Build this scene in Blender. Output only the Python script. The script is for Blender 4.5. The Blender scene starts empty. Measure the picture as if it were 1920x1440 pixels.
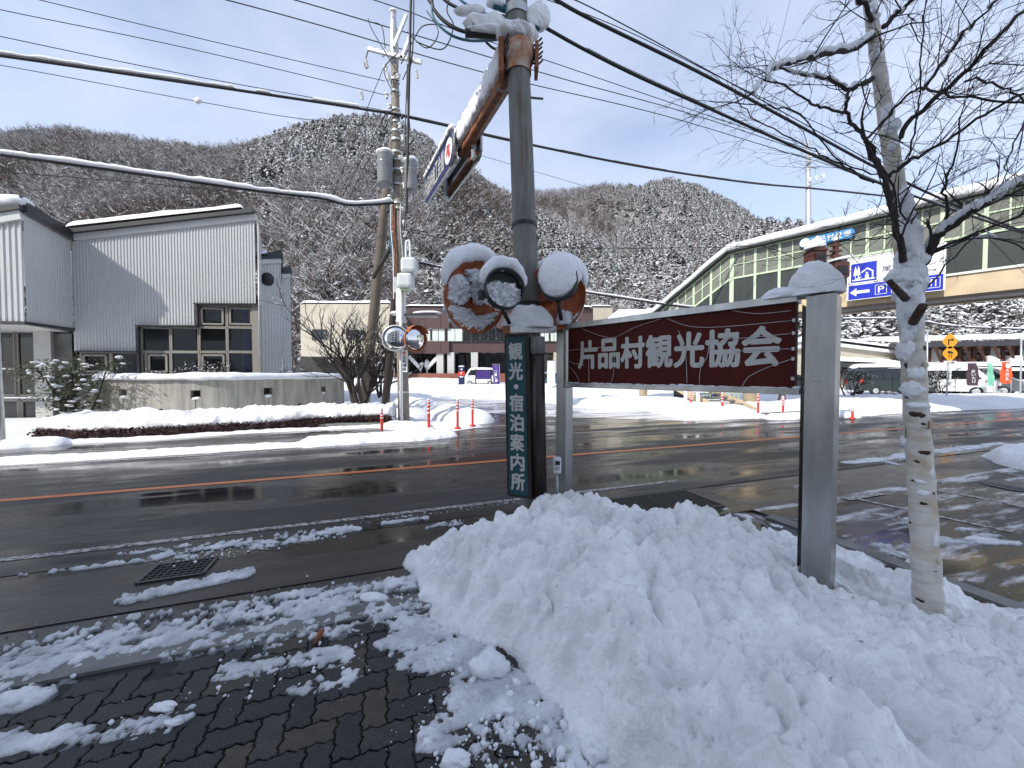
import bpy, math, random
import numpy as np
from mathutils import Vector, Matrix
random.seed(7); np.random.seed(7)
SC = bpy.context.scene; COL = SC.collection
R = math.radians
# ------------------------------------------------------------------ camera
CAMH = 1.65; PITCH = R(1.5); FPX = 693.0
cam_d = bpy.data.cameras.new('camera'); cam = bpy.data.objects.new('camera', cam_d); COL.objects.link(cam)
cam_d.sensor_width = 36; cam_d.lens = FPX/1920*36; cam_d.clip_start = .05; cam_d.clip_end = 4000
cam.location = (0, 0, CAMH); cam.rotation_euler = (math.pi/2-PITCH, 0, 0); SC.camera = cam
# ------------------------------------------------------------------ sun, sky, exposure
SUNDIR = Vector((.70, .71, -.82)).normalized()          # the way the light travels
sd = bpy.data.lights.new('sun', 'SUN'); sun = bpy.data.objects.new('sun', sd); COL.objects.link(sun)
sd.energy = 3.0; sd.angle = R(.5); sd.color = (1, .955, .88)
sun.rotation_euler = SUNDIR.to_track_quat('-Z', 'Y').to_euler()
wd = bpy.data.worlds.new('World'); SC.world = wd; wd.use_nodes = True
nt = wd.node_tree; nt.nodes.clear()
def nd(nt, t, **k):
    n = nt.nodes.new(t)
    for a, b in k.items(): setattr(n, a, b)
    return n
out = nd(nt, 'ShaderNodeOutputWorld'); bg = nd(nt, 'ShaderNodeBackground'); bg.inputs['Strength'].default_value = .15
sky = nd(nt, 'ShaderNodeTexSky', sky_type='NISHITA'); sky.sun_disc = False
sky.sun_elevation = math.asin(-SUNDIR.z); sky.sun_rotation = math.atan2(-SUNDIR.x, -SUNDIR.y)
sky.air_density = 1.2; sky.dust_density = 1.5; sky.ozone_density = 1.5; sky.altitude = 800
tc = nd(nt, 'ShaderNodeTexCoord'); mp = nd(nt, 'ShaderNodeMapping'); mp.inputs['Scale'].default_value = (1.3, 1.3, 3.2); mp.inputs['Location'].default_value = (1.3, .4, .2)
n1 = nd(nt, 'ShaderNodeTexNoise'); n1.inputs['Scale'].default_value = 1.5; n1.inputs['Detail'].default_value = 7; n1.inputs['Roughness'].default_value = .52; n1.inputs['Distortion'].default_value = .3
cr = nd(nt, 'ShaderNodeMapRange'); cr.inputs[1].default_value = .34; cr.inputs[2].default_value = .68; cr.inputs[3].default_value = .37; cr.inputs[4].default_value = .86
mx = nd(nt, 'ShaderNodeMix', data_type='RGBA'); mx.inputs[7].default_value = (3.55, 3.9, 4.85, 1)
L = nt.links.new
L(tc.outputs['Generated'], mp.inputs[0]); L(mp.outputs[0], n1.inputs[0]); L(n1.outputs[0], cr.inputs[0]); L(cr.outputs[0], mx.inputs[0])
L(sky.outputs[0], mx.inputs[6]); L(mx.outputs[2], bg.inputs[0]); L(bg.outputs[0], out.inputs[0])
SC.view_settings.view_transform = 'Standard'; SC.view_settings.look = 'None'; SC.view_settings.gamma = 1
SC.view_settings.use_curve_mapping = False; SC.view_settings.exposure = .62
SC.render.engine = 'CYCLES'; SC.cycles.use_denoising = True; SC.cycles.max_bounces = 6; SC.cycles.transparent_max_bounces = 12
SC.cycles.diffuse_bounces = 3; SC.cycles.glossy_bounces = 3; SC.cycles.caustics_reflective = False; SC.cycles.caustics_refractive = False
# ------------------------------------------------------------------ measuring helpers (photo pixels at 1920x1440 -> places)
SP, CP = math.sin(PITCH), math.cos(PITCH)
def ray(u, v):
    x = (u-960)/FPX; y = -(v-720)/FPX
    return Vector((x, y*SP+CP, y*CP-SP))
def P(u, v, Y):
    r = ray(u, v); k = Y/r.y
    return Vector((r.x*k, Y, CAMH+r.z*k))
def G(u, v, z=0.0):
    r = ray(u, v); k = (z-CAMH)/r.z
    return Vector((r.x*k, r.y*k, z))
TD = Vector((.945, .327, 0)); SD = Vector((-.327, .945, 0))   # along the road, across the road
def W(t, s, z=0.0): return Vector((t*TD.x+s*SD.x, t*TD.y+s*SD.y, z))
def Ys(u, s): return s/(.945-.327*(u-960)/FPX)
# ------------------------------------------------------------------ numpy noise
_P = np.random.RandomState(3).rand(256, 256)
def vnoise(x, y):
    xi = np.floor(x).astype(int); yi = np.floor(y).astype(int); fx = x-xi; fy = y-yi
    fx = fx*fx*fx*(fx*(fx*6-15)+10); fy = fy*fy*fy*(fy*(fy*6-15)+10)
    a = _P[xi & 255, yi & 255]; b = _P[(xi+1) & 255, yi & 255]; c = _P[xi & 255, (yi+1) & 255]; d = _P[(xi+1) & 255, (yi+1) & 255]
    return (a*(1-fx)+b*fx)*(1-fy)+(c*(1-fx)+d*fx)*fy
def fbm(x, y, o=5, g=.5):
    r = 0; a = 1; t = 0; x = np.asarray(x, float); y = np.asarray(y, float)
    for i in range(o):
        r = r+a*vnoise(x*2**i+17.3*i, y*2**i+9.1*i); t += a; a *= g
    return r/t
def billow(x, y, o=4, g=.5):
    r = 0; a = 1; t = 0
    for i in range(o):
        r = r+a*np.abs(vnoise(x*2**i+7.3*i, y*2**i+3.1*i)*2-1); t += a; a *= g
    return r/t
def sstep(a, b, x):
    t = np.clip((x-a)/(b-a), 0, 1); return t*t*(3-2*t)
# ------------------------------------------------------------------ materials
def mat(name, col, rough=.6, metal=0., var=.0, vs=3., bump=0., bs=40., col2=None, spec=.5, streak=None, coord='Object', emis=None, trans=0.):
    m = bpy.data.materials.new(name); m.use_nodes = True; t = m.node_tree; b = t.nodes['Principled BSDF']
    b.inputs['Roughness'].default_value = rough; b.inputs['Metallic'].default_value = metal; b.inputs['Base Color'].default_value = (*col, 1)
    b.inputs['Specular IOR Level'].default_value = spec
    c = nd(t, 'ShaderNodeTexCoord'); src = c.outputs[coord]
    if streak:
        mp = nd(t, 'ShaderNodeMapping'); mp.inputs['Scale'].default_value = streak; t.links.new(src, mp.inputs[0]); src = mp.outputs[0]
    if var or col2:
        n = nd(t, 'ShaderNodeTexNoise'); n.inputs['Scale'].default_value = vs; n.inputs['Detail'].default_value = 6; n.inputs['Roughness'].default_value = .6
        t.links.new(src, n.inputs[0])
        mr = nd(t, 'ShaderNodeMapRange'); mr.inputs[1].default_value = .36; mr.inputs[2].default_value = .64; t.links.new(n.outputs[0], mr.inputs[0])
        x = nd(t, 'ShaderNodeMix', data_type='RGBA'); c2 = col2 if col2 else tuple(max(0, q*(1-var)) for q in col)
        x.inputs[6].default_value = (*col, 1); x.inputs[7].default_value = (*c2, 1)
        t.links.new(mr.outputs[0], x.inputs[0]); t.links.new(x.outputs[2], b.inputs['Base Color'])
    if bump:
        n = nd(t, 'ShaderNodeTexNoise'); n.inputs['Scale'].default_value = bs; n.inputs['Detail'].default_value = 4
        t.links.new(src, n.inputs[0])
        bp = nd(t, 'ShaderNodeBump'); bp.inputs['Strength'].default_value = bump; bp.inputs['Distance'].default_value = .02
        t.links.new(n.outputs[0], bp.inputs['Height']); t.links.new(bp.outputs[0], b.inputs['Normal'])
    if emis: b.inputs['Emission Color'].default_value = (*emis, 1); b.inputs['Emission Strength'].default_value = 1
    return m
M = {}
M['snow'] = mat('snow', (.93, .93, .935), .6, col2=(.74, .74, .745), vs=2.3, bump=.6, bs=38, spec=.25)
M['snow_far'] = mat('snow_far', (.80, .81, .83), .6, var=.08, vs=1.5, bump=.6, bs=5, spec=.2)
M['snow_cap'] = mat('snow_cap', (.84, .85, .88), .6, bump=.5, bs=45, spec=.2)
M['slush'] = mat('slush', (.80, .81, .84), .38, bump=.6, bs=70, col2=(.46, .48, .51), vs=5, spec=.5)
def thin_wet():       # thin wet snow lets the ground through, thick snow is white
    m = M['slush']; t = m.node_tree; b = t.nodes['Principled BSDF']; src = b.inputs['Base Color'].links[0].from_socket
    g = nd(t, 'ShaderNodeNewGeometry'); s = nd(t, 'ShaderNodeSeparateXYZ'); t.links.new(g.outputs['Position'], s.inputs[0]); r = nd(t, 'ShaderNodeMapRange'); r.inputs[1].default_value = -.004; r.inputs[2].default_value = .010
    t.links.new(s.outputs[2], r.inputs[0]); x = nd(t, 'ShaderNodeMix', data_type='RGBA'); x.inputs[6].default_value = (.17, .18, .19, 1); t.links.new(r.outputs[0], x.inputs[0]); t.links.new(src, x.inputs[7]); t.links.new(x.outputs[2], b.inputs['Base Color'])
thin_wet()
M['concrete'] = mat('concrete', (.22, .22, .21), .75, var=.4, vs=2.5, bump=.25, bs=50)
M['pole_grey'] = mat('pole_grey', (.20, .20, .185), .7, var=.42, vs=3, streak=(5, 5, .5), bump=.25, bs=60)
M['pole_old'] = mat('pole_old', (.33, .29, .24), .8, var=.5, vs=6, streak=(4, 4, 1), bump=.4, bs=50)
M['wood_pole'] = mat('wood_pole', (.17, .14, .11), .8, var=.45, vs=5, streak=(6, 6, .4), bump=.4, bs=60)
M['wood_dark'] = mat('wood_dark', (.055, .04, .032), .8, var=.45, vs=5, streak=(6, 6, .4), bump=.4, bs=60)
M['steel'] = mat('steel', (.47, .47, .46), .32, .9, var=.3, vs=3, streak=(2, 2, .5), bump=.06, bs=140)
M['galv'] = mat('galv', (.55, .57, .58), .45, .5, var=.25, vs=6)
M['white_paint'] = mat('white_paint', (.78, .79, .78), .4, var=.12, vs=5)
M['rust'] = mat('rust', (.33, .11, .035), .75, vs=9, col2=(.12, .05, .03), bump=.4, bs=60)
M['rust_pale'] = mat('rust_pale', (.46, .42, .37), .7, vs=7, col2=(.36, .12, .04), bump=.3, bs=50)
M['orange'] = mat('orange', (.50, .13, .03), .5, vs=7, col2=(.20, .05, .02), bump=.1, bs=30)
M['black'] = mat('black', (.012, .012, .013), .5)
M['darkgreen'] = mat('darkgreen', (.03, .036, .034), .45, var=.3, vs=4)
M['cable'] = mat('cable', (.012, .012, .014), .55)
M['cable_teal'] = mat('cable_teal', (.02, .12, .17), .5)
M['maroon'] = mat('maroon', (.078, .011, .008), .6, var=.2, vs=1.5, spec=.15)
M['letter'] = mat('letter', (.50, .49, .46), .5, var=.12, vs=6)
M['white'] = mat('white', (.78, .78, .78), .45)
M['teal'] = mat('teal', (.006, .062, .075), .5, var=.15, vs=3)
M['brownmetal'] = mat('brownmetal', (.035, .022, .02), .38, .2, var=.3, vs=5, streak=(3, 3, .5))
M['red'] = mat('red', (.62, .045, .03), .4, var=.15, vs=9)
M['blue'] = mat('blue', (.004, .02, .42), .35)
M['navy'] = mat('navy', (.008, .012, .085), .6, var=.15, vs=4)
M['cyan'] = mat('cyan', (.02, .22, .50), .4, var=.12, vs=4)
M['yellow'] = mat('yellow', (.85, .36, .01), .4)
M['cladding'] = mat('cladding', (.56, .57, .57), .42, .1, var=.07, vs=.5, bump=.03, bs=8)
M['clad_band'] = mat('clad_band', (.62, .63, .62), .45, var=.05, vs=1)
M['roof_dark'] = mat('roof_dark', (.045, .045, .05), .5, var=.2, vs=2)
M['frame_tan'] = mat('frame_tan', (.27, .25, .22), .5, var=.1, vs=5)
M['white_wall'] = mat('white_wall', (.80, .80, .78), .7)
M['brown_clad'] = mat('brown_clad', (.085, .048, .046), .5, var=.12, vs=.8)
M['cream'] = mat('cream', (.50, .45, .36), .7, var=.15, vs=1.2, bump=.1, bs=8)
M['beige'] = mat('beige', (.60, .47, .30), .55, var=.18, vs=1.5)
M['palegreen'] = mat('palegreen', (.52, .62, .43), .5, var=.1, vs=3)
M['darkpanel'] = mat('darkpanel', (.028, .036, .036), .6, var=.3, vs=2, streak=(1, 1, .3))
M['bark'] = mat('bark', (.045, .034, .03), .85, var=.5, vs=14, bump=.4, bs=50)
M['leaf'] = mat('leaf', (.035, .06, .022), .5, vs=6, col2=(.08, .085, .03))
M['hedge'] = mat('hedge', (.055, .014, .012), .8, vs=16, col2=(.02, .012, .010), bump=.6, bs=30)
M['brick'] = mat('brick', (.26, .09, .06), .7, var=.3, vs=6)
M['tile_white'] = mat('tile_white', (.52, .52, .50), .55, var=.1, vs=3)
M['woodbrown'] = mat('woodbrown', (.10, .034, .02), .55, var=.3, vs=4)
M['rubber'] = mat('rubber', (.015, .015, .016), .7)
M['flag_purple'] = mat('flag_purple', (.10, .055, .27), .7, var=.1, vs=5)
M['flag_dark'] = mat('flag_dark', (.06, .035, .045), .7)
M['flag_green'] = mat('flag_green', (.20, .50, .36), .7, var=.1, vs=5)
M['flag_orange'] = mat('flag_orange', (.80, .10, .02), .7)
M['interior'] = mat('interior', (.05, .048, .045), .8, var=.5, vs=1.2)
M['curtain'] = mat('curtain', (.60, .64, .60), .6, var=.1, vs=3)
def carpaint(n, c): 
    m = mat(n, c, .3, .0); m.node_tree.nodes['Principled BSDF'].inputs['Coat Weight'].default_value = .6; return m
M['car_green'] = carpaint('car_green', (.008, .018, .014)); M['car_white'] = carpaint('car_white', (.70, .70, .68))
M['car_grey'] = carpaint('car_grey', (.10, .11, .12)); M['car_dark'] = carpaint('car_dark', (.015, .015, .017)); M['car_blue'] = carpaint('car_blue', (.03, .09, .22))
def glassmat(name, tint, refl=.08, tr=.6):
    m = bpy.data.materials.new(name); m.use_nodes = True; t = m.node_tree; t.nodes.clear()
    o = nd(t, 'ShaderNodeOutputMaterial'); g = nd(t, 'ShaderNodeBsdfGlossy'); g.inputs['Roughness'].default_value = .03; g.inputs[0].default_value = (.9, .95, 1, 1)
    a = nd(t, 'ShaderNodeBsdfTransparent'); a.inputs[0].default_value = (*tint, 1); d = nd(t, 'ShaderNodeBsdfDiffuse'); d.inputs[0].default_value = (.02, .022, .024, 1)
    m1 = nd(t, 'ShaderNodeMixShader'); m1.inputs[0].default_value = tr; t.links.new(d.outputs[0], m1.inputs[1]); t.links.new(a.outputs[0], m1.inputs[2])
    f = nd(t, 'ShaderNodeFresnel'); f.inputs[0].default_value = 1.5; ad = nd(t, 'ShaderNodeMath', operation='ADD'); ad.inputs[1].default_value = refl
    t.links.new(f.outputs[0], ad.inputs[0]); ms = nd(t, 'ShaderNodeMixShader'); t.links.new(ad.outputs[0], ms.inputs[0])
    t.links.new(m1.outputs[0], ms.inputs[1]); t.links.new(g.outputs[0], ms.inputs[2]); t.links.new(ms.outputs[0], o.inputs[0])
    return m
M['glass'] = glassmat('glass', (.7, .75, .75), .03, .7)
M['glass_frost'] = mat('glass_frost', (.20, .21, .175), .3, var=.35, vs=.7)
M['carglass'] = mat('carglass', (.012, .014, .016), .08, spec=.7)
M['mirror'] = mat('mirror', (.75, .76, .76), .04, 1.)
M['lampglass'] = mat('lampglass', (.62, .66, .66), .2, spec=.8)
# birch bark: white with dark horizontal lenticels and a few brown patches
def birchmat():
    m = mat('birch_bark', (.50, .46, .40), .6); t = m.node_tree; b = t.nodes['Principled BSDF']
    c = nd(t, 'ShaderNodeTexCoord')
    mp = nd(t, 'ShaderNodeMapping'); mp.inputs['Scale'].default_value = (6, 6, 17); n = nd(t, 'ShaderNodeTexNoise'); n.inputs['Scale'].default_value = 1.6; n.inputs['Detail'].default_value = 5
    t.links.new(c.outputs['Object'], mp.inputs[0]); t.links.new(mp.outputs[0], n.inputs[0])
    r = nd(t, 'ShaderNodeValToRGB'); e = r.color_ramp.elements; e[0].position = .25; e[0].color = (.05, .035, .03, 1); e[1].position = .31; e[1].color = (.48, .45, .40, 1)
    q = r.color_ramp.elements.new(.55); q.color = (.62, .59, .53, 1); q = r.color_ramp.elements.new(.8); q.color = (.66, .62, .55, 1)
    t.links.new(n.outputs[0], r.inputs[0])
    n2 = nd(t, 'ShaderNodeTexNoise'); n2.inputs['Scale'].default_value = 5; n2.inputs['Detail'].default_value = 4; t.links.new(c.outputs['Object'], n2.inputs[0])
    mr = nd(t, 'ShaderNodeMapRange'); mr.inputs[1].default_value = .52; mr.inputs[2].default_value = .68; t.links.new(n2.outputs[0], mr.inputs[0])
    x = nd(t, 'ShaderNodeMix', data_type='RGBA'); x.inputs[7].default_value = (.47, .34, .22, 1); t.links.new(mr.outputs[0], x.inputs[0]); t.links.new(r.outputs[0], x.inputs[6])
    t.links.new(x.outputs[2], b.inputs['Base Color'])
    bp = nd(t, 'ShaderNodeBump'); bp.inputs['Strength'].default_value = .5; bp.inputs['Distance'].default_value = .012; t.links.new(n.outputs[0], bp.inputs['Height']); t.links.new(bp.outputs[0], b.inputs['Normal'])
    return m
M['birch'] = birchmat()
# wet asphalt: dark, patches of standing water drawn out along the road
def wetmat(name, col, col2, snowy=0., rlo=.06, rhi=.42, scale=.7, wl=.42, wh=.58):
    m = mat(name, col, .4); t = m.node_tree; b = t.nodes['Principled BSDF']; b.inputs['Specular IOR Level'].default_value = .42
    c = nd(t, 'ShaderNodeTexCoord'); mp = nd(t, 'ShaderNodeMapping'); mp.vector_type = 'TEXTURE'; mp.inputs['Rotation'].default_value = (0, 0, math.atan2(.327, .945)); mp.inputs['Scale'].default_value = (3.2, .62, 1)
    t.links.new(c.outputs['Object'], mp.inputs[0])
    n = nd(t, 'ShaderNodeTexNoise'); n.inputs['Scale'].default_value = scale; n.inputs['Detail'].default_value = 7; n.inputs['Roughness'].default_value = .6; t.links.new(mp.outputs[0], n.inputs[0])
    mr = nd(t, 'ShaderNodeMapRange'); mr.inputs[1].default_value = wl; mr.inputs[2].default_value = wh; mr.inputs[3].default_value = rhi; mr.inputs[4].default_value = rlo; t.links.new(n.outputs[0], mr.inputs[0])
    t.links.new(mr.outputs[0], b.inputs['Roughness'])
    n2 = nd(t, 'ShaderNodeTexNoise'); n2.inputs['Scale'].default_value = scale*1.7; n2.inputs['Detail'].default_value = 8; n2.inputs['Roughness'].default_value = .65; t.links.new(mp.outputs[0], n2.inputs[0])
    m2 = nd(t, 'ShaderNodeMapRange'); m2.inputs[1].default_value = .38; m2.inputs[2].default_value = .62; t.links.new(n2.outputs[0], m2.inputs[0])
    x = nd(t, 'ShaderNodeMix', data_type='RGBA'); x.inputs[6].default_value = (*col, 1); x.inputs[7].default_value = (*col2, 1); t.links.new(m2.outputs[0], x.inputs[0])
    last = x.outputs[2]
    if snowy:
        n3 = nd(t, 'ShaderNodeTexNoise'); n3.inputs['Scale'].default_value = scale*2.2; n3.inputs['Detail'].default_value = 9; n3.inputs['Roughness'].default_value = .66; t.links.new(mp.outputs[0], n3.inputs[0])
        m3 = nd(t, 'ShaderNodeMapRange'); m3.inputs[1].default_value = 1-snowy; m3.inputs[2].default_value = 1-snowy+.12; t.links.new(n3.outputs[0], m3.inputs[0])
        y = nd(t, 'ShaderNodeMix', data_type='RGBA'); y.inputs[7].default_value = (.62, .63, .66, 1); t.links.new(m3.outputs[0], y.inputs[0]); t.links.new(last, y.inputs[6]); last = y.outputs[2]
    t.links.new(last, b.inputs['Base Color'])
    g = nd(t, 'ShaderNodeTexNoise'); g.inputs['Scale'].default_value = 110; g.inputs['Detail'].default_value = 2; t.links.new(c.outputs['Object'], g.inputs[0])
    st = nd(t, 'ShaderNodeMapRange'); st.inputs[1].default_value = wl; st.inputs[2].default_value = wh; st.inputs[3].default_value = .35; st.inputs[4].default_value = .03; t.links.new(n.outputs[0], st.inputs[0])
    bp = nd(t, 'ShaderNodeBump'); bp.inputs['Distance'].default_value = .006; t.links.new(st.outputs[0], bp.inputs['Strength']); t.links.new(g.outputs[0], bp.inputs['Height']); t.links.new(bp.outputs[0], b.inputs['Normal'])
    return m
M['road'] = wetmat('road', (.013, .013, .014), (.024, .023, .022), rlo=.05, rhi=.5)
M['gutter'] = wetmat('gutter', (.022, .019, .015), (.050, .042, .032), scale=1.0, rlo=.05, rhi=.4)
M['apron'] = wetmat('apron', (.035, .033, .032), (.06, .056, .05), snowy=.42)
M['packed'] = wetmat('packed', (.07, .07, .072), (.13, .13, .13), snowy=.60, scale=.5)
M['parking'] = wetmat('parking', (.016, .017, .018), (.03, .03, .03), snowy=.49, scale=1.1)
def linemat(name, col, wear):
    m = mat(name, col, .35, vs=22, col2=(.05, .05, .05)); mr = [n for n in m.node_tree.nodes if n.type == 'MAP_RANGE'][0]
    mr.inputs[1].default_value = wear; mr.inputs[2].default_value = wear+.12; return m
M['line_orange'] = linemat('line_orange', (.66, .18, .04), .60)
M['line_white'] = linemat('line_white', (.46, .46, .45), .44)
# pavers: a tone of its own per brick
def pavermat():
    m = mat('paver', (.06, .06, .06), .42, bump=.5, bs=120); t = m.node_tree; b = t.nodes['Principled BSDF']
    o = nd(t, 'ShaderNodeObjectInfo'); r = nd(t, 'ShaderNodeValToRGB'); e = r.color_ramp.elements
    e[0].color = (.014, .015, .016, 1); e[1].color = (.055, .044, .030, 1); q = e.new(.55); q.color = (.024, .024, .025, 1); q = e.new(.8); q.color = (.042, .038, .031, 1)
    t.links.new(o.outputs['Random'], r.inputs[0])
    c = nd(t, 'ShaderNodeTexCoord'); n = nd(t, 'ShaderNodeTexNoise'); n.inputs['Scale'].default_value = 14; n.inputs['Detail'].default_value = 6; t.links.new(c.outputs['Object'], n.inputs[0])
    mr = nd(t, 'ShaderNodeMapRange'); mr.inputs[1].default_value = .3; mr.inputs[2].default_value = .7; mr.inputs[3].default_value = .6; mr.inputs[4].default_value = 1.35; t.links.new(n.outputs[0], mr.inputs[0])
    v = nd(t, 'ShaderNodeVectorMath', operation='SCALE'); t.links.new(r.outputs[0], v.inputs[0]); t.links.new(mr.outputs[0], v.inputs['Scale']); t.links.new(v.outputs[0], b.inputs['Base Color'])
    return m
M['paver'] = pavermat()
def hillmat():
    m = mat('hill_floor', (.34, .33, .335), .85, vs=.4, col2=(.085, .068, .06)); return m
M['hill_floor'] = hillmat()
# ------------------------------------------------------------------ object helpers
def wloc(o):
    v = Vector((0, 0, 0))
    while o: v += o.location; o = o.parent
    return v
def tag(o, label=None, cat=None, group=None, kind=None):
    if label: o['label'] = label
    if cat: o['category'] = cat
    if group: o['group'] = group
    if kind: o['kind'] = kind
    return o
def thing(name, label, cat, loc=(0, 0, 0), group=None):
    o = bpy.data.objects.new(name, None); COL.objects.link(o); o.location = loc; o.empty_display_size = .1
    return tag(o, label, cat, group)
def link(name, me, m, parent=None, smooth=False):
    o = bpy.data.objects.new(name, me); COL.objects.link(o)
    if m is not None and not me.materials: me.materials.append(M[m] if isinstance(m, str) else m)
    if smooth: me.polygons.foreach_set('use_smooth', [True]*len(me.polygons))
    if parent: o.parent = parent
    return o
def npmesh(name, V, F):
    me = bpy.data.meshes.new(name); V = np.asarray(V, np.float32); F = np.asarray(F, np.int32)
    k = F.shape[1]; me.vertices.add(len(V)); me.vertices.foreach_set('co', V.ravel())
    me.loops.add(F.size); me.loops.foreach_set('vertex_index', F.ravel())
    me.polygons.add(len(F)); me.polygons.foreach_set('loop_start', np.arange(0, F.size, k, dtype=np.int32))
    try: me.polygons.foreach_set('loop_total', np.full(len(F), k, np.int32))
    except Exception: pass
    me.update(calc_edges=True); me.validate(); return me
class MB:
    def __init__(s): s.v = []; s.f = []
    def add(s, vs, fs):
        k = len(s.v); s.v += [tuple(v) for v in vs]; s.f += [tuple(i+k for i in f) for f in fs]; return s
    def box(s, c, h, ax=None):
        c = Vector(c); ax = ax or (Vector((1, 0, 0)), Vector((0, 1, 0)), Vector((0, 0, 1)))
        vs = [c+ax[0]*(h[0]*i)+ax[1]*(h[1]*j)+ax[2]*(h[2]*k) for i in (-1, 1) for j in (-1, 1) for k in (-1, 1)]
        return s.add(vs, [(0, 1, 3, 2), (4, 6, 7, 5), (0, 4, 5, 1), (2, 3, 7, 6), (0, 2, 6, 4), (1, 5, 7, 3)])
    def beam(s, a, b, w, h, up=Vector((0, 0, 1))):
        a = Vector(a); b = Vector(b); d = (b-a); l = d.length; d = d/l
        sd_ = d.cross(up)
        if sd_.length < 1e-4: sd_ = d.cross(Vector((0, 1, 0)))
        sd_.normalize(); u2 = sd_.cross(d)
        return s.box((a+b)/2, (l/2, w/2, h/2), (d, sd_, u2))
    def tube(s, pts, rad, n=8, caps=True):
        pts = [Vector(p) for p in pts]; m = len(pts)
        if not hasattr(rad, '__len__'): rad = [rad]*m
        vs = []; prev = None
        for i, p in enumerate(pts):
            d = (pts[min(i+1, m-1)]-pts[max(i-1, 0)])
            if d.length < 1e-9: d = Vector((0, 0, 1))
            d.normalize()
            if prev is None: a = d.cross(Vector((0, 0, 1))); a = a if a.length > 1e-3 else d.cross(Vector((0, 1, 0)))
            else: a = prev-d*prev.dot(d); a = a if a.length > 1e-4 else d.cross(Vector((0, 1, .3)))
            a.normalize(); b = d.cross(a); prev = a
            vs += [p+(a*math.cos(2*math.pi*k/n)+b*math.sin(2*math.pi*k/n))*rad[i] for k in range(n)]
        fs = [(i*n+k, i*n+(k+1) % n, (i+1)*n+(k+1) % n, (i+1)*n+k) for i in range(m-1) for k in range(n)]
        if caps: fs += [tuple(range(n))[::-1], tuple((m-1)*n+k for k in range(n))]
        return s.add(vs, fs)
    def lathe(s, prof, o, ax, n=24, sx=1.):
        o = Vector(o); ax = Vector(ax).normalized(); a = ax.cross(Vector((0, 0, 1))); a = a if a.length > 1e-3 else Vector((1, 0, 0)); a.normalize(); b = ax.cross(a)
        vs = [o+ax*h+(a*math.cos(2*math.pi*k/n)*sx+b*math.sin(2*math.pi*k/n))*r for r, h in prof for k in range(n)]
        m = len(prof); return s.add(vs, [(i*n+k, i*n+(k+1) % n, (i+1)*n+(k+1) % n, (i+1)*n+k) for i in range(m-1) for k in range(n)])
    def prism(s, poly, nrm):       # poly: 3d points, extruded by vector nrm
        n = len(poly); vs = [Vector(p) for p in poly]+[Vector(p)+Vector(nrm) for p in poly]
        return s.add(vs, [tuple(range(n))[::-1], tuple(range(n, 2*n))]+[(i, (i+1) % n, n+(i+1) % n, n+i) for i in range(n)])
    def blob(s, c, r, seed=0, amp=.25, nu=20, nv=12, ax=None, freq=1.6, flat=None):
        c = Vector(c); ax = ax or (Vector((1, 0, 0)), Vector((0, 1, 0)), Vector((0, 0, 1))); vs = []
        for j in range(nv+1):
            th = math.pi*j/nv
            for i in range(nu):
                ph = 2*math.pi*i/nu; q = (math.sin(th)*math.cos(ph), math.sin(th)*math.sin(ph), math.cos(th))
                k = 1+amp*(float(fbm(np.array([q[0]*freq+seed*3.1+q[2]*.7+20]), np.array([q[1]*freq+q[2]*freq+seed+20]), 4)[0])-.5)*2
                z = q[2]*r[2]*k
                if flat is not None: z = max(z, -flat*r[2])
                vs.append(c+ax[0]*(q[0]*r[0]*k)+ax[1]*(q[1]*r[1]*k)+ax[2]*z)
        return s.add(vs, [(j*nu+i, (j+1)*nu+i, (j+1)*nu+(i+1) % nu, j*nu+(i+1) % nu) for j in range(nv) for i in range(nu)])
    def build(s, name, m, parent=None, smooth=False, bevel=0):
        o = wloc(parent) if parent else Vector((0, 0, 0))
        me = bpy.data.meshes.new(name); me.from_pydata([(x-o.x, y-o.y, z-o.z) for x, y, z in s.v], [], s.f); me.update()
        ob = link(name, me, m, parent, smooth)
        if bevel:
            md = ob.modifiers.new('bevel', 'BEVEL'); md.width = bevel; md.segments = 2; md.limit_method = 'ANGLE'
        return ob
def clone(o, loc=None, label=None, parent=None, rz=None):
    c = o.copy(); COL.objects.link(c); c.parent = parent
    if loc is not None: c.location = loc
    if rz is not None: c.rotation_euler = (0, 0, rz)
    if label: c['label'] = label
    for ch in list(o.children): clone(ch, parent=c)
    return c
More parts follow.
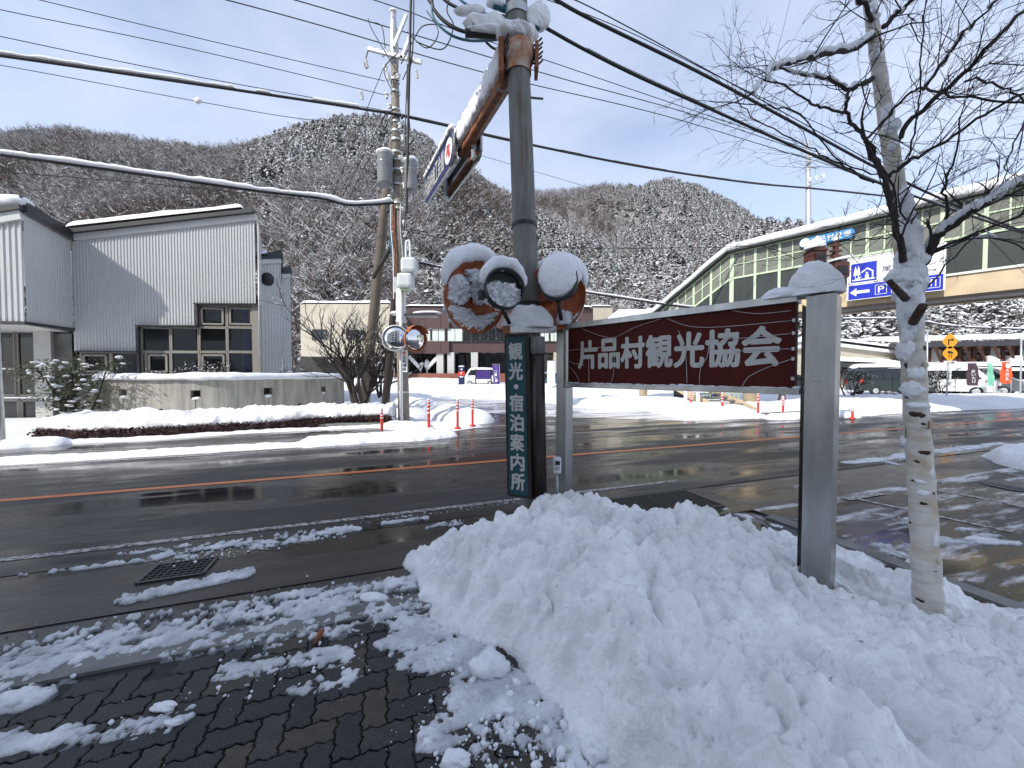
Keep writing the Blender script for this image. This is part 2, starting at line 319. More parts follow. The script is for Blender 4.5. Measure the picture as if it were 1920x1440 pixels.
def text(body, o, ux, uz, w, h, m, parent, bold=0., ext=.002, name='lettering', seg=4):
    """lettering filling w x h; o = lower left corner, ux / uz unit vectors."""
    c = bpy.data.curves.new('t', 'FONT'); c.body = body; c.resolution_u = seg
    ob = bpy.data.objects.new('t', c); COL.objects.link(ob)
    dg = bpy.context.evaluated_depsgraph_get(); me = bpy.data.meshes.new_from_object(ob.evaluated_get(dg)); bpy.data.objects.remove(ob)
    V = np.array([v.co[:] for v in me.vertices]); lo = V.min(0); hi = V.max(0)
    ux = Vector(ux).normalized(); uz = Vector(uz).normalized(); n = ux.cross(uz)     # towards the viewer
    po = wloc(parent) if parent else Vector((0, 0, 0)); mb_v = []
    sx = w/(hi[0]-lo[0]); sz = h/(hi[1]-lo[1])
    for v in me.vertices:
        mb_v.append(Vector(o)+ux*((v.co.x-lo[0])*sx)+uz*((v.co.y-lo[1])*sz)-po+n*ext)
    for v, q in zip(me.vertices, mb_v): v.co = q
    me.name = name; me.materials.clear(); me.update()
    if bold:      # heavier strokes: shifted layers, each a hair above the last
        base = np.array([v.co[:] for v in me.vertices]); fs = [tuple(p.vertices) for p in me.polygons]; V2 = []; F2 = []; e = bold*w*.9
        for k, (dx, dz) in enumerate(((0, 0), (e, 0), (-e, 0), (0, e), (0, -e), (e*.7, e*.7), (-e*.7, -e*.7), (e*.7, -e*.7), (-e*.7, e*.7))):
            q = base+np.array(ux*dx+uz*dz+n*(.00025*k)); F2 += [tuple(i+len(V2) for i in f) for f in fs]; V2 += [tuple(r) for r in q]
        me = bpy.data.meshes.new(name); me.from_pydata(V2, [], F2); me.update()
    return link(name, me, m, parent)
def catmull(p, k=6):
    p = [Vector(q) for q in p]; r = []
    for i in range(len(p)-1):
        a = p[max(i-1, 0)]; b = p[i]; c = p[i+1]; d = p[min(i+2, len(p)-1)]
        for j in range(k):
            t = j/k; r.append(.5*((2*b)+(c-a)*t+(2*a-5*b+4*c-d)*t*t+(3*b-a-3*c+d)*t**3))
    return r+[p[-1]]
def hfield(name, x0, x1, y0, y1, step, fn, m, cut, frame='xy', parent=None, kind='stuff', label=None):
    nx = int((x1-x0)/step)+1; ny = int((y1-y0)/step)+1
    A, B = np.meshgrid(np.linspace(x0, x1, nx), np.linspace(y0, y1, ny), indexing='ij')
    if frame == 'ts': X = A*TD.x+B*SD.x; Y = A*TD.y+B*SD.y
    else: X, Y = A, B
    Z = fn(X, Y, A, B); I = np.arange(nx*ny).reshape(nx, ny)
    F = np.stack([I[:-1, :-1], I[1:, :-1], I[1:, 1:], I[:-1, 1:]], -1).reshape(-1, 4); zz = Z.ravel()
    cu = cut.ravel() if hasattr(cut, 'ravel') else cut
    F = F[(zz[F] > cu).any(1)]
    used = np.unique(F); rm = np.zeros(nx*ny, int); rm[used] = np.arange(len(used)); V = np.stack([X.ravel(), Y.ravel(), zz], 1)[used]
    me = npmesh(name, V, rm[F]); o = link(name, me, m, parent, True)
    if kind: o['kind'] = kind
    if label: o['label'] = label
    return o
# ================================================================== GROUND
def gz(X, Y): return np.clip((Y-24)*.036, 0, 1.15)+np.clip(Y-62, 0, 400)*.10
def terr(X, Y, A, B):
    s = -X*.327+Y*.945
    return np.where(s < 9.7, -.06, gz(X, Y)-.004)+np.where(s > 9.7, (fbm(X*.5, Y*.5)-.5)*.05*np.clip((Y-26)/10, 0, 1), 0)
o = hfield('snow_ground', -190, 240, -60, 130, 1.6, terr, 'snow_far', -9, kind='structure')
def strip(name, t0, t1, s0, s1, z, m, kind='structure', parent=None):
    mb = MB(); n = max(1, int((t1-t0)/4))
    for i in range(n):
        a = t0+(t1-t0)*i/n; b = t0+(t1-t0)*(i+1)/n
        mb.add([W(a, s0, z), W(b, s0, z), W(b, s1, z), W(a, s1, z)], [(0, 1, 2, 3)])
    o = mb.build(name, m, parent)
    if kind: o['kind'] = kind
    return o
def slab(name, t0, t1, s0, s1, z0, z1, m, kind='structure', parent=None, bevel=0):
    mb = MB(); mb.box(W((t0+t1)/2, (s0+s1)/2, (z0+z1)/2), ((t1-t0)/2, (s1-s0)/2, (z1-z0)/2), (TD, SD, Vector((0, 0, 1))))
    o = mb.build(name, m, parent, bevel=bevel)
    if kind: o['kind'] = kind
    return o
strip('road', -60, 140, 4.17, 9.6, 0, 'road')
strip('gutter', -60, 4.35, 3.27, 4.17, -.004, 'gutter')
strip('gutter', 4.35, 140, 3.27, 4.17, -.008, 'apron')
strip('sidewalk_edge', -60, 4.1, 2.82, 3.27, -.012, 'apron')
strip('parking_lot', 4.25, 60, -8, 3.27, -.004, 'parking')
strip('center_line', -60, 140, 6.64, 6.77, .004, 'line_orange')
strip('edge_line', -60, 4.3, 4.50, 4.585, .004, 'line_white')
strip('edge_line', 16, 140, 4.50, 4.585, .004, 'line_white')
strip('edge_line', -60, 140, 9.12, 9.2, .004, 'line_white')
strip('paving_bed', -8, 4.1, -3, 2.66, -.016, 'rubber')
slab('kerb', -8, 4.1, 2.66, 2.82, -.05, .004, 'concrete')
slab('kerb', 4.1, 4.25, -3, 3.0, -.05, .03, 'concrete')
slab('kerb', -60, 1.3, 9.6, 9.76, -.05, .12, 'concrete')
slab('kerb', 13.5, 140, 9.6, 9.76, -.05, .12, 'concrete')
slab('sidewalk', -60, 1.3, 9.76, 11.5, -.05, .116, 'apron')
slab('sidewalk', 13.5, 140, 9.76, 10.8, -.05, .10, 'apron')
# driveway apron and side street of packed snow
def poly(name, pts, z, m, kind='structure'):
    mb = MB(); mb.add([(p.x, p.y, z) for p in pts], [tuple(range(len(pts)))]); o = mb.build(name, m)
    o['kind'] = kind; return o
poly('side_street_apron', [W(1.3, 9.6), W(13.5, 9.6), G(1480, 782), G(1290, 789), G(1120, 782), G(960, 778), G(900, 770), G(868, 779), G(905, 800), G(830, 812)], .003, 'apron')
poly('side_street', [G(905, 795), G(900, 772), G(960, 780), G(1120, 784), G(1290, 790), G(1200, 768), G(1120, 762), G(960, 750), G(700, 741), G(660, 746), G(790, 757), G(870, 775)], .008, 'packed')
poly('parking_strip', [G(1060, 744), G(1215, 746), G(1240, 737), G(1100, 734)], .010, 'apron')
poly('parking_strip', [G(740, 737), G(960, 740), G(960, 735), G(760, 733)], .010, 'packed')
# lines painted in the near parking lot
for a, b, w in (((7.40, 3.10), (7.66, 1.9), .09), ((9.8, 3.25), (9.6, .8), .09), ((12.3, 3.25), (12.2, .8), .09), ((5.9, 3.15), (6.2, 1.9), .07)):
    mb = MB(); A = W(*a, 0); B = W(*b, 0); n = (B-A).normalized().cross(Vector((0, 0, 1)))*w/2
    mb.add([A-n, B-n, B+n, A+n], [(0, 1, 2, 3)]); q = mb.build('parking_line', 'line_white'); q.location.z = .002; q['kind'] = 'structure'
mb = MB(); mb.add([W(7.45, 2.35), W(7.8, 2.35), W(7.8, 2.2), W(7.45, 2.2)], [(0, 1, 2, 3)]); q = mb.build('parking_line', 'line_white'); q.location.z = .0035; q['kind'] = 'structure'
mb = MB(); mb.add([W(5.75, 3.2), W(6.5, 3.2), W(6.5, 3.08), W(5.75, 3.08)], [(0, 1, 2, 3)]); q = mb.build('parking_line', 'line_white'); q.location.z = .0035; q['kind'] = 'structure'
# ---- pavers (interlocking, wavy edges, herringbone)
U = .113; WV = [(0, 0), (.18, .0), (.32, .085), (.5, 0), (.68, -.085), (.82, 0)]
def wave_edge(p, q):
    out = []
    for a, w in WV:
        dx, dy = q[0]-p[0], q[1]-p[1]
        if dx < 0 or dy < 0:      # same curve seen from the other side
            a2 = a; w2 = w
        else: a2 = a; w2 = w
        nx, ny = -abs(dy), abs(dx)
        sg = 1 if (dx > 0 or dy > 0) else -1
        out.append((p[0]+dx*a+nx*w2*sg*1.0, p[1]+dy*a+ny*w2*sg*1.0))
    return out
def paver_mesh(nx, ny, name):
    cs = [(i, 0) for i in range(nx)]+[(nx, j) for j in range(ny)]+[(i, ny) for i in range(nx, 0, -1)]+[(0, j) for j in range(ny, 0, -1)]
    pl = []
    for k in range(len(cs)): pl += wave_edge(cs[k], cs[(k+1) % len(cs)])
    cx, cy = nx/2, ny/2; N = len(pl); v = []; gap = .035
    def inset(p, g, z):
        return ((cx+(p[0]-cx)*(1-g/nx*2))*U, (cy+(p[1]-cy)*(1-g/ny*2))*U, z)
    v += [inset(p, gap, -.014) for p in pl]+[inset(p, gap, -.004) for p in pl]+[inset(p, gap+.045, .0) for p in pl]
    f = [tuple(range(2*N, 3*N))]
    for r in (0, 1): f += [(r*N+i, r*N+(i+1) % N, (r+1)*N+(i+1) % N, (r+1)*N+i) for i in range(N)]
    me = bpy.data.meshes.new(name); me.from_pydata(v, [], f); me.materials.append(M['paver']); me.update(); return me
pm = {0: paver_mesh(2, 1, 'paver_long'), 1: paver_mesh(1, 2, 'paver_cross')}
paving = thing('paved_sidewalk', None, None, (0, 0, 0)); paving['kind'] = 'structure'
cells = []
for i in range(-72, 38):
    for j in range(-4, 23):
        k = (i-j) % 4
        if k == 0 or k == 3:
            n = 0 if k == 0 else 1
            if n == 1 and (j+2)*U > 2.66: continue
            c = W((i+(1 if n == 0 else .5))*U, (j+(.5 if n == 0 else 1))*U); cells.append((i, j, n, c))
rot = math.atan2(.327, .945); near = []; rest = []
for c in cells:
    p = c[3]; px = 960+693*p.x/max(p.y, .1); py = 702+1143/max(p.y, .1)
    vis = p.y > .3 and -40 < px < 1300 and py < 1500
    (near if vis and p.x < .75 else rest).append((p.length, c))
near.sort(key=lambda q: q[0]); rest += near[300:]; near = near[:300]
for d, (i, j, n, c) in near:
    o = bpy.data.objects.new('brick', pm[n]); COL.objects.link(o); o.parent = paving
    o.location = W(i*U, j*U, random.uniform(-.0015, .0015)); o.rotation_euler = (random.uniform(-.006, .006), random.uniform(-.006, .006), rot)
V = []; F = []
mb = MB()
for d, (i, j, n, c) in rest:
    me = pm[n]; k = len(V)
    V += [W(i*U+v.co.x, j*U+v.co.y, v.co.z) for v in me.vertices]; F += [tuple(a+k for a in p.vertices) for p in me.polygons]
mb.v = [tuple(v) for v in V]; mb.f = F; o = mb.build('bricks', 'paver', paving); o['kind'] = 'stuff'
# ================================================================== SNOW
def cap_mask(X, Y, caps):
    m = np.zeros_like(X)
    for pts, r, b in caps:
        for a, c in zip(pts[:-1], pts[1:]):
            dx, dy = c.x-a.x, c.y-a.y; l = dx*dx+dy*dy+1e-9
            t = np.clip(((X-a.x)*dx+(Y-a.y)*dy)/l, 0, 1); d = np.hypot(X-a.x-t*dx, Y-a.y-t*dy)
            m = np.maximum(m, b*np.clip(1-(d/r)**2, 0, 1))
    return m
def gp(*p): return [G(*q) for q in p]
# big snow pile round the sign
TOE = [(-.98, 3.16), (-.75, 2.86), (-.49, 2.46), (-.22, 2.30), (.02, 2.12), (.12, 1.84), (.30, 1.62), (.40, 1.2), (.66, .75), (1.3, .35), (2.6, .2), (3.8, .8), (3.85, 1.4), (3.45, 2.2), (3.2, 3.0), (2.75, 3.65), (1.9, 3.95), (1.2, 4.05), (.6, 4.12), (0., 3.95), (-.5, 3.65)]
HC = [(.55, 3.5, .47), (.1, 3.35, .37), (-.45, 3.3, .31), (1.2, 3.3, .35), (1.8, 3.15, .385), (2.5, 3.15, .19), (2.9, 3.0, .12), (2.1, 2.5, .27), (2.6, 2.22, .18), (2.95, 2.1, .15), (1.0, 2.5, .52), (.5, 2.7, .46), (1.6, 2.1, .44), (1.0, 1.6, .40), (2, 1.4, .38), (3, 1.3, .22), (1.8, .8, .3), (.1, 2.8, .38), (-.6, 2.95, .24), (3.4, 1.8, .10)]
def polydist(X, Y, pts):
    d = np.full(X.shape, 1e9); ins = np.zeros(X.shape, bool); n = len(pts)
    for i in range(n):
        ax, ay = pts[i]; bx, by = pts[(i+1) % n]; dx, dy = bx-ax, by-ay
        t = np.clip(((X-ax)*dx+(Y-ay)*dy)/(dx*dx+dy*dy), 0, 1); d = np.minimum(d, np.hypot(X-ax-t*dx, Y-ay-t*dy))
        c = (ay > Y) != (by > Y); ins ^= c & (X < (bx-ax)*(Y-ay)/(by-ay+1e-12)+ax)
    return np.where(ins, d, -d)
def mound(X, Y, A, B):
    wx = (fbm(X*3, Y*3+5)-.5)*.35; wy = (fbm(X*3+9, Y*3)-.5)*.35
    d = polydist(X+wx*.9, Y+wy*.9, TOE); w = 0; h = 0
    for x, y, z in HC:
        q = 1/(((X-x)**2+(Y-y)**2)**1.5+.006); w = w+q; h = h+q*z
    h = h/w; prof = 1-np.exp(-np.clip(d, 0, 9)/.20); base = h*prof
    wob = X+.12*fbm(X*5, Y*5); 
    lump = (billow((X+wx)*3.0, (Y+wy)*3.0, 3, .5)-.36)*.24*np.clip(d/.3, 0, 1)
    chunk = (billow((X+wx*.6)*8.5+4, (Y+wy*.6)*8.5, 3, .5)-.36)*.125*np.clip(d/.12, 0, 1)
    fine = (fbm(X*26, Y*26, 4, .6)-.5)*.040*np.clip(d/.06, 0, 1)
    cr = vnoise(X*9+3, Y*9+7); terr_ = np.where(cr > .6, -(cr-.6)*.16, 0)*np.clip(d/.2, 0, 1)
    z = base+lump+chunk+fine+terr_
    # settled hollows round the sign post and the birch
    for cx, cy, r, dp in ((2.12, 2.50, .2, .05), (2.62, 2.25, .17, .05)):
        z = z-dp*np.exp(-((X-cx)**2+(Y-cy)**2)/r**2)
    return np.where(d > 0, z, -.05+d*.5)
pile = hfield('snow_pile', -1.3, 4.2, .1, 4.5, .0125, mound, 'snow', -.012)
pile['kind'] = 'stuff'; pile['label'] = 'big shovelled pile of lumpy white snow round the maroon sign'
# thin snow and slush left on the pavers, the kerb and the gutter
THIN = [
 (gp((-250, 1290), (0, 1248), (290, 1205)), .26, .62), (gp((290, 1215), (480, 1185), (720, 1118)), .17, .78), (gp((520, 1195), (650, 1180)), .22, .7),
 (gp((720, 1130), (800, 1210), (900, 1270), (980, 1330), (1060, 1380)), .26, 1.05), (gp((-200, 1440), (0, 1396), (200, 1372), (335, 1345)), .10, .78),
 (gp((-100, 1330), (60, 1310)), .10, .6), (gp((430, 1255), (600, 1232), (640, 1235)), .10, .8), (gp((560, 1300), (660, 1270)), .09, .60), (gp((840, 1385), (960, 1420), (1080, 1432)), .17, .58),
 (gp((720, 1150), (730, 1105), (800, 1085)), .18, .8), (gp((880, 1330), (900, 1420)), .14, .6)]
SL = [([W(-9, 2.98), W(-2.3, 2.98)], .30, .50), ([W(-2.3, 3.0), W(-1.2, 3.0)], .26, .44), ([W(-1.2, 3.0), W(.1, 2.95)], .22, .36), ([W(-2.6, 2.78), W(-1.9, 2.8)], .22, .62)]
GUT = [(gp((310, 1042), (400, 1030), (500, 1016), (650, 996)), .17, .80), (gp((245, 1122), (340, 1100), (455, 1076)), .10, .80), (gp((-200, 1112), (0, 1086), (150, 1066), (310, 1045)), .035, .75),
 (gp((220, 1042), (350, 1026)), .05, .7), (gp((805, 990), (860, 980)), .07, .85), (gp((720, 982), (800, 972)), .045, .75), (gp((600, 998), (660, 992)), .05, .8)]
def thin(X, Y, A, B):
    n = fbm(A*2.2+3, B*8.5, 6, .58); g = fbm(A*9, B*20, 4, .6)
    m = cap_mask(X, Y, THIN); s = cap_mask(X, Y, SL); q = cap_mask(X, Y, GUT)
    hf = fbm(X*24, Y*24+5, 4, .65)-.5; n = n+hf*.45
    zt = np.clip(m*.55+(n-.5)*1.6*np.clip(m*3, 0, 1)-.235, -.5, .5)*.10
    zs = np.clip(s*.5+(n-.5+hf*.5)*2.2*np.clip(s*3, 0, 1)-.24, -.5, .4)*.12
    zg = np.clip(q*.5+(n-.5+hf*.4)*2.3*np.clip(q*3, 0, 1)-.20, -.5, .5)*.12
    z = np.maximum(np.maximum(zt, zs), zg); z = np.minimum(z, .015+.012*g)
    return np.where(z > 0, z+((g-.5)*.016+hf*.030)*np.clip(z*80, 0, 1), z*1.5)-.006
o = hfield('thin_snow', -4.6, 1.6, .9, 4.5, .0125, thin, 'slush', -.012, 'ts'); o['label'] = 'trodden snow and slush thinly spread over sidewalk and gutter'
o2 = o
RT = [(gp((1590, 868), (1700, 855), (1800, 842), (1925, 824), (2100, 800)), .16, .9), (gp((1640, 862), (1690, 872)), .08, .7), (gp((1800, 1090), (1925, 1110)), .30, .62), (gp((1860, 1010), (1990, 1060)), .35, .52), (gp((1790, 1180), (1990, 1200)), .12, .8),
 (gp((1630, 960), (1700, 975)), .16, .42), (gp((1700, 1000), (1880, 1040)), .35, .42), (gp((1590, 985), (1680, 1040)), .18, .4), ([W(3.95, 3.35), W(4.05, 2.4), W(4.1, 1.6)], .1, .6)]
def thin2(X, Y, A, B):
    n = fbm(A*1.6+3, B*1.2, 6, .6); n2 = fbm(X*1.3, Y*8, 6, .6); q = cap_mask(X, Y, RT)
    z = np.clip(q*.5+(n*.35+n2*.65-.5)*1.9*np.clip(q*3, 0, 1)-.24, -.5, .5)*.10
    return np.where(z > 0, np.minimum(z, .04+.02*n)+(fbm(X*25, Y*25, 3)-.5)*.015, z*1.5)-.003
o = hfield('parking_snow', 3.7, 14, .2, 5.0, .03, thin2, 'slush', -.010, 'ts'); o['label'] = 'streaks of packed snow and slush left on the parking lot'
# corner bank right edge of the parking entrance
def bank_fn(caps, amp=.1, base=.0, f=2.2):
    def fn(X, Y, A, B):
        z = np.full(X.shape, -1.)
        wx = (fbm(X*f*.7, Y*f*.7+3, 4)-.5)*.5; wy = (fbm(X*f*.7+8, Y*f*.7, 4)-.5)*.5
        for pts, r, h in caps:
            for a, c in zip(pts[:-1], pts[1:]):
                dx, dy = c.x-a.x, c.y-a.y; l = dx*dx+dy*dy+1e-9; XX = X+wx*min(r, .9); YY = Y+wy*min(r, .9)
                t = np.clip(((XX-a.x)*dx+(YY-a.y)*dy)/l, 0, 1); d = np.hypot(XX-a.x-t*dx, YY-a.y-t*dy)
                z = np.maximum(z, h*(np.sqrt(np.clip(1.15-(d/r)**2, 0, 2))-.387)*1.3+np.where(d > r, -(d-r), 0))
        lump = (.5-billow(X*f, Y*f, 4, .55))*amp
        bs_ = np.where((A < 1.3) & (B < 11.5), .10, -.01) if base == -5 else base
        return np.where(z > 0, z+lump*np.clip(z*8, 0, 1), z)+bs_+gz(X, Y)
    return fn
KB = [(gp((-700, 960), (-300, 905), (0, 869), (200, 858), (400, 846), (560, 836), (600, 834)), .20, .12), (gp((590, 834), (640, 830), (700, 826), (790, 822), (832, 817)), .36, .22), ([W(13.6, 9.7), W(18, 9.7), W(26, 9.6), W(60, 9.6)], .35, .22),
      (gp((1392, 783), (1440, 777), (1468, 774)), .22, .14), (gp((1402, 780), (1424, 779)), .2, .2)]
o = hfield('kerb_snow', -12, 40, 9.0, 10.3, .05, bank_fn(KB, .06, 0, 5), 'snow_cap', -.0, 'ts'); o['label'] = 'low ridge of ploughed snow along the far kerb'
HB = [(gp((62, 840), (150, 838), (300, 832), (450, 820), (600, 812), (740, 806)), .22, .09), (gp((30, 848), (100, 843)), .3, .2), (gp((745, 808), (790, 812)), .5, .22)]
o = hfield('hedge_foot_snow', -11.5, 3.4, 10.0, 13.6, .05, bank_fn(HB, .08, -5, 4), 'snow_cap', .0, 'ts'); o['label'] = 'strip of shovelled snow along the foot of the hedge'
BK = [(gp((600, 772), (680, 772), (745, 778), (765, 785)), 1.0, .45), (gp((640, 750), (740, 757), (800, 768), (865, 785), (888, 790)), .75, .50), (gp((560, 745), (620, 748)), 2.0, .6), (gp((790, 770), (845, 786)), .6, .35),
      (gp((700, 738), (830, 740), (960, 743)), 1.2, .3), (gp((1010, 752), (1100, 758)), .9, .35), (gp((960, 748), (1030, 752)), .8, .3), (gp((1085, 760), (1200, 762), (1300, 770), (1362, 778)), 1.3, .45), (gp((1100, 752), (1250, 757), (1330, 762)), 1.8, .4),
      (gp((1150, 758), (1300, 775), (1375, 779)), .6, .3), (gp((1430, 766), (1520, 768), (1600, 764)), 1.5, .35), (gp((1590, 778), (1620, 777)), .5, .12), (gp((1600, 764), (1760, 760), (2000, 754)), 2.2, .5), (gp((1560, 757), (1900, 752)), 2.0, .5), (gp((1500, 765), (1560, 762)), 1.6, .4)]
o = hfield('snow_bank', -16, 46, 11.6, 40, .13, bank_fn(BK, .16, 0, 1.3), 'snow_far', .02); o['label'] = 'rolling ploughed snow banks round the side street and far lots'
FB = [([P(560, 722, 30), P(760, 722, 31), P(960, 718, 33)], 1.6, .5), ([P(1000, 722, 32), P(1090, 722, 31)], 1.6, .6), ([P(640, 708, 42), P(780, 706, 43), P(860, 706, 41)], 2.2, .6), ([P(1100, 716, 40), P(1250, 716, 38)], 1.5, .4)]
o = hfield('snow_bank', -24, 20, 26, 48, .25, bank_fn(FB, .2, 0, .9), 'snow_far', .12); o['label'] = 'far snow heaps before the brown office building'
KC = [(gp((1925, 866), (2050, 900)), .55, .38)]
o = hfield('snow_heap', 4, 14, 4.5, 9.5, .04, bank_fn(KC, .1, 0, 3), 'snow_cap', .0); o['label'] = 'small snow heap at the right edge of the parking entrance'
# loose crumbs
mb = MB(); rr = random.Random(4)
V = []; F = []; k = 0
oct_v = [(1, 0, 0), (-1, 0, 0), (0, 1, 0), (0, -1, 0), (0, 0, 1), (0, 0, -1)]
ico = bpy.data.meshes.new('i'); import bmesh
b_ = bmesh.new(); bmesh.ops.create_icosphere(b_, subdivisions=1, radius=1); iv = [tuple(v.co) for v in b_.verts]; if_ = [tuple(v.index for v in f.verts) for f in b_.faces]; b_.free()
def crumbs(n, path, spread, r0, r1):
    for _ in range(n):
        i = rr.randrange(len(path)-1); t = rr.random(); a, b = path[i], path[i+1]; c = a.lerp(b, t)
        c = c+Vector((rr.gauss(0, spread), rr.gauss(0, spread), 0)); r = r0*(r1/r0)**(rr.random()**2.2)
        sx, sy, sz = (r*rr.uniform(.7, 1.4) for _ in range(3)); an = rr.uniform(0, 6.3)
        vs = []
        for x, y, z in iv:
            q = rr.uniform(.72, 1.25); X = x*sx*q; Y = y*sy*q; vs.append((c.x+X*math.cos(an)-Y*math.sin(an), c.y+X*math.sin(an)+Y*math.cos(an), c.z+sz*.4+z*sz*q))
        mb.add(vs, if_)
crumbs(260, gp((770, 1110), (830, 1220), (950, 1290), (1040, 1390), (1100, 1435)), .09, .003, .028)
crumbs(380, gp((820, 1330), (900, 1400), (1090, 1432)), .12, .002, .014)
crumbs(180, gp((300, 1060), (650, 1000)), .06, .002, .014)
crumbs(240, [W(-4, 2.98), W(0, 2.98)], .16, .002, .016)
crumbs(120, gp((280, 1330), (600, 1240), (720, 1200)), .14, .002, .014)
crumbs(150, gp((640, 985), (980, 940)), .03, .002, .012)
crumbs(60, gp((1560, 875), (1900, 828)), .12, .004, .02)
o = mb.build('snow_crumbs', 'snow_cap', None, True); o['kind'] = 'stuff'; o['label'] = 'loose crumbs of snow scattered on the pavement and gutter'
def lump(px, r, label, seed, fl=.5, z=0):
    c = G(*px, z); q = MB(); q.blob(c+Vector((0, 0, r[2]*fl)), r, seed, .45, 22, 14, flat=fl*1.1); tag(q.build('snow_lump', 'snow_cap', None, True), label, 'snow lump')
lump((305, 1330), (.060, .025, .02), 'long white snow lump lying on the dark pavers at lower left', 1)
lump((325, 1358), (.035, .022, .016), 'small ragged snow lump just below the long one on the pavers', 2)
lump((800, 1400), (.02, .02, .02), 'single round snow lump on the dark pavers before the pile', 3)
lump((920, 1262), (.10, .08, .07), 'rounded snow block fallen from the pile onto the trodden snow', 4)
lump((1115, 1415), (.06, .05, .05), 'broken snow chunk at the foot of the pile, bottom of view', 6)
lump((855, 1432), (.06, .04, .035), 'flat snow chunk at the bottom edge among icy crumbs', 7)
lump((700, 1125), (.09, .05, .035), 'grey rounded slush lump between the gutter and the snow pile', 8)
# ---- metal in the ground
def grate(name, t0, t1, s0, s1, n_long, n_cross, label, mname='brownmetal'):
    c = W((t0+t1)/2, (s0+s1)/2, 0); g = thing(name, label, 'drain grate', c)
    mb = MB(); z = .002; w = .022
    for a, b in (((t0, s0), (t1, s0)), ((t1, s0), (t1, s1)), ((t1, s1), (t0, s1)), ((t0, s1), (t0, s0))): mb.beam(W(*a, z), W(*b, z), w, .02)
    mb.build('frame', mname, g)
    q = MB(); q.box(W((t0+t1)/2, (s0+s1)/2, -.002), ((t1-t0)/2, (s1-s0)/2, .001), (TD, SD, Vector((0, 0, 1)))); q.build('pit', 'black', g)
    for i in range(1, n_long):
        s = s0+(s1-s0)*i/n_long; q = MB(); q.beam(W(t0, s, z), W(t1, s, z), .009, .014); q.build('bar', mname, g)
    for i in range(1, n_cross):
        t = t0+(t1-t0)*i/n_cross; q = MB(); q.beam(W(t, s0, z-.001), W(t, s1, z-.001), .007, .012); q.build('crossbar', mname, g)
M['castiron'] = mat('castiron', (.10, .10, .10), .35, .6, var=.3, vs=20)
grate('drain_grate', -1.86, -1.43, 3.68, 3.97, 6, 9, 'small square drain grate in the gutter half ringed by snow', 'castiron')
grate('drain_grate', 2.35, 4.02, 3.47, 4.12, 18, 5, 'long steel grating over the gutter behind the snow pile', 'castiron')
def manhole(px, r, label):
    c = G(*px, 0); g = thing('manhole_cover', label, 'manhole cover', c)
    q = MB(); q.lathe([(r*1.12, .004), (r*1.12, .010), (r*1.0, .010), (r*1.0, .004)], c, (0, 0, 1), 32); q.build('rim', 'concrete', g, True)
    q = MB(); q.lathe([(r*.98, .001), (r*.98, .008), (0.001, .009)], c, (0, 0, 1), 32); q.build('cover', 'castiron', g, True)
manhole((1482, 988), .24, 'round bluish manhole cover on the parking lot behind the right sign post')
manhole((1500, 845), .32, 'round manhole cover in the road beside the right sign post')
manhole((1905, 912), .3, 'round cover near the white parking line at the right edge')
# rusty bracket lying on the pavers
c = G(598, 1195, .01); g = thing('rusty_bracket', 'rusty iron channel piece lying on the pavers beside the snow', 'bracket', c)
q = MB(); d = Vector((.18, -.98, 0)).normalized(); q.beam(c-d*.06+Vector((0, 0, .005)), c+d*.06+Vector((0, 0, .005)), .035, .012); q.build('plate', 'rust', g, bevel=.002)
q = MB(); q.beam(c-d*.05+Vector((.012, 0, .02)), c+d*.06+Vector((.012, 0, .02)), .007, .026); q.build('flange', 'rust', g)
# ================================================================== BIG SIGN
UP = Vector((0, 0, 1))
LP = Vector((.587, 4.28, 0)); RP = Vector((2.105, 2.56, 0)); sdx = (RP-LP); SL_ = sdx.length; sx = sdx.normalized(); sn = sx.cross(UP)   # sn faces the camera
if sn.y > 0: sn = -sn
def S_(a, n, z): return LP+sx*a+sn*n+UP*z
sg = thing('association_sign', 'maroon signboard with pale lettering held between two steel posts', 'sign', LP)
AX = (sx, -sn, UP)
mb = MB(); mb.box(S_(SL_+.035, 0, 1.09), (.078, .105, 1.09), AX); mb.build('post', 'steel', sg, bevel=.004)
mb = MB(); mb.box(S_(SL_-.070, -.0, 1.09), (.003, .06, 1.04), AX); mb.build('post_channel', 'black', sg)
mb = MB(); mb.box(S_(0.01, 0, 1.09), (.055, .062, 1.11), AX); mb.box(S_(.055, .0, .75), (.045, .064, .75), AX); mb.build('post', 'steel', sg, bevel=.004)
mb = MB(); mb.box(S_(SL_/2, 0, 2.185), (SL_/2-.10, .07, .028), AX); mb.build('top_rail', 'steel', sg, bevel=.003)
mb = MB(); mb.box(S_(SL_/2, 0, 1.528), (SL_/2-.08, .06, .022), AX); mb.build('bottom_rail', 'steel', sg, bevel=.003)
mb = MB(); mb.box(S_(SL_/2, .0, 1.853), (SL_/2-.112, .038, .302), AX); mb.build('panel', 'maroon', sg)
for i, ch in enumerate('片品村観光協会'):
    a = .262+.2655*i; text(ch, S_(a, .0385, 1.715), sx, UP, .240, .290, 'letter', sg, .046, .003)
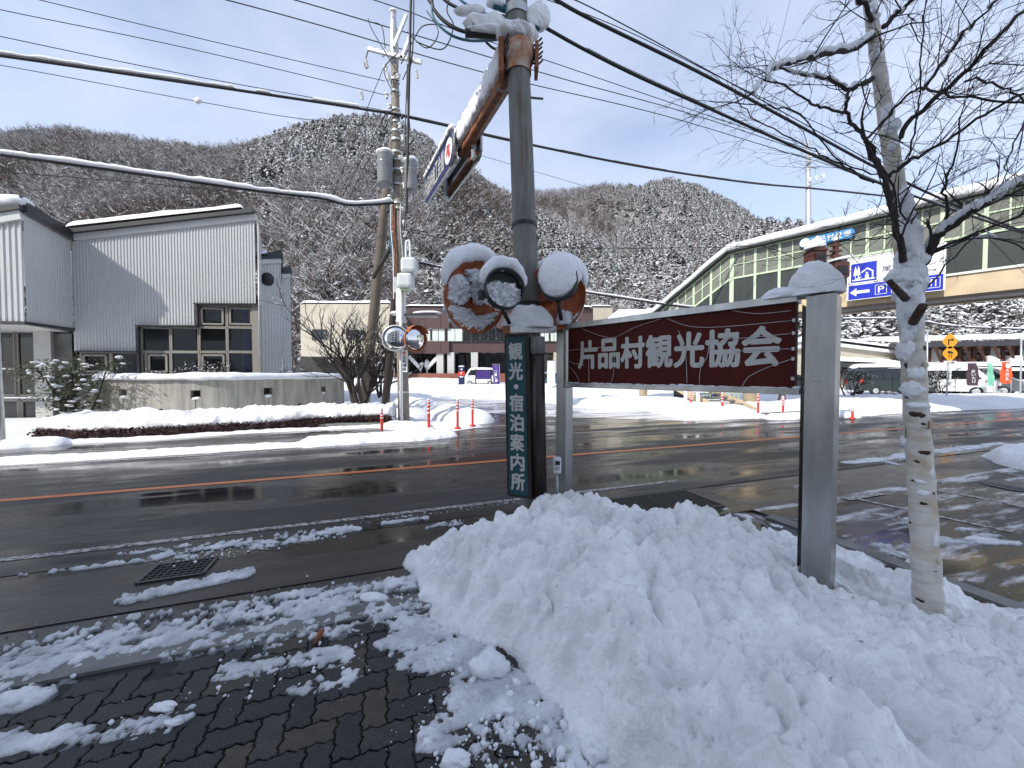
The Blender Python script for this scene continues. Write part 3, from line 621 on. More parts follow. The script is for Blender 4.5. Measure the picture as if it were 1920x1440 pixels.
# dangling wires of an old string of lights on the panel
def swire(pts, r=.0022, name='stray_wire'):
    q = MB(); q.tube(catmull([S_(a, .052, z) for a, z in pts], 6), r, 5); q.build(name, 'galv', sg, True)
for w_ in ([(.30, 2.15), (.55, 2.05), (.72, 2.02), (.95, 2.10), (1.2, 2.15)], [(1.25, 2.15), (1.45, 2.06), (1.7, 2.03), (2.16, 2.03)], [(1.78, 2.15), (1.95, 2.105), (2.16, 2.10)],
           [(.14, 1.80), (.2, 1.77), (.32, 1.76), (.34, 1.74)], [(.13, 1.74), (.2, 1.69), (.27, 1.60), (.28, 1.56)], [(.40, 1.86), (.41, 1.70), (.41, 1.56)], [(.70, 2.0), (.72, 1.8), (.71, 1.65), (.68, 1.56)],
           [(1.62, 1.96), (1.60, 1.8), (1.55, 1.70), (1.54, 1.57)], [(1.36, 2.03), (1.42, 1.85), (1.44, 1.57)], [(1.72, 1.93), (1.95, 1.93), (2.16, 1.94)], [(1.80, 1.83), (2.0, 1.835), (2.16, 1.83)], [(1.86, 1.56), (1.90, 1.63), (2.02, 1.70), (2.17, 1.76)], [(.12, 1.92), (.4, 1.925), (.7, 1.93)]):
    swire(w_)
for z in (2.03, 1.94, 1.83, 1.76, 1.62):
    q = MB(); q.box(S_(2.175, .055, z), (.008, .012, .012), AX); q.build('clip', 'galv', sg)
def snowblob(parent, c, r, seed, amp=.22, ax=None, flat=.25, name='snow_cap', freq=1.6, nu=40, nv=26):
    q = MB(); q.blob(c, r, seed, amp, nu, nv, ax, flat=flat, freq=freq); return q.build(name, 'snow_cap', parent, True)
q = MB(); q.blob(S_(SL_-.02, 0, 2.20), (.165, .12, .215), 5, .22, 44, 30, AX, flat=.03); q.blob(S_(SL_-.20, 0, 2.20), (.14, .10, .085), 6, .3, 30, 20, AX, flat=.03); q.build('snow_mound', 'snow_cap', None, True)
tag(bpy.data.objects['snow_mound'], 'heavy grey dome of snow sitting on the right sign post', 'snow')
o = snowblob(None, S_(.05, 0, 2.22), (.11, .09, .16), 8, .5, AX, .05, 'snow_mound'); tag(o, 'peaked lump of snow on top of the left sign post', 'snow')
mb = MB(); rr = random.Random(2)
for i in range(26):
    a = .15+i*.082; mb.blob(S_(a, .02, 1.552), (.06, .03, rr.uniform(.004, .016)), i, .4, 10, 6, AX)
mb.build('snow_line', 'snow_cap', sg, True)
# scratch label on right post
q = MB(); q.box(S_(SL_+.02, .1125, 1.62), (.022, .001, .005), AX); q.build('tape_mark', 'galv', sg)
# beam joining the light-box sign, the pole and the left post
beamA = P(948, 618, 3.95); beamB = P(1040, 618, 4.22)
g = thing('cross_beam', 'grey steel cross beam tying the teal light box to the maroon sign', 'beam', beamA)
mb = MB(); mb.beam(beamA, beamB, .09, .075); mb.build('bar', 'steel', g, bevel=.003)
mb = MB(); mb.box(beamA+Vector((.01, -.06, -.01)), (.04, .03, .04)); mb.build('end_bracket', 'rust', g, bevel=.004)
o = snowblob(None, (beamA+beamB)/2+Vector((-.04, 0, .03)), (.26, .10, .22), 3, .35, None, .03, 'snow_mound'); tag(o, 'sloping heap of snow on the beam above the teal light box', 'snow')
# teal light-box sign hung on the pole
a_ = R(-22); lx = Vector((math.cos(a_), math.sin(a_), 0)); ln = Vector((lx.y, -lx.x, 0))
if ln.y > 0: ln = -ln
c0 = P(951, 930, 4.02); top = P(945, 628, 4.02); lu = (top-c0).normalized(); H = (top-c0).length; wbx = .285
lb = thing('light_box_sign', 'tall narrow teal light box sign with white vertical lettering', 'sign', c0)
def B_(a, n, h): return c0+lx*a+ln*n+lu*h
BX = (lx, -ln, lu)
mb = MB(); mb.box(B_(wbx/2, -.07, H/2), (wbx/2, .07, H/2), BX); mb.build('case', 'brownmetal', lb, bevel=.004)
mb = MB(); mb.box(B_(wbx/2-.008, .003, H/2), (wbx/2-.034, .003, H/2-.03), BX); mb.build('face', 'teal', lb)
chars = '観光・宿泊案内所'; n_ = len(chars); hs = [1, 1, .6, 1, 1, 1, 1, 1]; tot = sum(hs); y = H-.075; avail = H-.14
for ch, hh in zip(chars, hs):
    h1 = avail*hh/tot
    if ch == '・':
        q = MB(); q.lathe([(.027, 0), (.027, .003), (.001, .0035)], B_(wbx/2-.01, .0065, y-h1*.45), ln, 20); q.build('dot', 'letter', lb)
    else: text(ch, B_(wbx/2-.01-.075, .0065, y-h1+.02), lx, lu, .15, h1-.035, 'letter', lb, .046, .002)
    y -= h1
# brown half-round sleeve beside the box
sl0 = B_(wbx+.075, -.06, -.02); sl1 = B_(wbx+.075, -.06, H-.03)
g = thing('cable_sleeve', 'dark brown rusty pipe sleeve running down behind the teal sign', 'pipe', sl0)
q = MB(); q.tube([sl0, sl1], .072, 20); q.build('pipe', 'brownmetal', g, True)
q = MB(); q.tube([sl0-lu*.02, sl0+lu*.03], .080, 20); q.build('collar', 'rust', g, True)
q = MB(); q.tube([sl1-lu*.18, sl1+lu*.0], .078, 20); q.build('collar', 'pole_grey', g, True)
# ================================================================== MAIN POLE
pb = P(1003, 965, 4.42); pt = P(962, -160, 4.42)
mp_ = thing('utility_pole', 'near thick grey concrete pole with rust streaks and a rusty clamp', 'pole', pb)
def PO(v):      # centre of the pole at picture height v
    k = (v-965)/(-160-965); return pb.lerp(pt, k)
q = MB(); ks = np.linspace(0, 1, 14); q.tube([pb.lerp(pt, k) for k in ks], [.158-.036*k for k in ks], 28); q.build('shaft', 'pole_grey', mp_, True)
for v, h, r in ((22, .05, .140), (412, .02, .152), (560, .018, .156)):
    c = PO(v); q = MB(); q.tube([c-UP*h, c+UP*h], r, 28, False); q.build('band', 'black' if v > 100 else 'galv', mp_, True)
# rust streaks: thin stains
q = MB(); c1 = PO(180); c2 = PO(330)
q.beam(c1+Vector((-.0, -.150, 0)), c2+Vector((.0, -.154, 0)), .012, .006); q.beam(PO(240)+Vector((.06, -.142, 0)), PO(300)+Vector((.06, -.145, 0)), .007, .005); q.build('rust_streak', 'rust', mp_)
c = PO(105); q = MB(); q.lathe([(.150, -.17), (.152, -.05), (.185, .0), (.19, .12), (.16, .16)], c, UP, 14); q.build('clamp_plate', 'rust_pale', mp_, True)
q = MB(); q.box(c+Vector((-.2, -.02, -.02)), (.03, .10, .19)); q.box(c+Vector((.21, -.02, -.02)), (.02, .10, .15)); q.build('clamp_bracket', 'rust', mp_, bevel=.004)
for i in range(6):
    b = c+Vector((.17+.01*(i % 2), -.05, .12-.05*i)); q = MB(); q.beam(b, b+Vector((.10, -.03, .07)), .014, .014); q.build('bolt', 'black', mp_)
for i in range(3):
    b = c+Vector((-.16, -.12, .10-.07*i)); q = MB(); q.beam(b, b+Vector((.05, -.06, .05)), .014, .014); q.build('bolt', 'black', mp_)
mb = MB(); mb.tube([PO(160)+Vector((-.28, -.02, 0)), PO(172)+Vector((.05, 0, 0)), PO(180)+Vector((.27, -.04, 0))], .012, 8); mb.build('step_bolt', 'castiron', mp_, True)
snowblob(mp_, PO(72)+Vector((-.02, -.08, .02)), (.21, .17, .09), 12, .55, None, .6)
# insulators, splice boxes and snow either side of the pole top
def tube_thing(name, label, cat, pts, r, m, snow=None, n=8, parent=None):
    q = MB(); q.tube(pts, r, n); o = q.build(name, m, parent, True)
    if label: tag(o, label, cat)
    return o
q = thing('cable_closure', 'snow covered black and teal cable closures strapped to the near pole top', 'cable box', PO(40))
for a, b, r, m_, nm in (((872, 62), (948, 66), .045, 'cable', 'sleeve'), ((884, 48), (925, 34), .055, 'cable_teal', 'sleeve'), ((1000, 52), (1024, 42), .05, 'cable_teal', 'sleeve'), ((925, 8), (950, 18), .04, 'cable_teal', 'sleeve')):
    w = MB(); w.tube([P(*a, 4.35), P(*b, 4.4)], r, 12); w.build(nm, m_, q, True)
for c_, r, s in (((895, 42), (.16, .07, .08), 1), ((925, 45), (.14, .07, .10), 2), ((880, 20), (.16, .06, .05), 3), ((1010, 35), (.12, .07, .15), 4), ((930, 5), (.10, .06, .06), 5), ((905, 58), (.2, .07, .05), 6)):
    snowblob(q, P(*c_, 4.35), r, s, .5, None, .7, nu=24, nv=16)
# ---- arm carrying the hanging road signs
AZ = PO(122).z; aA = PO(122)+Vector((-.10, .06, 0)); aB = Vector((-.80, 6.05, AZ))
arm = thing('sign_arm', 'rusty square arm reaching from the near pole towards the hanging signs', 'sign arm', aA)
q = MB(); q.beam(aA, aB, .15, .15); q.build('tube', 'rust_pale', arm, bevel=.01)
q = MB(); dr = (aB-aA).normalized(); sdv = dr.cross(UP).normalized()
q.beam(aA-sdv*.078, aB-sdv*.078, .004, .13); q.beam(aA-UP*.078-sdv*.03, aB-UP*.078-sdv*.03, .08, .004); q.build('rust_side', 'rust', arm)
q = MB(); uu = sdv.cross(dr)
N = 16; vv = []

for i in range(15): q.blob(aA.lerp(aB, .05+.9*i/14)+uu*.15-sdv*.03, (.15, .13, .24+.02*math.sin(i*1.9)), i, .25, 18, 12, (dr, sdv, uu), flat=.5)
q.build('snow_cap', 'snow_cap', arm, True)
# two parallel sign boards, hanging either side of the arm's end and reaching on over the road
bdir = Vector((-.46, .888, 0)).normalized(); bout = Vector((-.888, -.46, 0)).normalized()      # bout: towards the left, where the blue face looks
def board(c0, L_, h, n, label, face, txt):
    d = bdir; g = thing('hanging_sign', label, 'sign', c0)
    pl = [c0+d*a+UP*b for a, b in ((0, -h*.28), (0, h*.28), (h*.10, h*.43), (h*.30, h*.5), (L_-h*.3, h*.5), (L_-h*.08, h*.4), (L_, h*.2), (L_, -h*.2), (L_-h*.08, -h*.4), (L_-h*.3, -h*.5), (h*.30, -h*.5), (h*.10, -h*.43))]
    q = MB(); q.prism(pl, -n*.03); q.build('board', 'steel', g)
    cc = c0+d*L_/2
    q = MB(); q.prism([cc+(p-cc)*.97+n*.004 for p in pl], -n*.003); q.build('face', face, g)
    for z in (.12, -.12): q = MB(); q.beam(c0+d*.1-n*.055+UP*z, c0+d*(L_-.1)-n*.055+UP*z, .05, .05); q.build('back_channel', 'rust' if z < 0 else 'castiron', g)
    for a in (.16, L_-.2): q = MB(); q.box(c0+d*a-n*.075, (.05, .03, h*.42), (d, n, UP)); q.build('mount', 'galv', g, bevel=.004)
    for k in (-.08, .0, .08): q = MB(); q.lathe([(.018, 0), (.018, .012), (.002, .018)], c0+d*.16-n*.10+UP*k, -n, 10); q.build('bolt', 'white', g)
    return g
c0 = Vector((-.90, 5.72, AZ-.06)); LB_ = 1.72; HB_ = .52
fb = board(c0, LB_, HB_, bout, 'narrow blue board hanging from the arm with white characters and red arrow', 'navy', 1)
ex = -bdir; i0 = c0+bdir*(LB_-.06)
for i, ch in enumerate('片品村商工会館'):
    text(ch, i0+ex*(i*(LB_-.48)/7)-UP*.16+bout*.006, ex, UP, (LB_-.48)/7*.90, .33, 'letter', fb, .05, .002)
ce = c0+bdir*.20; w = MB(); w.lathe([(.19, .006), (.19, .009), (.001, .0092)], ce, bout, 30); w.build('disc', 'white', fb)
w = MB(); ar = [(-.045, -.13), (.045, -.13), (.045, .0), (.13, .0), (0, .15), (-.13, .0), (-.045, .0)]
w.prism([ce+ex*(a*.8-b*.5)+UP*(b*.8+a*.5)+bout*.011 for a, b in ar], bout*.002); w.build('arrow', 'red', fb)
w = MB()
for i in range(12): w.blob(c0+bdir*(.12+i*.135)-bout*.01+UP*(HB_/2+.02), (.11, .05, .07), i, .4, 12, 8, (bdir, bout, UP), flat=.4)
w.build('snow_cap', 'snow_cap', fb, True)
gb = board(Vector((-.44, 5.62, AZ-.08)), 1.75, .46, -bout, 'grey backed board hanging beside the blue one, seen from behind', 'galv', 0)
w = MB()
for i in range(8): w.blob(Vector((-.44, 5.62, AZ+.17))+bdir*(.1+i*.12), (.09, .04, .04), i, .5, 12, 8, (bdir, bout, UP), flat=.4)
w.build('snow_cap', 'snow_cap', gb, True)
# ================================================================== ORANGE MIRRORS AND HOODED LAMPS
def dish(label, c, ax, r, seeds, side, name='traffic_mirror'):
    ax = Vector(ax).normalized(); g = thing(name, label, 'traffic mirror', c)
    q = MB(); q.lathe([(.001, -.11), (r*.4, -.10), (r*.75, -.065), (r*.97, -.01), (r, .0), (r*1.02, .01), (r*1.02, .025), (r*.98, .02), (r*.965, .005), (r*.74, -.045), (r*.4, -.085), (.001, -.095)], c, ax, 48); q.build('dish', 'orange', g, True)
    a = ax.cross(UP).normalized(); b = a.cross(ax)
    if b.z < 0: b = -b
    return g, a, b, ax
def patch(parent, c, a, b, ax, pts, th, seed, name='snow_patch', m='snow_cap'):
    """irregular slab of snow stuck on a face: outline pts in the (a,b) plane"""
    q = MB(); cx = sum(p[0] for p in pts)/len(pts); cy = sum(p[1] for p in pts)/len(pts)
    k_ = 1.13 if abs(cx) < .3 and th > .045 else 1; pts = [(cx+(p[0]-cx)*k_, cy+(p[1]-cy)*k_) for p in pts]; rim = catmull([Vector((p[0], p[1], 0)) for p in pts+[pts[0]]], 12)[:-1]; N = len(rim); vs = []; rings = 14
    for k in range(rings+1):
        f = k/rings
        for i, p in enumerate(rim):
            x = cx+(p.x-cx)*f; y = cy+(p.y-cy)*f
            h = th*math.sqrt(max(0, 1-f**4))*(0.8+1.5*float(fbm(np.array([x*26+seed*5]), np.array([y*26+9.]), 4, .6)[0]-.5)*2.0)
            if k == rings: h = -.01
            j = (float(fbm(np.array([x*34+seed]), np.array([y*34.]), 4, .65)[0])-.5)*.085*f*f
            vs.append(c+a*(x+j)+b*(y+j)+ax*h)
    fs = [(k*N+i, k*N+(i+1) % N, (k+1)*N+(i+1) % N, (k+1)*N+i) for k in range(rings) for i in range(N)]
    q.add(vs, fs); return q.build(name, m, parent, True)
c = P(892, 556, 4.10)
g, a, b, ax = dish('large orange traffic mirror dish left of the near pole, half packed with snow', c, (.62, -.76, -.12), .395, 1, -1)
if a.x < 0: a = -a
patch(g, c-ax*.035, a, b, ax, [(-.36, -.06), (-.24, -.09), (-.13, -.08), (-.07, .0), (-.09, .12), (-.16, .19), (-.27, .17), (-.34, .09)], .06, 1)
patch(g, c-ax*.05, a, b, ax, [(-.12, .26), (.10, .29), (.20, .15), (.20, .0), (.06, -.06), (-.02, .02), (-.04, .14)], .06, 2)
patch(g, c-ax*.045, a, b, ax, [(-.35, -.11), (-.22, -.12), (-.10, -.15), (-.02, -.20), (.10, -.22), (.22, -.16), (.33, -.14), (.30, -.25), (.18, -.34), (.02, -.375), (-.18, -.33), (-.30, -.22)], .07, 3)
def crescent(parent, c, a, b, ax, r, a0, a1, h, w, seed, name='snow_cap'):
    """snow lying on the upper rim of a disc"""
    q = MB(); K = 30; pts = []; rad = []; vs = []; N = 14
    for i in range(K+1):
        t = i/K; an = a0+(a1-a0)*t; e = math.sin(math.pi*t)**.55; hh = h*e+.006; cc = c+(a*math.cos(an)+b*math.sin(an))*(r+hh*.80)+b*hh*.12
        ra = a*math.cos(an)+b*math.sin(an)
        for k in range(N):
            p = 2*math.pi*k/N; nz = 1+.6*(float(fbm(np.array([i*.35+seed]), np.array([k*.5+seed]), 3)[0])-.5)
            vs.append(cc+ra*(math.cos(p)*hh*nz)+ax*(math.sin(p)*w*(e*.8+.2)*nz))
    fs = [(i*N+k, i*N+(k+1) % N, (i+1)*N+(k+1) % N, (i+1)*N+k) for i in range(K) for k in range(N)]
    q.add(vs, fs); return q.build(name, 'snow_cap', parent, True)
crescent(g, c, a, b, ax, .385, R(30), R(172), .082, .10, 1)
q = MB(); q.tube([c-ax*.09, c-ax*.2+Vector((.12, .1, 0))], .03, 10); q.build('mount', 'rust', g, True)
# black hooded round lamps
def hood(label, c, ax, r, front=True):
    ax = Vector(ax).normalized(); g = thing('hooded_lamp', label, 'lamp', c)
    q = MB(); q.lathe([(.001, -.09), (r*.6, -.085), (r*.93, -.05), (r, 0), (r*1.0, .10), (r*.96, .10), (r*.95, .0), (r*.9, -.03), (.001, -.035)], c, ax, 44); q.build('hood', 'darkgreen', g, True)
    a = ax.cross(UP).normalized(); a = a if a.x > 0 else -a; b = a.cross(ax); b = b if b.z > 0 else -b
    return g, a, b, ax
c = P(943, 545, 3.78); r = .205
g, a, b, ax = hood('round black hooded lamp with snow inside, before the left orange mirror', c, (.30, -.88, .10), r)
patch(g, c-ax*.02, a, b, ax, [(-.185, -.02), (-.15, .05), (-.05, .085), (.06, .075), (.15, .03), (.185, -.03), (.16, -.10), (.08, -.165), (-.03, -.18), (-.12, -.14), (-.17, -.08)], .07, 5)
o = crescent(g, c+ax*.03, a, b, ax, r*.99, R(8), R(168), .068, .09, 3)
q = MB(); q.tube([c-b*r*.95-ax*.02, P(955, 606, 3.9)], .022, 10); q.build('stem', 'black', g, True)
q = MB(); q.box(c-a*r*1.08-ax*.03-b*.05, (.03, .03, .045), (a, ax, b)); q.build('hinge', 'darkgreen', g, bevel=.006)
q = MB(); q.tube(catmull([c-b*r-ax*.02, c-b*(r+.07)-a*.05, P(930, 615, 3.9), P(950, 625, 3.95)]), .006, 6); q.build('cord', 'cable', g, True)
c = P(1047, 530, 3.86); r = .205
g, a, b, ax = hood('round dark lamp whose whole front is packed with snow, right of the pole', c, (-.22, -.9, .16), r)
q = MB(); vs = []
q.blob(c+ax*.07+b*.045, (.205, .085, .235), 9, .08, 44, 30, (a, ax, b), freq=3); q.build('snow_cap', 'snow_cap', g, True)
q = MB(); q.blob(c+ax*.01+b*.10+a*.03, (.215, .10, .20), 4, .08, 44, 30, (a, ax, b), freq=3); q.build('snow_cap', 'snow_cap', g, True)
q = MB(); q.tube([c-b*r*.9-ax*.02, P(1052, 600, 3.95)], .022, 10); q.build('stem', 'black', g, True)
c = P(1040, 556, 4.22)
g, a, b, ax = dish('orange traffic mirror dish right of the pole, mostly behind the snowy lamp', c, (-.55, -.82, -.1), .375, 1, 1)
if a.x < 0: a = -a
crescent(g, c, a, b, ax, .365, R(10), R(120), .06, .09, 6)
patch(g, c-ax*.04, a, b, ax, [(.12, -.30), (.24, -.26), (.33, -.10), (.30, -.2), (.22, -.33)], .04, 7)
q = MB(); q.tube([c-ax*.09, PO(560)], .03, 10); q.build('mount', 'rust', g, True)
# ---- electric meter on the left post
c = P(1044, 872, 4.12); g = thing('meter_box', 'small white outlet box with dark window beside the left sign post', 'electric box', c)
q = MB(); q.box(c, (.048, .03, .095)); q.build('case', 'white_paint', g, bevel=.02)
q = MB(); q.box(c+Vector((.005, -.032, .03)), (.026, .003, .022)); q.build('window', 'black', g)
q = MB(); q.box(c+Vector((.003, -.032, -.03)), (.026, .003, .02)); q.build('flap', 'galv', g)
q = MB(); q.tube([c-UP*.09, P(1046, 960, 4.12)], .014, 10); q.build('conduit', 'galv', g, True)
for v in (900, 925): q = MB(); q.tube([P(1046, v, 4.12)-UP*.006, P(1046, v, 4.12)+UP*.006], .018, 10); q.build('clip', 'steel', g, True)
q = MB(); q.tube([P(990, 1000, 4.32), P(990, 925, 4.32)], .085, 20); g = q.build('pipe_base', 'pole_grey', None, True); tag(g, 'grey pipe foot showing under the teal light box', 'pipe')
# ================================================================== BIRCH
bt = [(1742, 1165, 2.25), (1736, 1060, 2.26), (1727, 900, 2.28), (1717, 760, 2.30), (1710, 640, 2.31), (1702, 520, 2.32), (1692, 420, 2.33), (1678, 330, 2.34), (1662, 230, 2.36), (1648, 130, 2.37), (1635, 40, 2.38), (1620, -80, 2.4), (1600, -220, 2.42)]
br = [.070, .066, .061, .058, .056, .056, .048, .043, .039, .036, .032, .026, .020]
bp_ = [P(*q) for q in bt]; bpc = catmull(bp_, 8); brc = np.interp(np.linspace(0, len(br)-1, len(bpc)), range(len(br)), br)
birch = thing('birch_tree', 'white barked birch with bare dark branches standing in the snow pile', 'tree', bp_[0])
rr = random.Random(11)
rad = [r*(1+.05*math.sin(i*1.7)+rr.uniform(-.02, .03)) for i, r in enumerate(brc)]
q = MB(); q.tube(bpc, rad, 26); q.build('trunk', 'birch', birch, True)
M['scar'] = mat('scar', (.022, .014, .010), .85, vs=30, col2=(.075, .04, .024), bump=.6, bs=60)
M['peel'] = mat('peel', (.45, .28, .16), .6, vs=10, col2=(.55, .5, .42))
def on_trunk(v, ang, off=0.):
    i = min(range(len(bpc)), key=lambda k: abs((702-(bpc[k].z-CAMH)/bpc[k].y*693)-v)); c = bpc[i]; r = rad[i]
    view = Vector((-c.x, -c.y, 0)).normalized(); side = view.cross(UP)    # to the left of view? resolved by sign
    if side.x < 0: side = -side
    d = view*math.cos(ang)+side*math.sin(ang); return c+d*(r+off), d, side, r
for v, ang, w, h in ((1128, -.45, .035, .014), (985, -1.0, .018, .012), (935, .1, .03, .016), (865, .1, .0, .0), (893, -.4, .036, .012), (868, -.15, .032, .013), (840, .45, .042, .018), (800, .5, .026, .012), (915, .9, .014, .012), (775, .1, .055, .024), (735, .4, .02, .01), (688, -.6, .02, .03), (655, 1.1, .02, .03), (742, -.6, .03, .014), (1068, .6, .01, .006)):
    if w == 0: continue
    p, d, sd2, r = on_trunk(v, ang, -.006); t_ = d.cross(UP)
    q = MB(); q.blob(p, (w*.6, .010, h*.75), int(v), .5, 16, 10, (t_, d, UP)); q.build('bark_scar', 'scar', birch, True)
for v, ang, w, h in ((805, -1.15, .02, .07), (790, 1.1, .03, .05), (655, -1.1, .03, .02), (690, .95, .035, .025), (1040, .8, .012, .03), (860, .2, .03, .025)):
    w *= .55; h *= .5; p, d, sd2, r = on_trunk(v, ang, .002); t_ = d.cross(UP)
    q = MB(); pts = [(-w, -h), (-w*.4, -h*1.2), (w*.7, -h*.8), (w, h*.2), (w*.3, h), (-w*.8, h*.7)]
    q.prism([p+t_*a+UP*b+d*(.006*abs(a)/w) for a, b in pts], d*.003); q.build('peeling_bark', 'peel', birch)
# snow on the trunk
for v, ang, r3, s in ((905, .0, (.03, .02, .012), 1), (925, .05, (.035, .02, .02), 2), (760, .2, (.06, .03, .022), 3), (830, -1.3, (.022, .03, .035), 4), (725, -.3, (.07, .03, .05), 5), (650, -.6, (.06, .03, .07), 6), (700, .2, (.05, .03, .04), 8),
                      (560, .15, (.080, .07, .17), 7), (520, .3, (.105, .08, .10), 9), (545, -.5, (.06, .06, .07), 31), (500, -.2, (.07, .06, .08), 32), (475, .6, (.07, .06, .16), 10), (430, .4, (.06, .05, .12), 11), (600, .1, (.06, .05, .12), 12), (515, -.9, (.09, .06, .05), 13), (490, 1.0, (.07, .05, .07), 33), (400, .5, (.05, .05, .08), 34), (620, -.3, (.04, .03, .07), 35), (380, .4, (.04, .04, .06), 14), (250, .5, (.055, .04, .05), 15), (225, .3, (.04, .03, .06), 16), (125, -.1, (.04, .03, .035), 17), (110, .3, (.035, .03, .03), 18), (40, .1, (.045, .04, .05), 19), (20, .0, (.04, .03, .04), 20), (55, .6, (.03, .03, .025), 21), (880, .9, (.015, .015, .03), 22), (1000, .9, (.02, .015, .05), 23), (290, .1, (.03, .03, .05), 24)):
    p, d, sd2, r = on_trunk(v, ang, -.005); t_ = d.cross(UP)
    q = MB(); q.blob(p, (r3[0]*.74, r3[1]*.8, r3[2]*.92), s, .55, 22, 16, (t_, d, UP), freq=2.2); q.build('snow_clump', 'snow_cap', birch, True)
# stubs at the fork
for a_, b_2, r0, r1 in (((1698, 560), (1668, 528), .020, .014), ((1712, 604), (1730, 574), .024, .021)):
    A = P(*a_, 2.25); B = P(*b_2, 2.12); q = MB(); q.tube([A, A.lerp(B, .6), B], [r0, (r0+r1)/2, r1], 12); q.build('stub', 'scar', birch, True)
# limbs: (points u,v,Y ; r0, r1, twigs, snow)
LIMBS = [
 ([(1632, 70, 2.37), (1600, 92, 2.3), (1560, 97, 2.2), (1500, 112, 2.1), (1455, 125, 2.0), (1430, 150, 1.95), (1405, 180, 1.9)], .026, .006, 16, .9),
 ([(1634, 148, 2.36), (1610, 158, 2.3), (1592, 168, 2.25), (1560, 150, 2.2), (1510, 140, 2.1), (1440, 120, 2.0)], .022, .004, 15, .3),
 ([(1592, 168, 2.25), (1588, 190, 2.2), (1582, 210, 2.2), (1545, 200, 2.1), (1515, 192, 2.0), (1480, 165, 1.9), (1430, 150, 1.85)], .013, .004, 12, 0),
 ([(1582, 210, 2.2), (1600, 235, 2.2), (1625, 262, 2.22), (1650, 310, 2.25), (1660, 330, 2.26)], .012, .014, 8, 0),
 ([(1695, 490, 2.26), (1682, 440, 2.22), (1672, 390, 2.2), (1662, 345, 2.2), (1640, 300, 2.2), (1622, 262, 2.15)], .026, .013, 6, 0),
 ([(1668, 332, 2.2), (1700, 305, 2.15), (1760, 272, 2.05), (1830, 225, 1.95), (1930, 170, 1.85), (2050, 120, 1.8)], .013, .006, 22, 0),
 ([(1625, 262, 2.2), (1660, 222, 2.2), (1700, 180, 2.15), (1730, 168, 2.1), (1770, 178, 2.0), (1860, 190, 1.9), (1960, 196, 1.8)], .010, .006, 20, 0),
 ([(1680, 268, 2.34), (1710, 225, 2.3), (1760, 178, 2.2), (1815, 130, 2.1), (1870, 70, 2.0), (1930, 10, 1.95), (1990, -50, 1.9)], .020, .008, 26, .1),
 ([(1730, 168, 2.25), (1765, 120, 2.2), (1800, 70, 2.1), (1850, 20, 2.0), (1900, -30, 1.9)], .012, .005, 18, .1),
 ([(1655, 52, 2.38), (1680, 28, 2.35), (1705, 5, 2.3), (1740, -50, 2.2)], .02, .01, 8, .1),
 ([(1638, 50, 2.38), (1625, 15, 2.3), (1590, -20, 2.25), (1560, -60, 2.2)], .018, .01, 9, .2),
 ([(1700, 300, 2.25), (1716, 240, 2.2), (1722, 190, 2.15), (1728, 100, 2.1), (1735, 10, 2.0), (1730, -60, 2.0)], .007, .003, 14, 0),
 ([(1815, 148, 2.1), (1850, 155, 2.0), (1890, 168, 1.9), (1930, 200, 1.9), (1900, 270, 1.85), (1880, 320, 1.8)], .008, .003, 14, 0),
 ([(1640, 345, 2.3), (1600, 320, 2.3), (1560, 300, 2.25), (1500, 270, 2.2), (1420, 225, 2.1), (1380, 190, 2.1)], .007, .003, 14, .0),
 ([(1660, 330, 2.3), (1580, 305, 2.2), (1500, 215, 2.1), (1440, 200, 2.05), (1330, 190, 2.0)], .006, .003, 14, .0),
 ([(1712, 520, 2.3), (1738, 480, 2.28), (1762, 440, 2.2), (1810, 405, 2.1), (1850, 380, 2.0), (1900, 348, 1.95), (1960, 320, 1.9)], .040, .010, 18, 1.3),
 ([(1748, 458, 2.25), (1775, 400, 2.2), (1770, 350, 2.15), (1790, 300, 2.1), (1800, 220, 2.0)], .012, .004, 14, 0),
 ([(1740, 478, 2.26), (1800, 455, 2.2), (1860, 445, 2.1), (1930, 470, 2.0)], .010, .004, 10, .5),
 ([(1692, 440, 2.3), (1640, 448, 2.25), (1580, 452, 2.2), (1520, 470, 2.15), (1480, 490, 2.1)], .006, .002, 8, 0),
 ([(1690, 425, 2.3), (1650, 420, 2.25), (1600, 440, 2.2), (1555, 455, 2.15)], .005, .002, 7, 0),
 ([(1720, 560, 2.3), (1790, 480, 2.1), (1850, 430, 2.0), (1930, 400, 1.9)], .006, .003, 8, 0)]
rr = random.Random(23)
def twig(mb, p, d, L, r, lev):
    n = 5; pts = [p]; dd = d.copy()
    for i in range(n):
        dd = (dd+Vector((rr.gauss(0, .17), rr.gauss(0, .17), rr.gauss(0, .16)-.02*lev))).normalized(); pts.append(pts[-1]+dd*L/n)
    mb.tube(pts, [r*(1-.75*i/n) for i in range(n+1)], 4 if lev < 2 else 3, False)
    if lev < 3:
        for _ in range([3, 2, 1][lev]):
            k = rr.randrange(1, n); b = (pts[k]-pts[k-1]).normalized(); rnd = Vector((rr.gauss(0, 1), rr.gauss(0, 1), rr.gauss(.15, .9))).normalized()
            twig(mb, pts[k], (b*.75+rnd*.62).normalized(), L*rr.uniform(.35, .6), max(r*.55, .0011), lev+1)
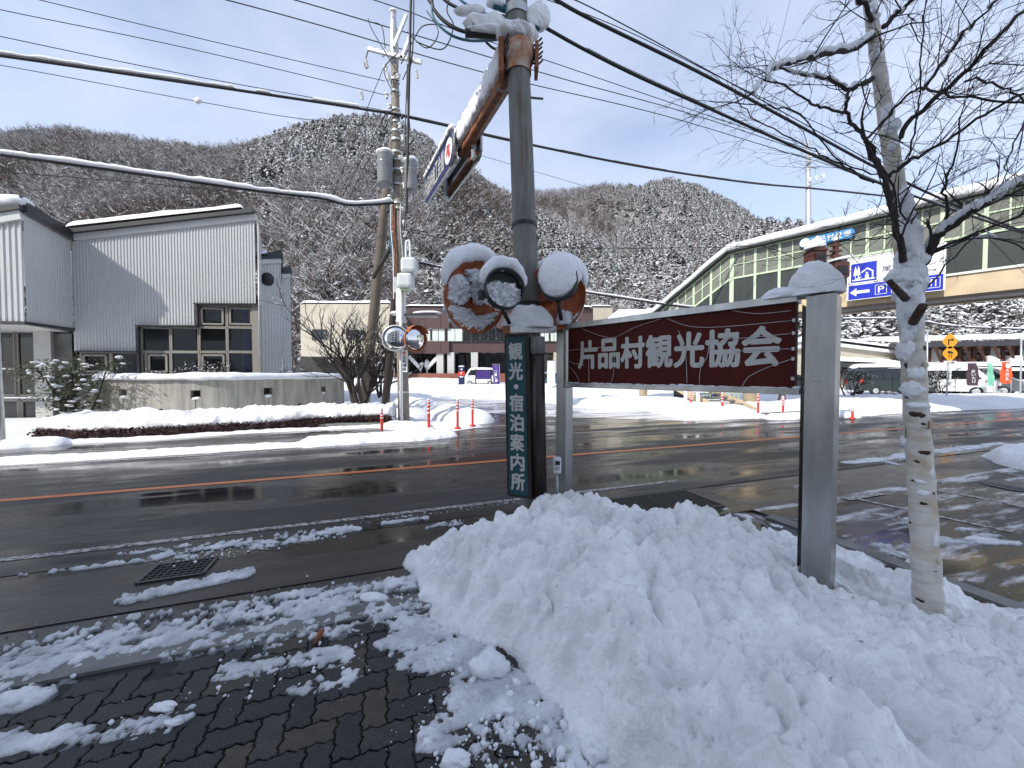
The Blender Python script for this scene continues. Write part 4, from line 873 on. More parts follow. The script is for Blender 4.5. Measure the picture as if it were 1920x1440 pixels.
for pts, r0, r1, nt_, sn_ in LIMBS:
    r0 *= .74; r1 *= .8
    W3 = [P(*q) for q in pts]; cc = catmull(W3, 5); L_ = len(cc)
    cc = [c+Vector((rr.gauss(0, .004), rr.gauss(0, .004), rr.gauss(0, .005))) for c in cc]; rads = [r0+(r1-r0)*i/(L_-1) for i in range(L_)]
    mb = MB(); mb.tube(cc, rads, 8); lo = mb.build('branch', 'bark', birch, True)
    tw = MB()
    for _ in range(int(nt_*.62)):
        i = rr.randrange(int(L_*.12), L_-1); b = (cc[i+1]-cc[i]).normalized(); rnd = Vector((rr.gauss(0, 1), rr.gauss(0, .8), rr.gauss(.2, .9))).normalized()
        twig(tw, cc[i], (b*.8+rnd*.7).normalized(), rr.uniform(.22, .60), max(rads[i]*.35, .0019), 0)
    b = (cc[-1]-cc[-3]).normalized(); twig(tw, cc[-1], b, .4, r1*.8, 0)
    o = tw.build('twigs', 'bark', lo); o['kind'] = 'stuff'
    if sn_:
        s2 = MB(); i = 1
        while i < L_-2:
            if rr.random() < min(.95, sn_): s2.blob(cc[i]+UP*rads[i]*1.0, (max(.02, (cc[i+1]-cc[i]).length*.9), rads[i]*1.05+.006, rads[i]*.7+.012*sn_), i, .5, 14, 10, ((cc[i+1]-cc[i]).normalized(), (cc[i+1]-cc[i]).normalized().cross(UP).normalized(), UP))
            i += 1
        if s2.v: s2.build('snow_clump', 'snow_cap', lo, True)['kind'] = 'stuff'
# ================================================================== BUILDING ADDED BEHIND THE CAMERA (sized to cast the shade, seen in mirrors)
g = thing('shade_caster', 'tall plain building added out of view behind the viewpoint to cast shade', 'building', W(0, -3, 0))
mb = MB(); mb.box(W(-18, -8.5, 10.4), (17.5, 5, 10.4), (TD, SD, UP)); mb.build('wall', 'white_wall', g)  # extent set by the wanted shadow edge, white to bounce light onto the snow
for i in range(9):
    for k in range(5):
        if i > 5: continue
        q = MB(); q.box(W(-33+i*5.5, -3.48, 2.2+3.6*k), (1.6, .03, .9), (TD, SD, UP)); q.build('window', 'carglass', g)
# ================================================================== LEFT METAL-CLAD HALL
def upos(A, D, u):        # point of the ground line A + t D seen in picture column u
    c = (u-960)/FPX; t = (c*A.y-A.x)/(D.x-c*D.y); return A+D*t
A0 = Vector((-16.52, 14.0, 0)); wd_ = Vector((.981, .193, 0)); wn = Vector((.193, -.981, 0))
hall = thing('metal_clad_hall', 'grey ribbed metal clad hall with sloping snowy roofs and stepped windows', 'building', A0)
def zat(p, v): return P(960, v, 1).z*0+CAMH+((702-v)/FPX)*p.y
def zz(u, v): return zat(upos(A0, wd_, u), v)
def wallpt(u, v, off=0.): p = upos(A0, wd_, u); return p+wn*off+UP*zat(p, v)
def ribbed(p0, p1, ztop, zbot, nrm, pitch=.105, dep=.022, name='cladding', parent=hall, m='cladding'):
    """vertical ribs along p0-p1; ztop / zbot give heights for a 0..1 place"""
    L_ = (p1-p0).length; d = (p1-p0).normalized(); n = int(L_/pitch); q = MB(); k = 0
    for i in range(n):
        xs = [(i+f)*pitch/L_ for f in (0, .55, .65, .90, 1.0)]; of = [0, 0, dep, dep, 0]
        for a in range(4):
            f0, f1 = xs[a], xs[a+1]
            if f1 > 1.001: continue
            fm = (f0+f1)/2
            v = [p0+d*(L_*f0)+nrm*of[a]+UP*zbot(fm), p0+d*(L_*f1)+nrm*of[a+1]+UP*zbot(fm), p0+d*(L_*f1)+nrm*of[a+1]+UP*ztop(f1), p0+d*(L_*f0)+nrm*of[a]+UP*ztop(f0)]
            q.add(v, [(0, 1, 2, 3)])
    return q.build(name, m, parent)
p0 = upos(A0, wd_, 141); p1 = upos(A0, wd_, 486); Lw = (p1-p0).length
zl, zr = zat(p0, 455), zat(p1, 418)
def f_u(u): return (upos(A0, wd_, u)-p0).length/Lw
fa, fb_ = f_u(262), f_u(370); zb0, zb1, zb2 = zz(200, 660), zz(316, 612), zz(430, 571)
def zbot(f): return zb0 if f < fa else (zb1 if f < fb_ else zb2)
ribbed(p0, p1, lambda f: zl+(zr-zl)*f, zbot, wn)
def wbeam(u0, v0, u1, v1, w, h, m, name, off=0., parent=hall):
    q = MB(); q.beam(wallpt(u0, v0, off), wallpt(u1, v1, off), w, h); return q.build(name, m, parent)
wbeam(136, 449, 487, 411, .16, .24, 'clad_band', 'fascia_band', .0)
wbeam(134, 441, 484, 402, .34, .15, 'roof_dark', 'roof_edge', .06)
# roof slab behind + snow
bk = Vector((-.53, .848, 0))
q = MB(); a, b = wallpt(134, 438, .1), wallpt(483, 398, .1); q.prism([a, b, b+bk*9+UP*-.1, a+bk*9+UP*-.1], UP*-.12); q.build('roof', 'roof_dark', hall)
def snow_slab(pts4, th, seed, parent, nx=40, ny=12, m='snow_cap', name='roof_snow'):
    a, b, c, d = pts4; vs = []
    for i in range(nx+1):
        for j in range(ny+1):
            u, v = i/nx, (j/ny)**2.4; p = a.lerp(b, u).lerp(d.lerp(c, u), v); e = min(1, min(u, 1-u)*nx/1.5)**.5*(min(1, j*.5+.3) if j < ny else .5) if 0 < i < nx else .0
            h = th*e*(.8+.4*float(fbm(np.array([p.x*.9+seed]), np.array([p.y*.9]), 3)[0])) if 0 < j < ny and 0 < i < nx else (-.01 if not (j == 0 and 0 < i < nx) else th*.35)
            vs.append(p+UP*h)
    q = MB(); q.add(vs, [(i*(ny+1)+j, (i+1)*(ny+1)+j, (i+1)*(ny+1)+j+1, i*(ny+1)+j+1) for i in range(nx) for j in range(ny)])
    # front skirt
    return q.build(name, m, parent, True)
a, b = wallpt(136, 437, .2), wallpt(470, 400, .2)
snow_slab([a, b, b+bk*8.5, a+bk*8.5], .30, 1, hall)
# upturned horn at the right end of the roof
a, b, c = wallpt(459, 402, .08), wallpt(484, 400, .08), wallpt(480, 383, .08)
q = MB(); q.prism([a, b, c], bk*1.2); q.build('roof_horn', 'roof_dark', hall)
# right return wall
q = MB(); e = wallpt(487, 690, 0); e.z = 0; q.prism([e, e+bk*6, e+bk*6+UP*(zr-.1), e+UP*zr], wn.cross(UP)*-.05); q.build('side_wall', 'cladding', hall)
q = MB(); q.tube([wallpt(491, 480, .08), wallpt(489, 690, .08)], .04, 8); q.build('downpipe', 'galv', hall, True)
# glazing: aluminium frames and panes, dark room behind
def window(u0, v0, u1, v1, parent=hall, fw=.06, inner=True, m='glass', off=-.10, wp=wallpt, fm='frame_tan', awn=False):
    a, b, c, d = wp(u0, v1, off), wp(u1, v1, off), wp(u1, v0, off), wp(u0, v0, off); zt = (c.z+d.z)/2; zb = (a.z+b.z)/2
    for p in (a, b): p.z = zb
    for p in (c, d): p.z = zt
    q = MB(); h = Vector((b-a)).normalized()
    for s, e in ((a, b), (d, c)): q.beam(s, e, .10, fw)
    for s, e in ((a, d), (b, c)): q.beam(s, e, .10, fw, h)
    if awn:
        i_ = .11
        A, B, C, D = a+h*i_+UP*i_, b-h*i_+UP*i_, c-h*i_-UP*i_, d+h*i_-UP*i_; o2 = wn*.06
        for s, e in ((A, B), (D, C)): q.beam(s+o2, e+o2, .05, .07)
        for s, e in ((A, D), (B, C)): q.beam(s+o2, e+o2, .05, .07, h)
    f = q.build('window', fm, parent)
    q = MB(); q.add([a, b, c, d], [(0, 1, 2, 3)]); q.build('pane', m, f); return f
vb = 702
for (u0, v0, u1, v1, aw) in ((374, 574, 425, 613, 1), (427, 574, 478, 613, 1), (374, 615, 425, 659, 0), (427, 615, 478, 659, 0), (374, 661, 425, vb, 1), (427, 661, 478, vb, 0),
        (265, 615, 319, 659, 0), (321, 615, 372, 659, 0), (265, 661, 272, vb, 0), (273, 661, 318, vb, 1), (320, 661, 372, vb, 0), (150, 661, 205, vb, 1), (208, 661, 263, vb, 0)):
    window(u0, v0, u1, v1, awn=bool(aw), m='glass' if u0 > 270 else 'carglass')
wbeam(262, 612, 374, 612, .22, .05, 'roof_dark', 'sill', .06); wbeam(370, 571, 486, 572, .22, .05, 'roof_dark', 'sill', .06); wbeam(150, 659, 263, 660, .22, .05, 'roof_dark', 'sill', .06)
q = MB(); h0 = wallpt(482, 690, -.06); h0.z = .5; q.beam(h0, h0+UP*(zz(482, 572)-.5), .16, .30, wd_); q.build('corner_mullion', 'frame_tan', hall)
q = MB(); q.beam(wallpt(262, 614, .02), wallpt(262, vb, .02), .10, .08, wd_); q.beam(wallpt(372, 573, .02), wallpt(372, 614, .02), .10, .10, wd_); q.build('jamb', 'roof_dark', hall)
q = MB(); w0 = p0+UP*.2; w1 = p1+UP*.2
q.prism([w0, w1, w1+UP*1.3, w0+UP*1.3], bk*.1); q.build('base_wall', 'concrete', hall)
# interior
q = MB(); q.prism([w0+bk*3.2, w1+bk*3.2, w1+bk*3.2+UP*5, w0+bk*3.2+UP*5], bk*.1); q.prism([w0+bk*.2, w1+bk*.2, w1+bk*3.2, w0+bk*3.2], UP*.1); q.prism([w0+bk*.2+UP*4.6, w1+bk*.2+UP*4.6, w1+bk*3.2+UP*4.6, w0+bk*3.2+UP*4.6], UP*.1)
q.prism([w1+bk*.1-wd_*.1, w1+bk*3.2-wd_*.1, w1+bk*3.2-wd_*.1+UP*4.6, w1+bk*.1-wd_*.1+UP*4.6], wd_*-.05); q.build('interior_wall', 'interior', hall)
q = MB(); c = wallpt(461, 650, 0)+bk*.7; q.tube([Vector((c.x, c.y, .3)), Vector((c.x, c.y, 4.4))], .15, 16); q.build('pillar', 'blue', hall, True)
# projecting block on the left
C0 = Vector((-16.02, 12.25, 0)); fz = CAMH+317/FPX*12.25; sz_ = CAMH+97/FPX*12.25; C1 = Vector((-16.55, 14.0, 0))
fl = C0-wd_*9
blk = hall
ribbed(fl, C0, lambda f: (fz-.55)+.0*f-(1-f)*2.6, lambda f: sz_, wn, .16, .03)
sdn = Vector((1, 0, 0)); sd_v = (C1-C0).normalized(); sdn = Vector((sd_v.y, -sd_v.x, 0))
ribbed(C0, C1, lambda f: fz-.35-.30*f, lambda f: sz_, sdn, .10, .012)
q = MB(); q.beam(C0+UP*(fz-.40)+wn*.05, fl+UP*(fz-3.0)+wn*.05, .12, .30); q.build('fascia_band', 'clad_band', hall)
q = MB(); q.beam(C0+UP*(fz-.17)+wn*.08+sdn*.05, fl+UP*(fz-2.77)+wn*.08, .2, .14); q.beam(C0+UP*(fz-.14)+sdn*.06, C1+UP*(fz-.44)+sdn*.06, .16, .34); q.build('roof_edge', 'roof_dark', hall)
q = MB(); t0 = C0+UP*(fz-.15)+sdn*.05; t1 = P(38, 366, 12.2); q.prism([t0, t1, C0-wd_*.75+UP*(fz-.45)], bk*1.7); q.build('roof_horn', 'roof_dark', hall)
a, b = fl+UP*(fz-2.65), C0-wd_*.40+UP*(fz-.22); snow_slab([a, b, b+bk*7-UP*.4, a+bk*7-UP*.4], .34, 5, hall)
q = MB(); q.blob(P(22, 383, 12.4), (.55, .5, .28), 3, .2, 24, 14, (wd_, bk, UP)); q.build('roof_snow', 'snow_cap', hall, True)
q = MB(); q.prism([C0, fl, fl+bk*5, C1+bk*3], UP*.08); o = q.build('soffit', 'clad_band', hall); o.location.z = sz_-.09
q = MB(); q.beam(C0+UP*(sz_-.03)+wn*.03, fl+UP*(sz_-.03)+wn*.03, .06, .10); q.beam(C0+UP*(sz_-.03)+sdn*.03, C1+UP*(sz_-.03)+sdn*.03, .06, .10); q.build('drip_edge', 'roof_dark', hall)
# entrance glazing under the block
E0 = Vector((-17.0, 14.6, 0))
def ewp(u, v, off=0.): p = upos(E0, wd_, u); return p+wn*off+UP*zat(p, v)
for (u0, v0, u1, v1) in ((-60, 622, -2, 745), (0, 622, 33, 742), (35, 622, 88, 742), (0, 750, 36, 795), (40, 750, 88, 795), (-60, 750, -2, 795)):
    window(u0, v0, u1, v1, wp=ewp, off=0, fw=.12, m='carglass')
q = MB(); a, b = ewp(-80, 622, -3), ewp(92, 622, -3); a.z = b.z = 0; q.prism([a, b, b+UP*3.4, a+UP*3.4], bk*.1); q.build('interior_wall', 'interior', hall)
q = MB(); a = ewp(104, 700, .3); a.z = 1.8; q.box(a, (.26, .3, 1.8), (wd_, bk, UP)); q.build('pier', 'tile_white', hall)
for k in range(34):
    q = MB(); b = a+Vector((0, 0, -1.75+.105*k)); q.box(b, (.264, .304, .046), (wd_, bk, UP)); q.build('tile_course', 'tile_white', hall)
q = MB(); a = ewp(124, 700, .05); a.z = 1.5; q.box(a, (.38, .3, 1.7), (wd_, bk, UP)); q.build('wall', 'concrete', hall)
# stepped blocks further right
def stepblock(u0, u1, Y0, vt0, vt1, vb_):
    d = Vector((.80, .60, 0)); s = P(u0, 700, Y0); s.z = 0; e = upos(s, d, u1); n = Vector((d.y, -d.x, 0)); z0 = zat(s, vt0); z1 = zat(e, vt1)
    ribbed(s, e, lambda f: z0+(z1-z0)*f, lambda f: .4, n, .12, .015)
    q = MB(); bb_ = bk*3; q.prism([s-n*.03, s+bb_, s+bb_+UP*z0, s-n*.03+UP*z0], d*.05); q.prism([e-n*.03, e+bb_, e+bb_+UP*z1, e-n*.03+UP*z1], -d*.05); q.prism([s+bb_, e+bb_, e+bb_+UP*z1, s+bb_+UP*z0], n*.05); q.build('wall', 'cladding', hall)
    q = MB(); q.beam(s+UP*z0+n*.05, e+UP*z1+n*.05, .14, .2); q.build('fascia_band', 'clad_band', hall)
    q = MB(); q.beam(s-d*.2+UP*(z0+.14)+n*.08, e+d*.1+UP*(z1+.14)+n*.08, .2, .1); q.prism([e-d*.8+UP*(z1+.15), e+d*.1+UP*(z1+.15), e+d*.05+UP*(z1+.55)], bk*3); q.build('roof_edge', 'roof_dark', hall)
    snow_slab([s-d*.2+UP*(z0+.2), e-d*.5+UP*(z1+.2), e-d*.5+bk*3+UP*(z1+.1), s-d*.2+bk*3+UP*(z0+.1)], .25, 3, hall, 12, 8)
bn_ = None
stepblock(490, 530, 17.2, 494, 491, 690); stepblock(531, 547, 20.0, 520, 518, 690)
q = MB(); c = P(501, 524, 17.4); q.blob(c, (.28, .25, .32), 1, .02, 16, 10, flat=.9); q.build('vent_hood', 'black', hall, True)
# ================================================================== CURVED CONCRETE GARDEN WALL
wp = [Vector((x, y, 0)) for x, y in (((165-960)/FPX*11.15, 11.15), ((250-960)/FPX*11.1, 11.1), ((340-960)/FPX*11.3, 11.3), ((430-960)/FPX*11.8, 11.8), ((520-960)/FPX*12.9, 12.9), ((590-960)/FPX*14.2, 14.2), ((645-960)/FPX*15.8, 15.8))]
wc = catmull(wp, 14); gw = thing('garden_wall', 'long curved weathered concrete garden wall with small square openings', 'wall', wp[3])
M['wallconc'] = mat('wallconc', (.44, .42, .37), .8, vs=1.4, col2=(.27, .25, .22), streak=(5, 5, .55), bump=.12, bs=30)
cum = [0]
for a, b in zip(wc[:-1], wc[1:]): cum.append(cum[-1]+(b-a).length)
def wat(l):
    l = max(0, min(cum[-1]-1e-6, l)); i = max(k for k in range(len(cum)) if cum[k] <= l); i = min(i, len(wc)-2); t = (l-cum[i])/(cum[i+1]-cum[i]+1e-9)
    return wc[i].lerp(wc[i+1], t)
def wl_u(u):
    return min(np.linspace(0, cum[-1], 900), key=lambda l: abs(960+FPX*wat(l).x/wat(l).y-u))
WT = 1.50; holes = []
for u, v, h in ((229, 738, .115), (366, 740, .13), (503, 735, .14), (607, 731, .13), (297, 773, .10), (563, 762, .10)):
    l = wl_u(u); p = wat(l); z = CAMH+(702-v)/FPX*p.y; holes.append((l-h, l+h, z-h, z+h))
ls = sorted(set([round(x, 4) for x in np.linspace(0, cum[-1], 90)]+[round(x, 4) for hh in holes for x in hh[:2]]))
zs = sorted(set([0.0, WT]+[round(x, 4) for hh in holes for x in hh[2:]]))
def nrm_at(l): d = (wat(l+.05)-wat(l-.05)).normalized(); n = Vector((d.y, -d.x, 0)); return n
q = MB()
for a, b in zip(ls[:-1], ls[1:]):
    pa, pb_ = wat(a), wat(b); na, nb = nrm_at(a), nrm_at(b)
    for z0, z1 in zip(zs[:-1], zs[1:]):
        lm, zm = (a+b)/2, (z0+z1)/2
        if any(h[0] < lm < h[1] and h[2] < zm < h[3] for h in holes): continue
        q.add([pa+UP*z0, pb_+UP*z0, pb_+UP*z1, pa+UP*z1], [(0, 1, 2, 3)]); q.add([pa-na*.25+UP*z0, pb_-nb*.25+UP*z0, pb_-nb*.25+UP*z1, pa-na*.25+UP*z1], [(3, 2, 1, 0)])
    q.add([pa+UP*WT, pb_+UP*WT, pb_-nb*.25+UP*WT, pa-na*.25+UP*WT], [(0, 1, 2, 3)])
q.build('wall', 'wallconc', gw)
for l0, l1, z0, z1 in holes:
    a, b = wat(l0), wat(l1); n = nrm_at((l0+l1)/2); q = MB()
    c = [a+UP*z0, b+UP*z0, b+UP*z1, a+UP*z1]; d = [x-n*.25 for x in c]
    q.add(c+d, [(0, 1, 5, 4), (1, 2, 6, 5), (2, 3, 7, 6), (3, 0, 4, 7)]); q.build('opening', 'wallconc', gw)
    q = MB(); q.add([x-n*.24 for x in c], [(0, 1, 2, 3)]); q.build('opening_mesh', 'bark', gw)
    q = MB(); m_ = (a+b)/2; dd = (b-a).normalized(); q.blob(m_-n*.06+UP*(z0+.0), ((l1-l0)*.42, .09, .06), int(l0*9), .4, 14, 10, (dd, n, UP)); q.build('snow_cap', 'snow_cap', gw, True)
q = MB()
for h in holes[:4]:
    lm = (h[0]+h[1])/2; p = wat(lm)+nrm_at(lm)*.004; q.beam(p+UP*h[2], p+UP*.4, .01, .004)
q.build('joint', 'bark', gw)
# snow on the wall: rounded ribbon
K = 140; N = 12; vs = []
for i in range(K+1):
    l = cum[-1]*i/K; p = wat(l); n = nrm_at(l); nz = float(fbm(np.array([l*1.3]), np.array([2.]), 4)[0]); n2 = float(fbm(np.array([l*4]), np.array([7.]), 3)[0])
    e = min(1, i/4+.1, (K-i)/4+.1)
    for k in range(N):
        an = 2*math.pi*k/N; hh = (.14+.10*nz)*(1 if math.sin(an) > 0 else .12+.4*max(0, math.cos(an))*n2); vs.append(p-n*.12+n*(math.cos(an)*(.19+.06*n2)*e)+UP*(WT+.01+math.sin(an)*hh*e))
q = MB(); q.add(vs, [(i*N+k, i*N+(k+1) % N, (i+1)*N+(k+1) % N, (i+1)*N+k) for i in range(K) for k in range(N)]); q.build('snow_cap', 'snow_cap', gw, True)
# planter kerb at the corner
q = MB(); q.beam(G(560, 808), G(752, 806), .25, .42); g = q.build('planter_curb', 'concrete'); tag(g, 'low mossy concrete planter curb at the right end of the hedge', 'curb')
# ---- hedge with snow
hp = [G(75, 838, 0), G(170, 836, 0), G(300, 830, 0), (G(430, 822, 0)), G(560, 812, 0), G(660, 804, 0), G(742, 802, 0)]
hp = [p+SD*.75 for p in hp]; hcv = catmull(hp, 22)
hg = thing('hedge', 'long low dark red hedge under a thick blanket of snow', 'hedge', hp[3])
def along(cv, prof, name, m, parent, amp, f, smooth=True, z0=0):
    K = len(cv); N = len(prof); X = []; Yy = []; Zz = []
    vs = []
    for i, p in enumerate(cv):
        d = (cv[min(i+1, K-1)]-cv[max(i-1, 0)]).normalized(); n = Vector((d.y, -d.x, 0)); e = min(1, (i+.5)/6, (K-i-.5)/6)**.5
        for k, (a, z) in enumerate(prof):
            nz = float(fbm(np.array([p.x*f+k*.35*f*.5]), np.array([p.y*f+k*.5+z0]), 5, .6)[0])-.5
            vs.append(p+n*(a*e+nz*amp*.8)+UP*(z*e*(1+nz*.3)+nz*amp))
    q = MB(); q.add(vs, [(i*N+k, (i+1)*N+k, (i+1)*N+k+1, i*N+k+1) for i in range(K-1) for k in range(N-1)]+[tuple(range(N)), tuple((K-1)*N+k for k in range(N))[::-1]]); return q.build(name, m, parent, smooth)
hcv2 = catmull(hp, 60)
along(hcv2, [(.56, 0), (.68, .10), (.70, .26), (.60, .40), (.3, .48), (-.3, .48), (-.6, .4), (-.6, 0)], 'foliage', 'hedge', hg, .10, 5, False)
along(hcv2, [(.50, .34), (.60, .345), (.66, .37), (.68, .43), (.64, .50), (.53, .58), (.40, .64), (.25, .68), (.1, .70), (-.1, .71), (-.3, .68), (-.5, .6), (-.66, .4), (-.7, .1)], 'snow_cap', 'snow', hg, .16, 2.3, True, 7)
mb = MB(); rr = random.Random(5)
for _ in range(2600):
    i = rr.randrange(len(hcv2)-1); p = hcv2[i]; d = (hcv2[i+1]-p).normalized(); n = Vector((d.y, -d.x, 0)); c = p+n*(.70+rr.gauss(0, .05))+UP*rr.uniform(.02, .40)+d*rr.uniform(0, .1); s = .035
    a = Vector((rr.gauss(0, 1), rr.gauss(0, 1), rr.gauss(0, 1))).normalized(); b = a.orthogonal(); mb.add([c-a*s, c+b*s*.5, c+a*s, c-b*s*.5], [(0, 1, 2, 3)])
o = mb.build('leaves', 'hedge', hg); o['kind'] = 'stuff'
# ================================================================== GENERIC BARE TREE / SHRUB BUILDERS
def grow(mb, sn, p, d, L, r, lev, maxl, rr, spread=.6, up=.12, kids=3, snow=.5, smin=.006, gr=0.):
    n = 5; pts = [p]; dd = d.copy()
    for i in range(n):
        dd = (dd+Vector((rr.gauss(0, .13), rr.gauss(0, .13), rr.gauss(0, .1)+up*.3))).normalized(); pts.append(pts[-1]+dd*L/n)
    mb.tube(pts, [max(r*(1-.55*i/n), smin*.5) for i in range(n+1)], 7 if lev == 0 else (5 if lev == 1 else 3), False)
    if sn is not None and rr.random() < snow:
        k = rr.randrange(0, n); a, b = pts[k], pts[k+1]; h = (b-a).normalized()
        if abs(h.z) < .85: sn.blob((a+b)/2+UP*r*.8, ((b-a).length*.5, max(r*.9, .012), max(r*.8, .012)), rr.randrange(99), .4, 8, 6, (h, h.cross(UP).normalized(), UP))
    if lev < maxl:
        for _ in range(kids+(lev == 0)):
            k = rr.randrange(2, n+1); b = (pts[k]-pts[k-1]).normalized(); rnd = Vector((rr.gauss(0, 1), rr.gauss(0, 1), rr.gauss(up, .6))).normalized()
            grow(mb, sn, pts[k], (b*(1-spread*.3)+rnd*spread).normalized(), L*rr.uniform(.5, .78), r*.55, lev+1, maxl, rr, spread, up, kids, snow, smin)
def bare_tree(name, label, cat, base, stems, L, r, seed, maxl=4, spread=.6, kids=3, snow=.5, lean=.25, group=None, m='bark', up=.12):
    rr = random.Random(seed); g = thing(name, label, cat, base, group); mb = MB(); sn = MB()
    for i in range(stems):
        a = 2*math.pi*i/stems+rr.random(); d = Vector((math.cos(a)*lean, math.sin(a)*lean, 1)).normalized()
        grow(mb, sn, base+Vector((math.cos(a), math.sin(a), 0))*(.12 if stems > 1 else 0), d, L*rr.uniform(.85, 1.15), r, 0, maxl, rr, spread, up, kids, snow)
    mb.build('trunk', m, g, True)
    if sn.v: q = sn.build('snow_clump', 'snow_cap', g, True); q['kind'] = 'stuff'
    return g
bare_tree('bare_tree', 'many stemmed bare tree with snowy twigs at the end of the concrete wall', 'tree', Vector((-5.75, 13.9, .2)), 6, 1.75, .085, 4, 4, .55, 3, .38, .30, up=.2)
bare_tree('bare_tree', 'slender bare tree behind the leaning poles before the cream building', 'tree', Vector((-7.4, 21, .2)), 3, 2.6, .09, 9, 4, .6, 3, .3, .22)
bare_tree('garden_shrub', 'low gnarled shrub with snow laden arms behind the concrete wall', 'shrub', upos(A0, wd_, 392)+wn*1.5+UP*.95, 4, .85, .06, 12, 3, .8, 3, .9, .9, up=.05)
bare_tree('garden_shrub', 'second snowy shrub behind the concrete wall in front of the blue pillar', 'shrub', upos(A0, wd_, 440)+wn*1.5+UP*1.0, 4, .65, .045, 13, 3, .75, 3, .9, .6)
bare_tree('roadside_tree', 'small frosted bare tree between cream building and parked dark van', 'tree', Vector((19.1, 20.9, .1)), 3, 1.2, .05, 22, 4, .6, 3, .7, .35)
bare_tree('roadside_shrub', 'small brown shrub in the snow beside the dark green van', 'shrub', P(1665, 748, 22), 5, .35, .02, 23, 3, .8, 3, .4, .7)
bare_tree('roadside_tree', 'snow crusted small tree in front of the white van', 'tree', P(1762, 748, 23), 3, .9, .04, 25, 4, .75, 3, .95, .4)
# evergreen shrubs: stems + leaf quads + snow
def evergreen(name, label, base, H_, W_, n, seed, snow=60):
    rr = random.Random(seed); g = thing(name, label, 'shrub', base); mb = MB(); tips = []
    for i in range(6):
        a = rr.uniform(0, 6.3); d = Vector((math.cos(a)*.4, math.sin(a)*.4, 1)).normalized(); p = base.copy(); pts = [p]
        for k in range(6): d = (d+Vector((rr.gauss(0, .2), rr.gauss(0, .2), .05))).normalized(); p = p+d*H_/6*rr.uniform(.8, 1.1); pts.append(p); tips.append(p) if k > 0 else None
        mb.tube(pts, [.035-.004*k for k in range(7)], 6, False)
        for k in range(2, 7):
            for _ in range(3):
                b = Vector((rr.gauss(0, 1), rr.gauss(0, 1), rr.gauss(.3, .5))).normalized(); e = pts[k]+b*W_*rr.uniform(.25, .6); mb.tube([pts[k], e], [.012, .004], 4, False); tips += [e, pts[k].lerp(e, .6)]
    mb.build('stems', 'bark', g, True)
    lf = MB()
    for _ in range(n):
        c = rr.choice(tips)+Vector((rr.gauss(0, .10), rr.gauss(0, .10), rr.gauss(0, .08))); s = rr.uniform(.03, .055); a = Vector((rr.gauss(0, 1), rr.gauss(0, 1), rr.gauss(-.2, .5))).normalized(); b = a.cross(Vector((rr.gauss(0, .5), rr.gauss(0, .5), 1))).normalized()
        lf.add([c-a*s, c+b*s*.45, c+a*s, c-b*s*.45], [(0, 1, 2, 3)])
    o = lf.build('leaves', 'leaf', g); o['kind'] = 'stuff'
    sn = MB()
    for _ in range(snow):
        c = rr.choice(tips)+Vector((rr.gauss(0, .06), rr.gauss(0, .06), .05)); sn.blob(c, (rr.uniform(.04, .10), rr.uniform(.04, .08), rr.uniform(.02, .05)), rr.randrange(99), .5, 10, 7)
    o = sn.build('snow_clump', 'snow_cap', g, True); o['kind'] = 'stuff'
evergreen('evergreen_shrub', 'broad leaved evergreen shrub dotted with snow at the left end of the wall', G(125, 812, 0)+Vector((0, .2, .0)), 2.0, 1.1, 3800, 31, 85)
evergreen('evergreen_shrub', 'small snowy evergreen bush against the stepped grey blocks', P(555, 706, 16.5)-UP*.9, 1.2, .8, 1600, 32, 90)
# ================================================================== FAR LEFT BUILDINGS
def bwin(parent, c, ax, w, h, m, fm='roof_dark', panes=1, fw=.06, dep=.05, name='window'):
    n = Vector((ax.y, -ax.x, 0)); q = MB(); X = (ax, n, UP)
    for s in (-1, 1): q.box(c+ax*(s*w/2), (fw/2, dep, h/2+fw/2), X); q.box(c+UP*(s*h/2), (w/2, dep, fw/2), X)
    for i in range(1, panes): q.box(c+ax*(-w/2+w*i/panes), (fw/3, dep*.8, h/2), X)
    f = q.build(name, fm, parent); q = MB(); q.box(c, (w/2, .01, h/2), X); q.build('pane', m, f); return f
def prow(u0, u1, v0, v1, Y): a, b = P(u0, v1, Y), P(u1, v1, Y); return (a+b)/2*1, (b-a).length, P(u0, v0, Y).z-a.z
EX = Vector((1, 0, 0))
br_ = thing('brown_office_building', 'long two storey dark brown building behind the snowy plaza', 'building', P(940, 710, 44))
YB = 44.
def bb(u0, u1, v0, v1, Y, dep, m, name, parent):
    a, b = P(u0, v0, Y), P(u1, v1, Y); q = MB(); q.box(((a.x+b.x)/2, Y+dep/2, (a.z+b.z)/2), (abs(b.x-a.x)/2, dep/2, abs(a.z-b.z)/2)); return q.build(name, m, parent)
bb(758, 842, 576, 616, YB, 12, 'brown_clad', 'wall', br_); bb(842, 1112, 578, 616, YB+.4, 12, 'brown_clad', 'wall', br_)
bb(758, 842, 640, 663, YB, .4, 'brown_clad', 'wall', br_); bb(842, 1112, 640, 661, YB+.4, .4, 'brown_clad', 'wall', br_)
for i in range(12):
    u = 770+i*28.0; q = MB(); a = P(u, 578, YB-.03); b = P(u, 615, YB-.03); q.beam(a, b, .03, .03, EX); a = P(u, 641, YB-.03); b = P(u, 660, YB-.03); q.beam(a, b, .03, .03, EX); q.build('cladding_joint', 'roof_dark', br_)
for i, (u0, u1) in enumerate(((766, 792), (794, 808), (809, 835), (838, 868), (868, 883), (884, 899), (900, 914), (915, 930), (931, 946), (1012, 1030), (1031, 1046), (1047, 1062), (1064, 1078), (1080, 1095))):
    c, w, h = prow(u0, u1, 615, 641, YB+.25); c.z += h/2; bwin(br_, c, EX, w-.1, h-.1, 'curtain' if u1 < 870 or u0 > 1010 else 'carglass', panes=2)
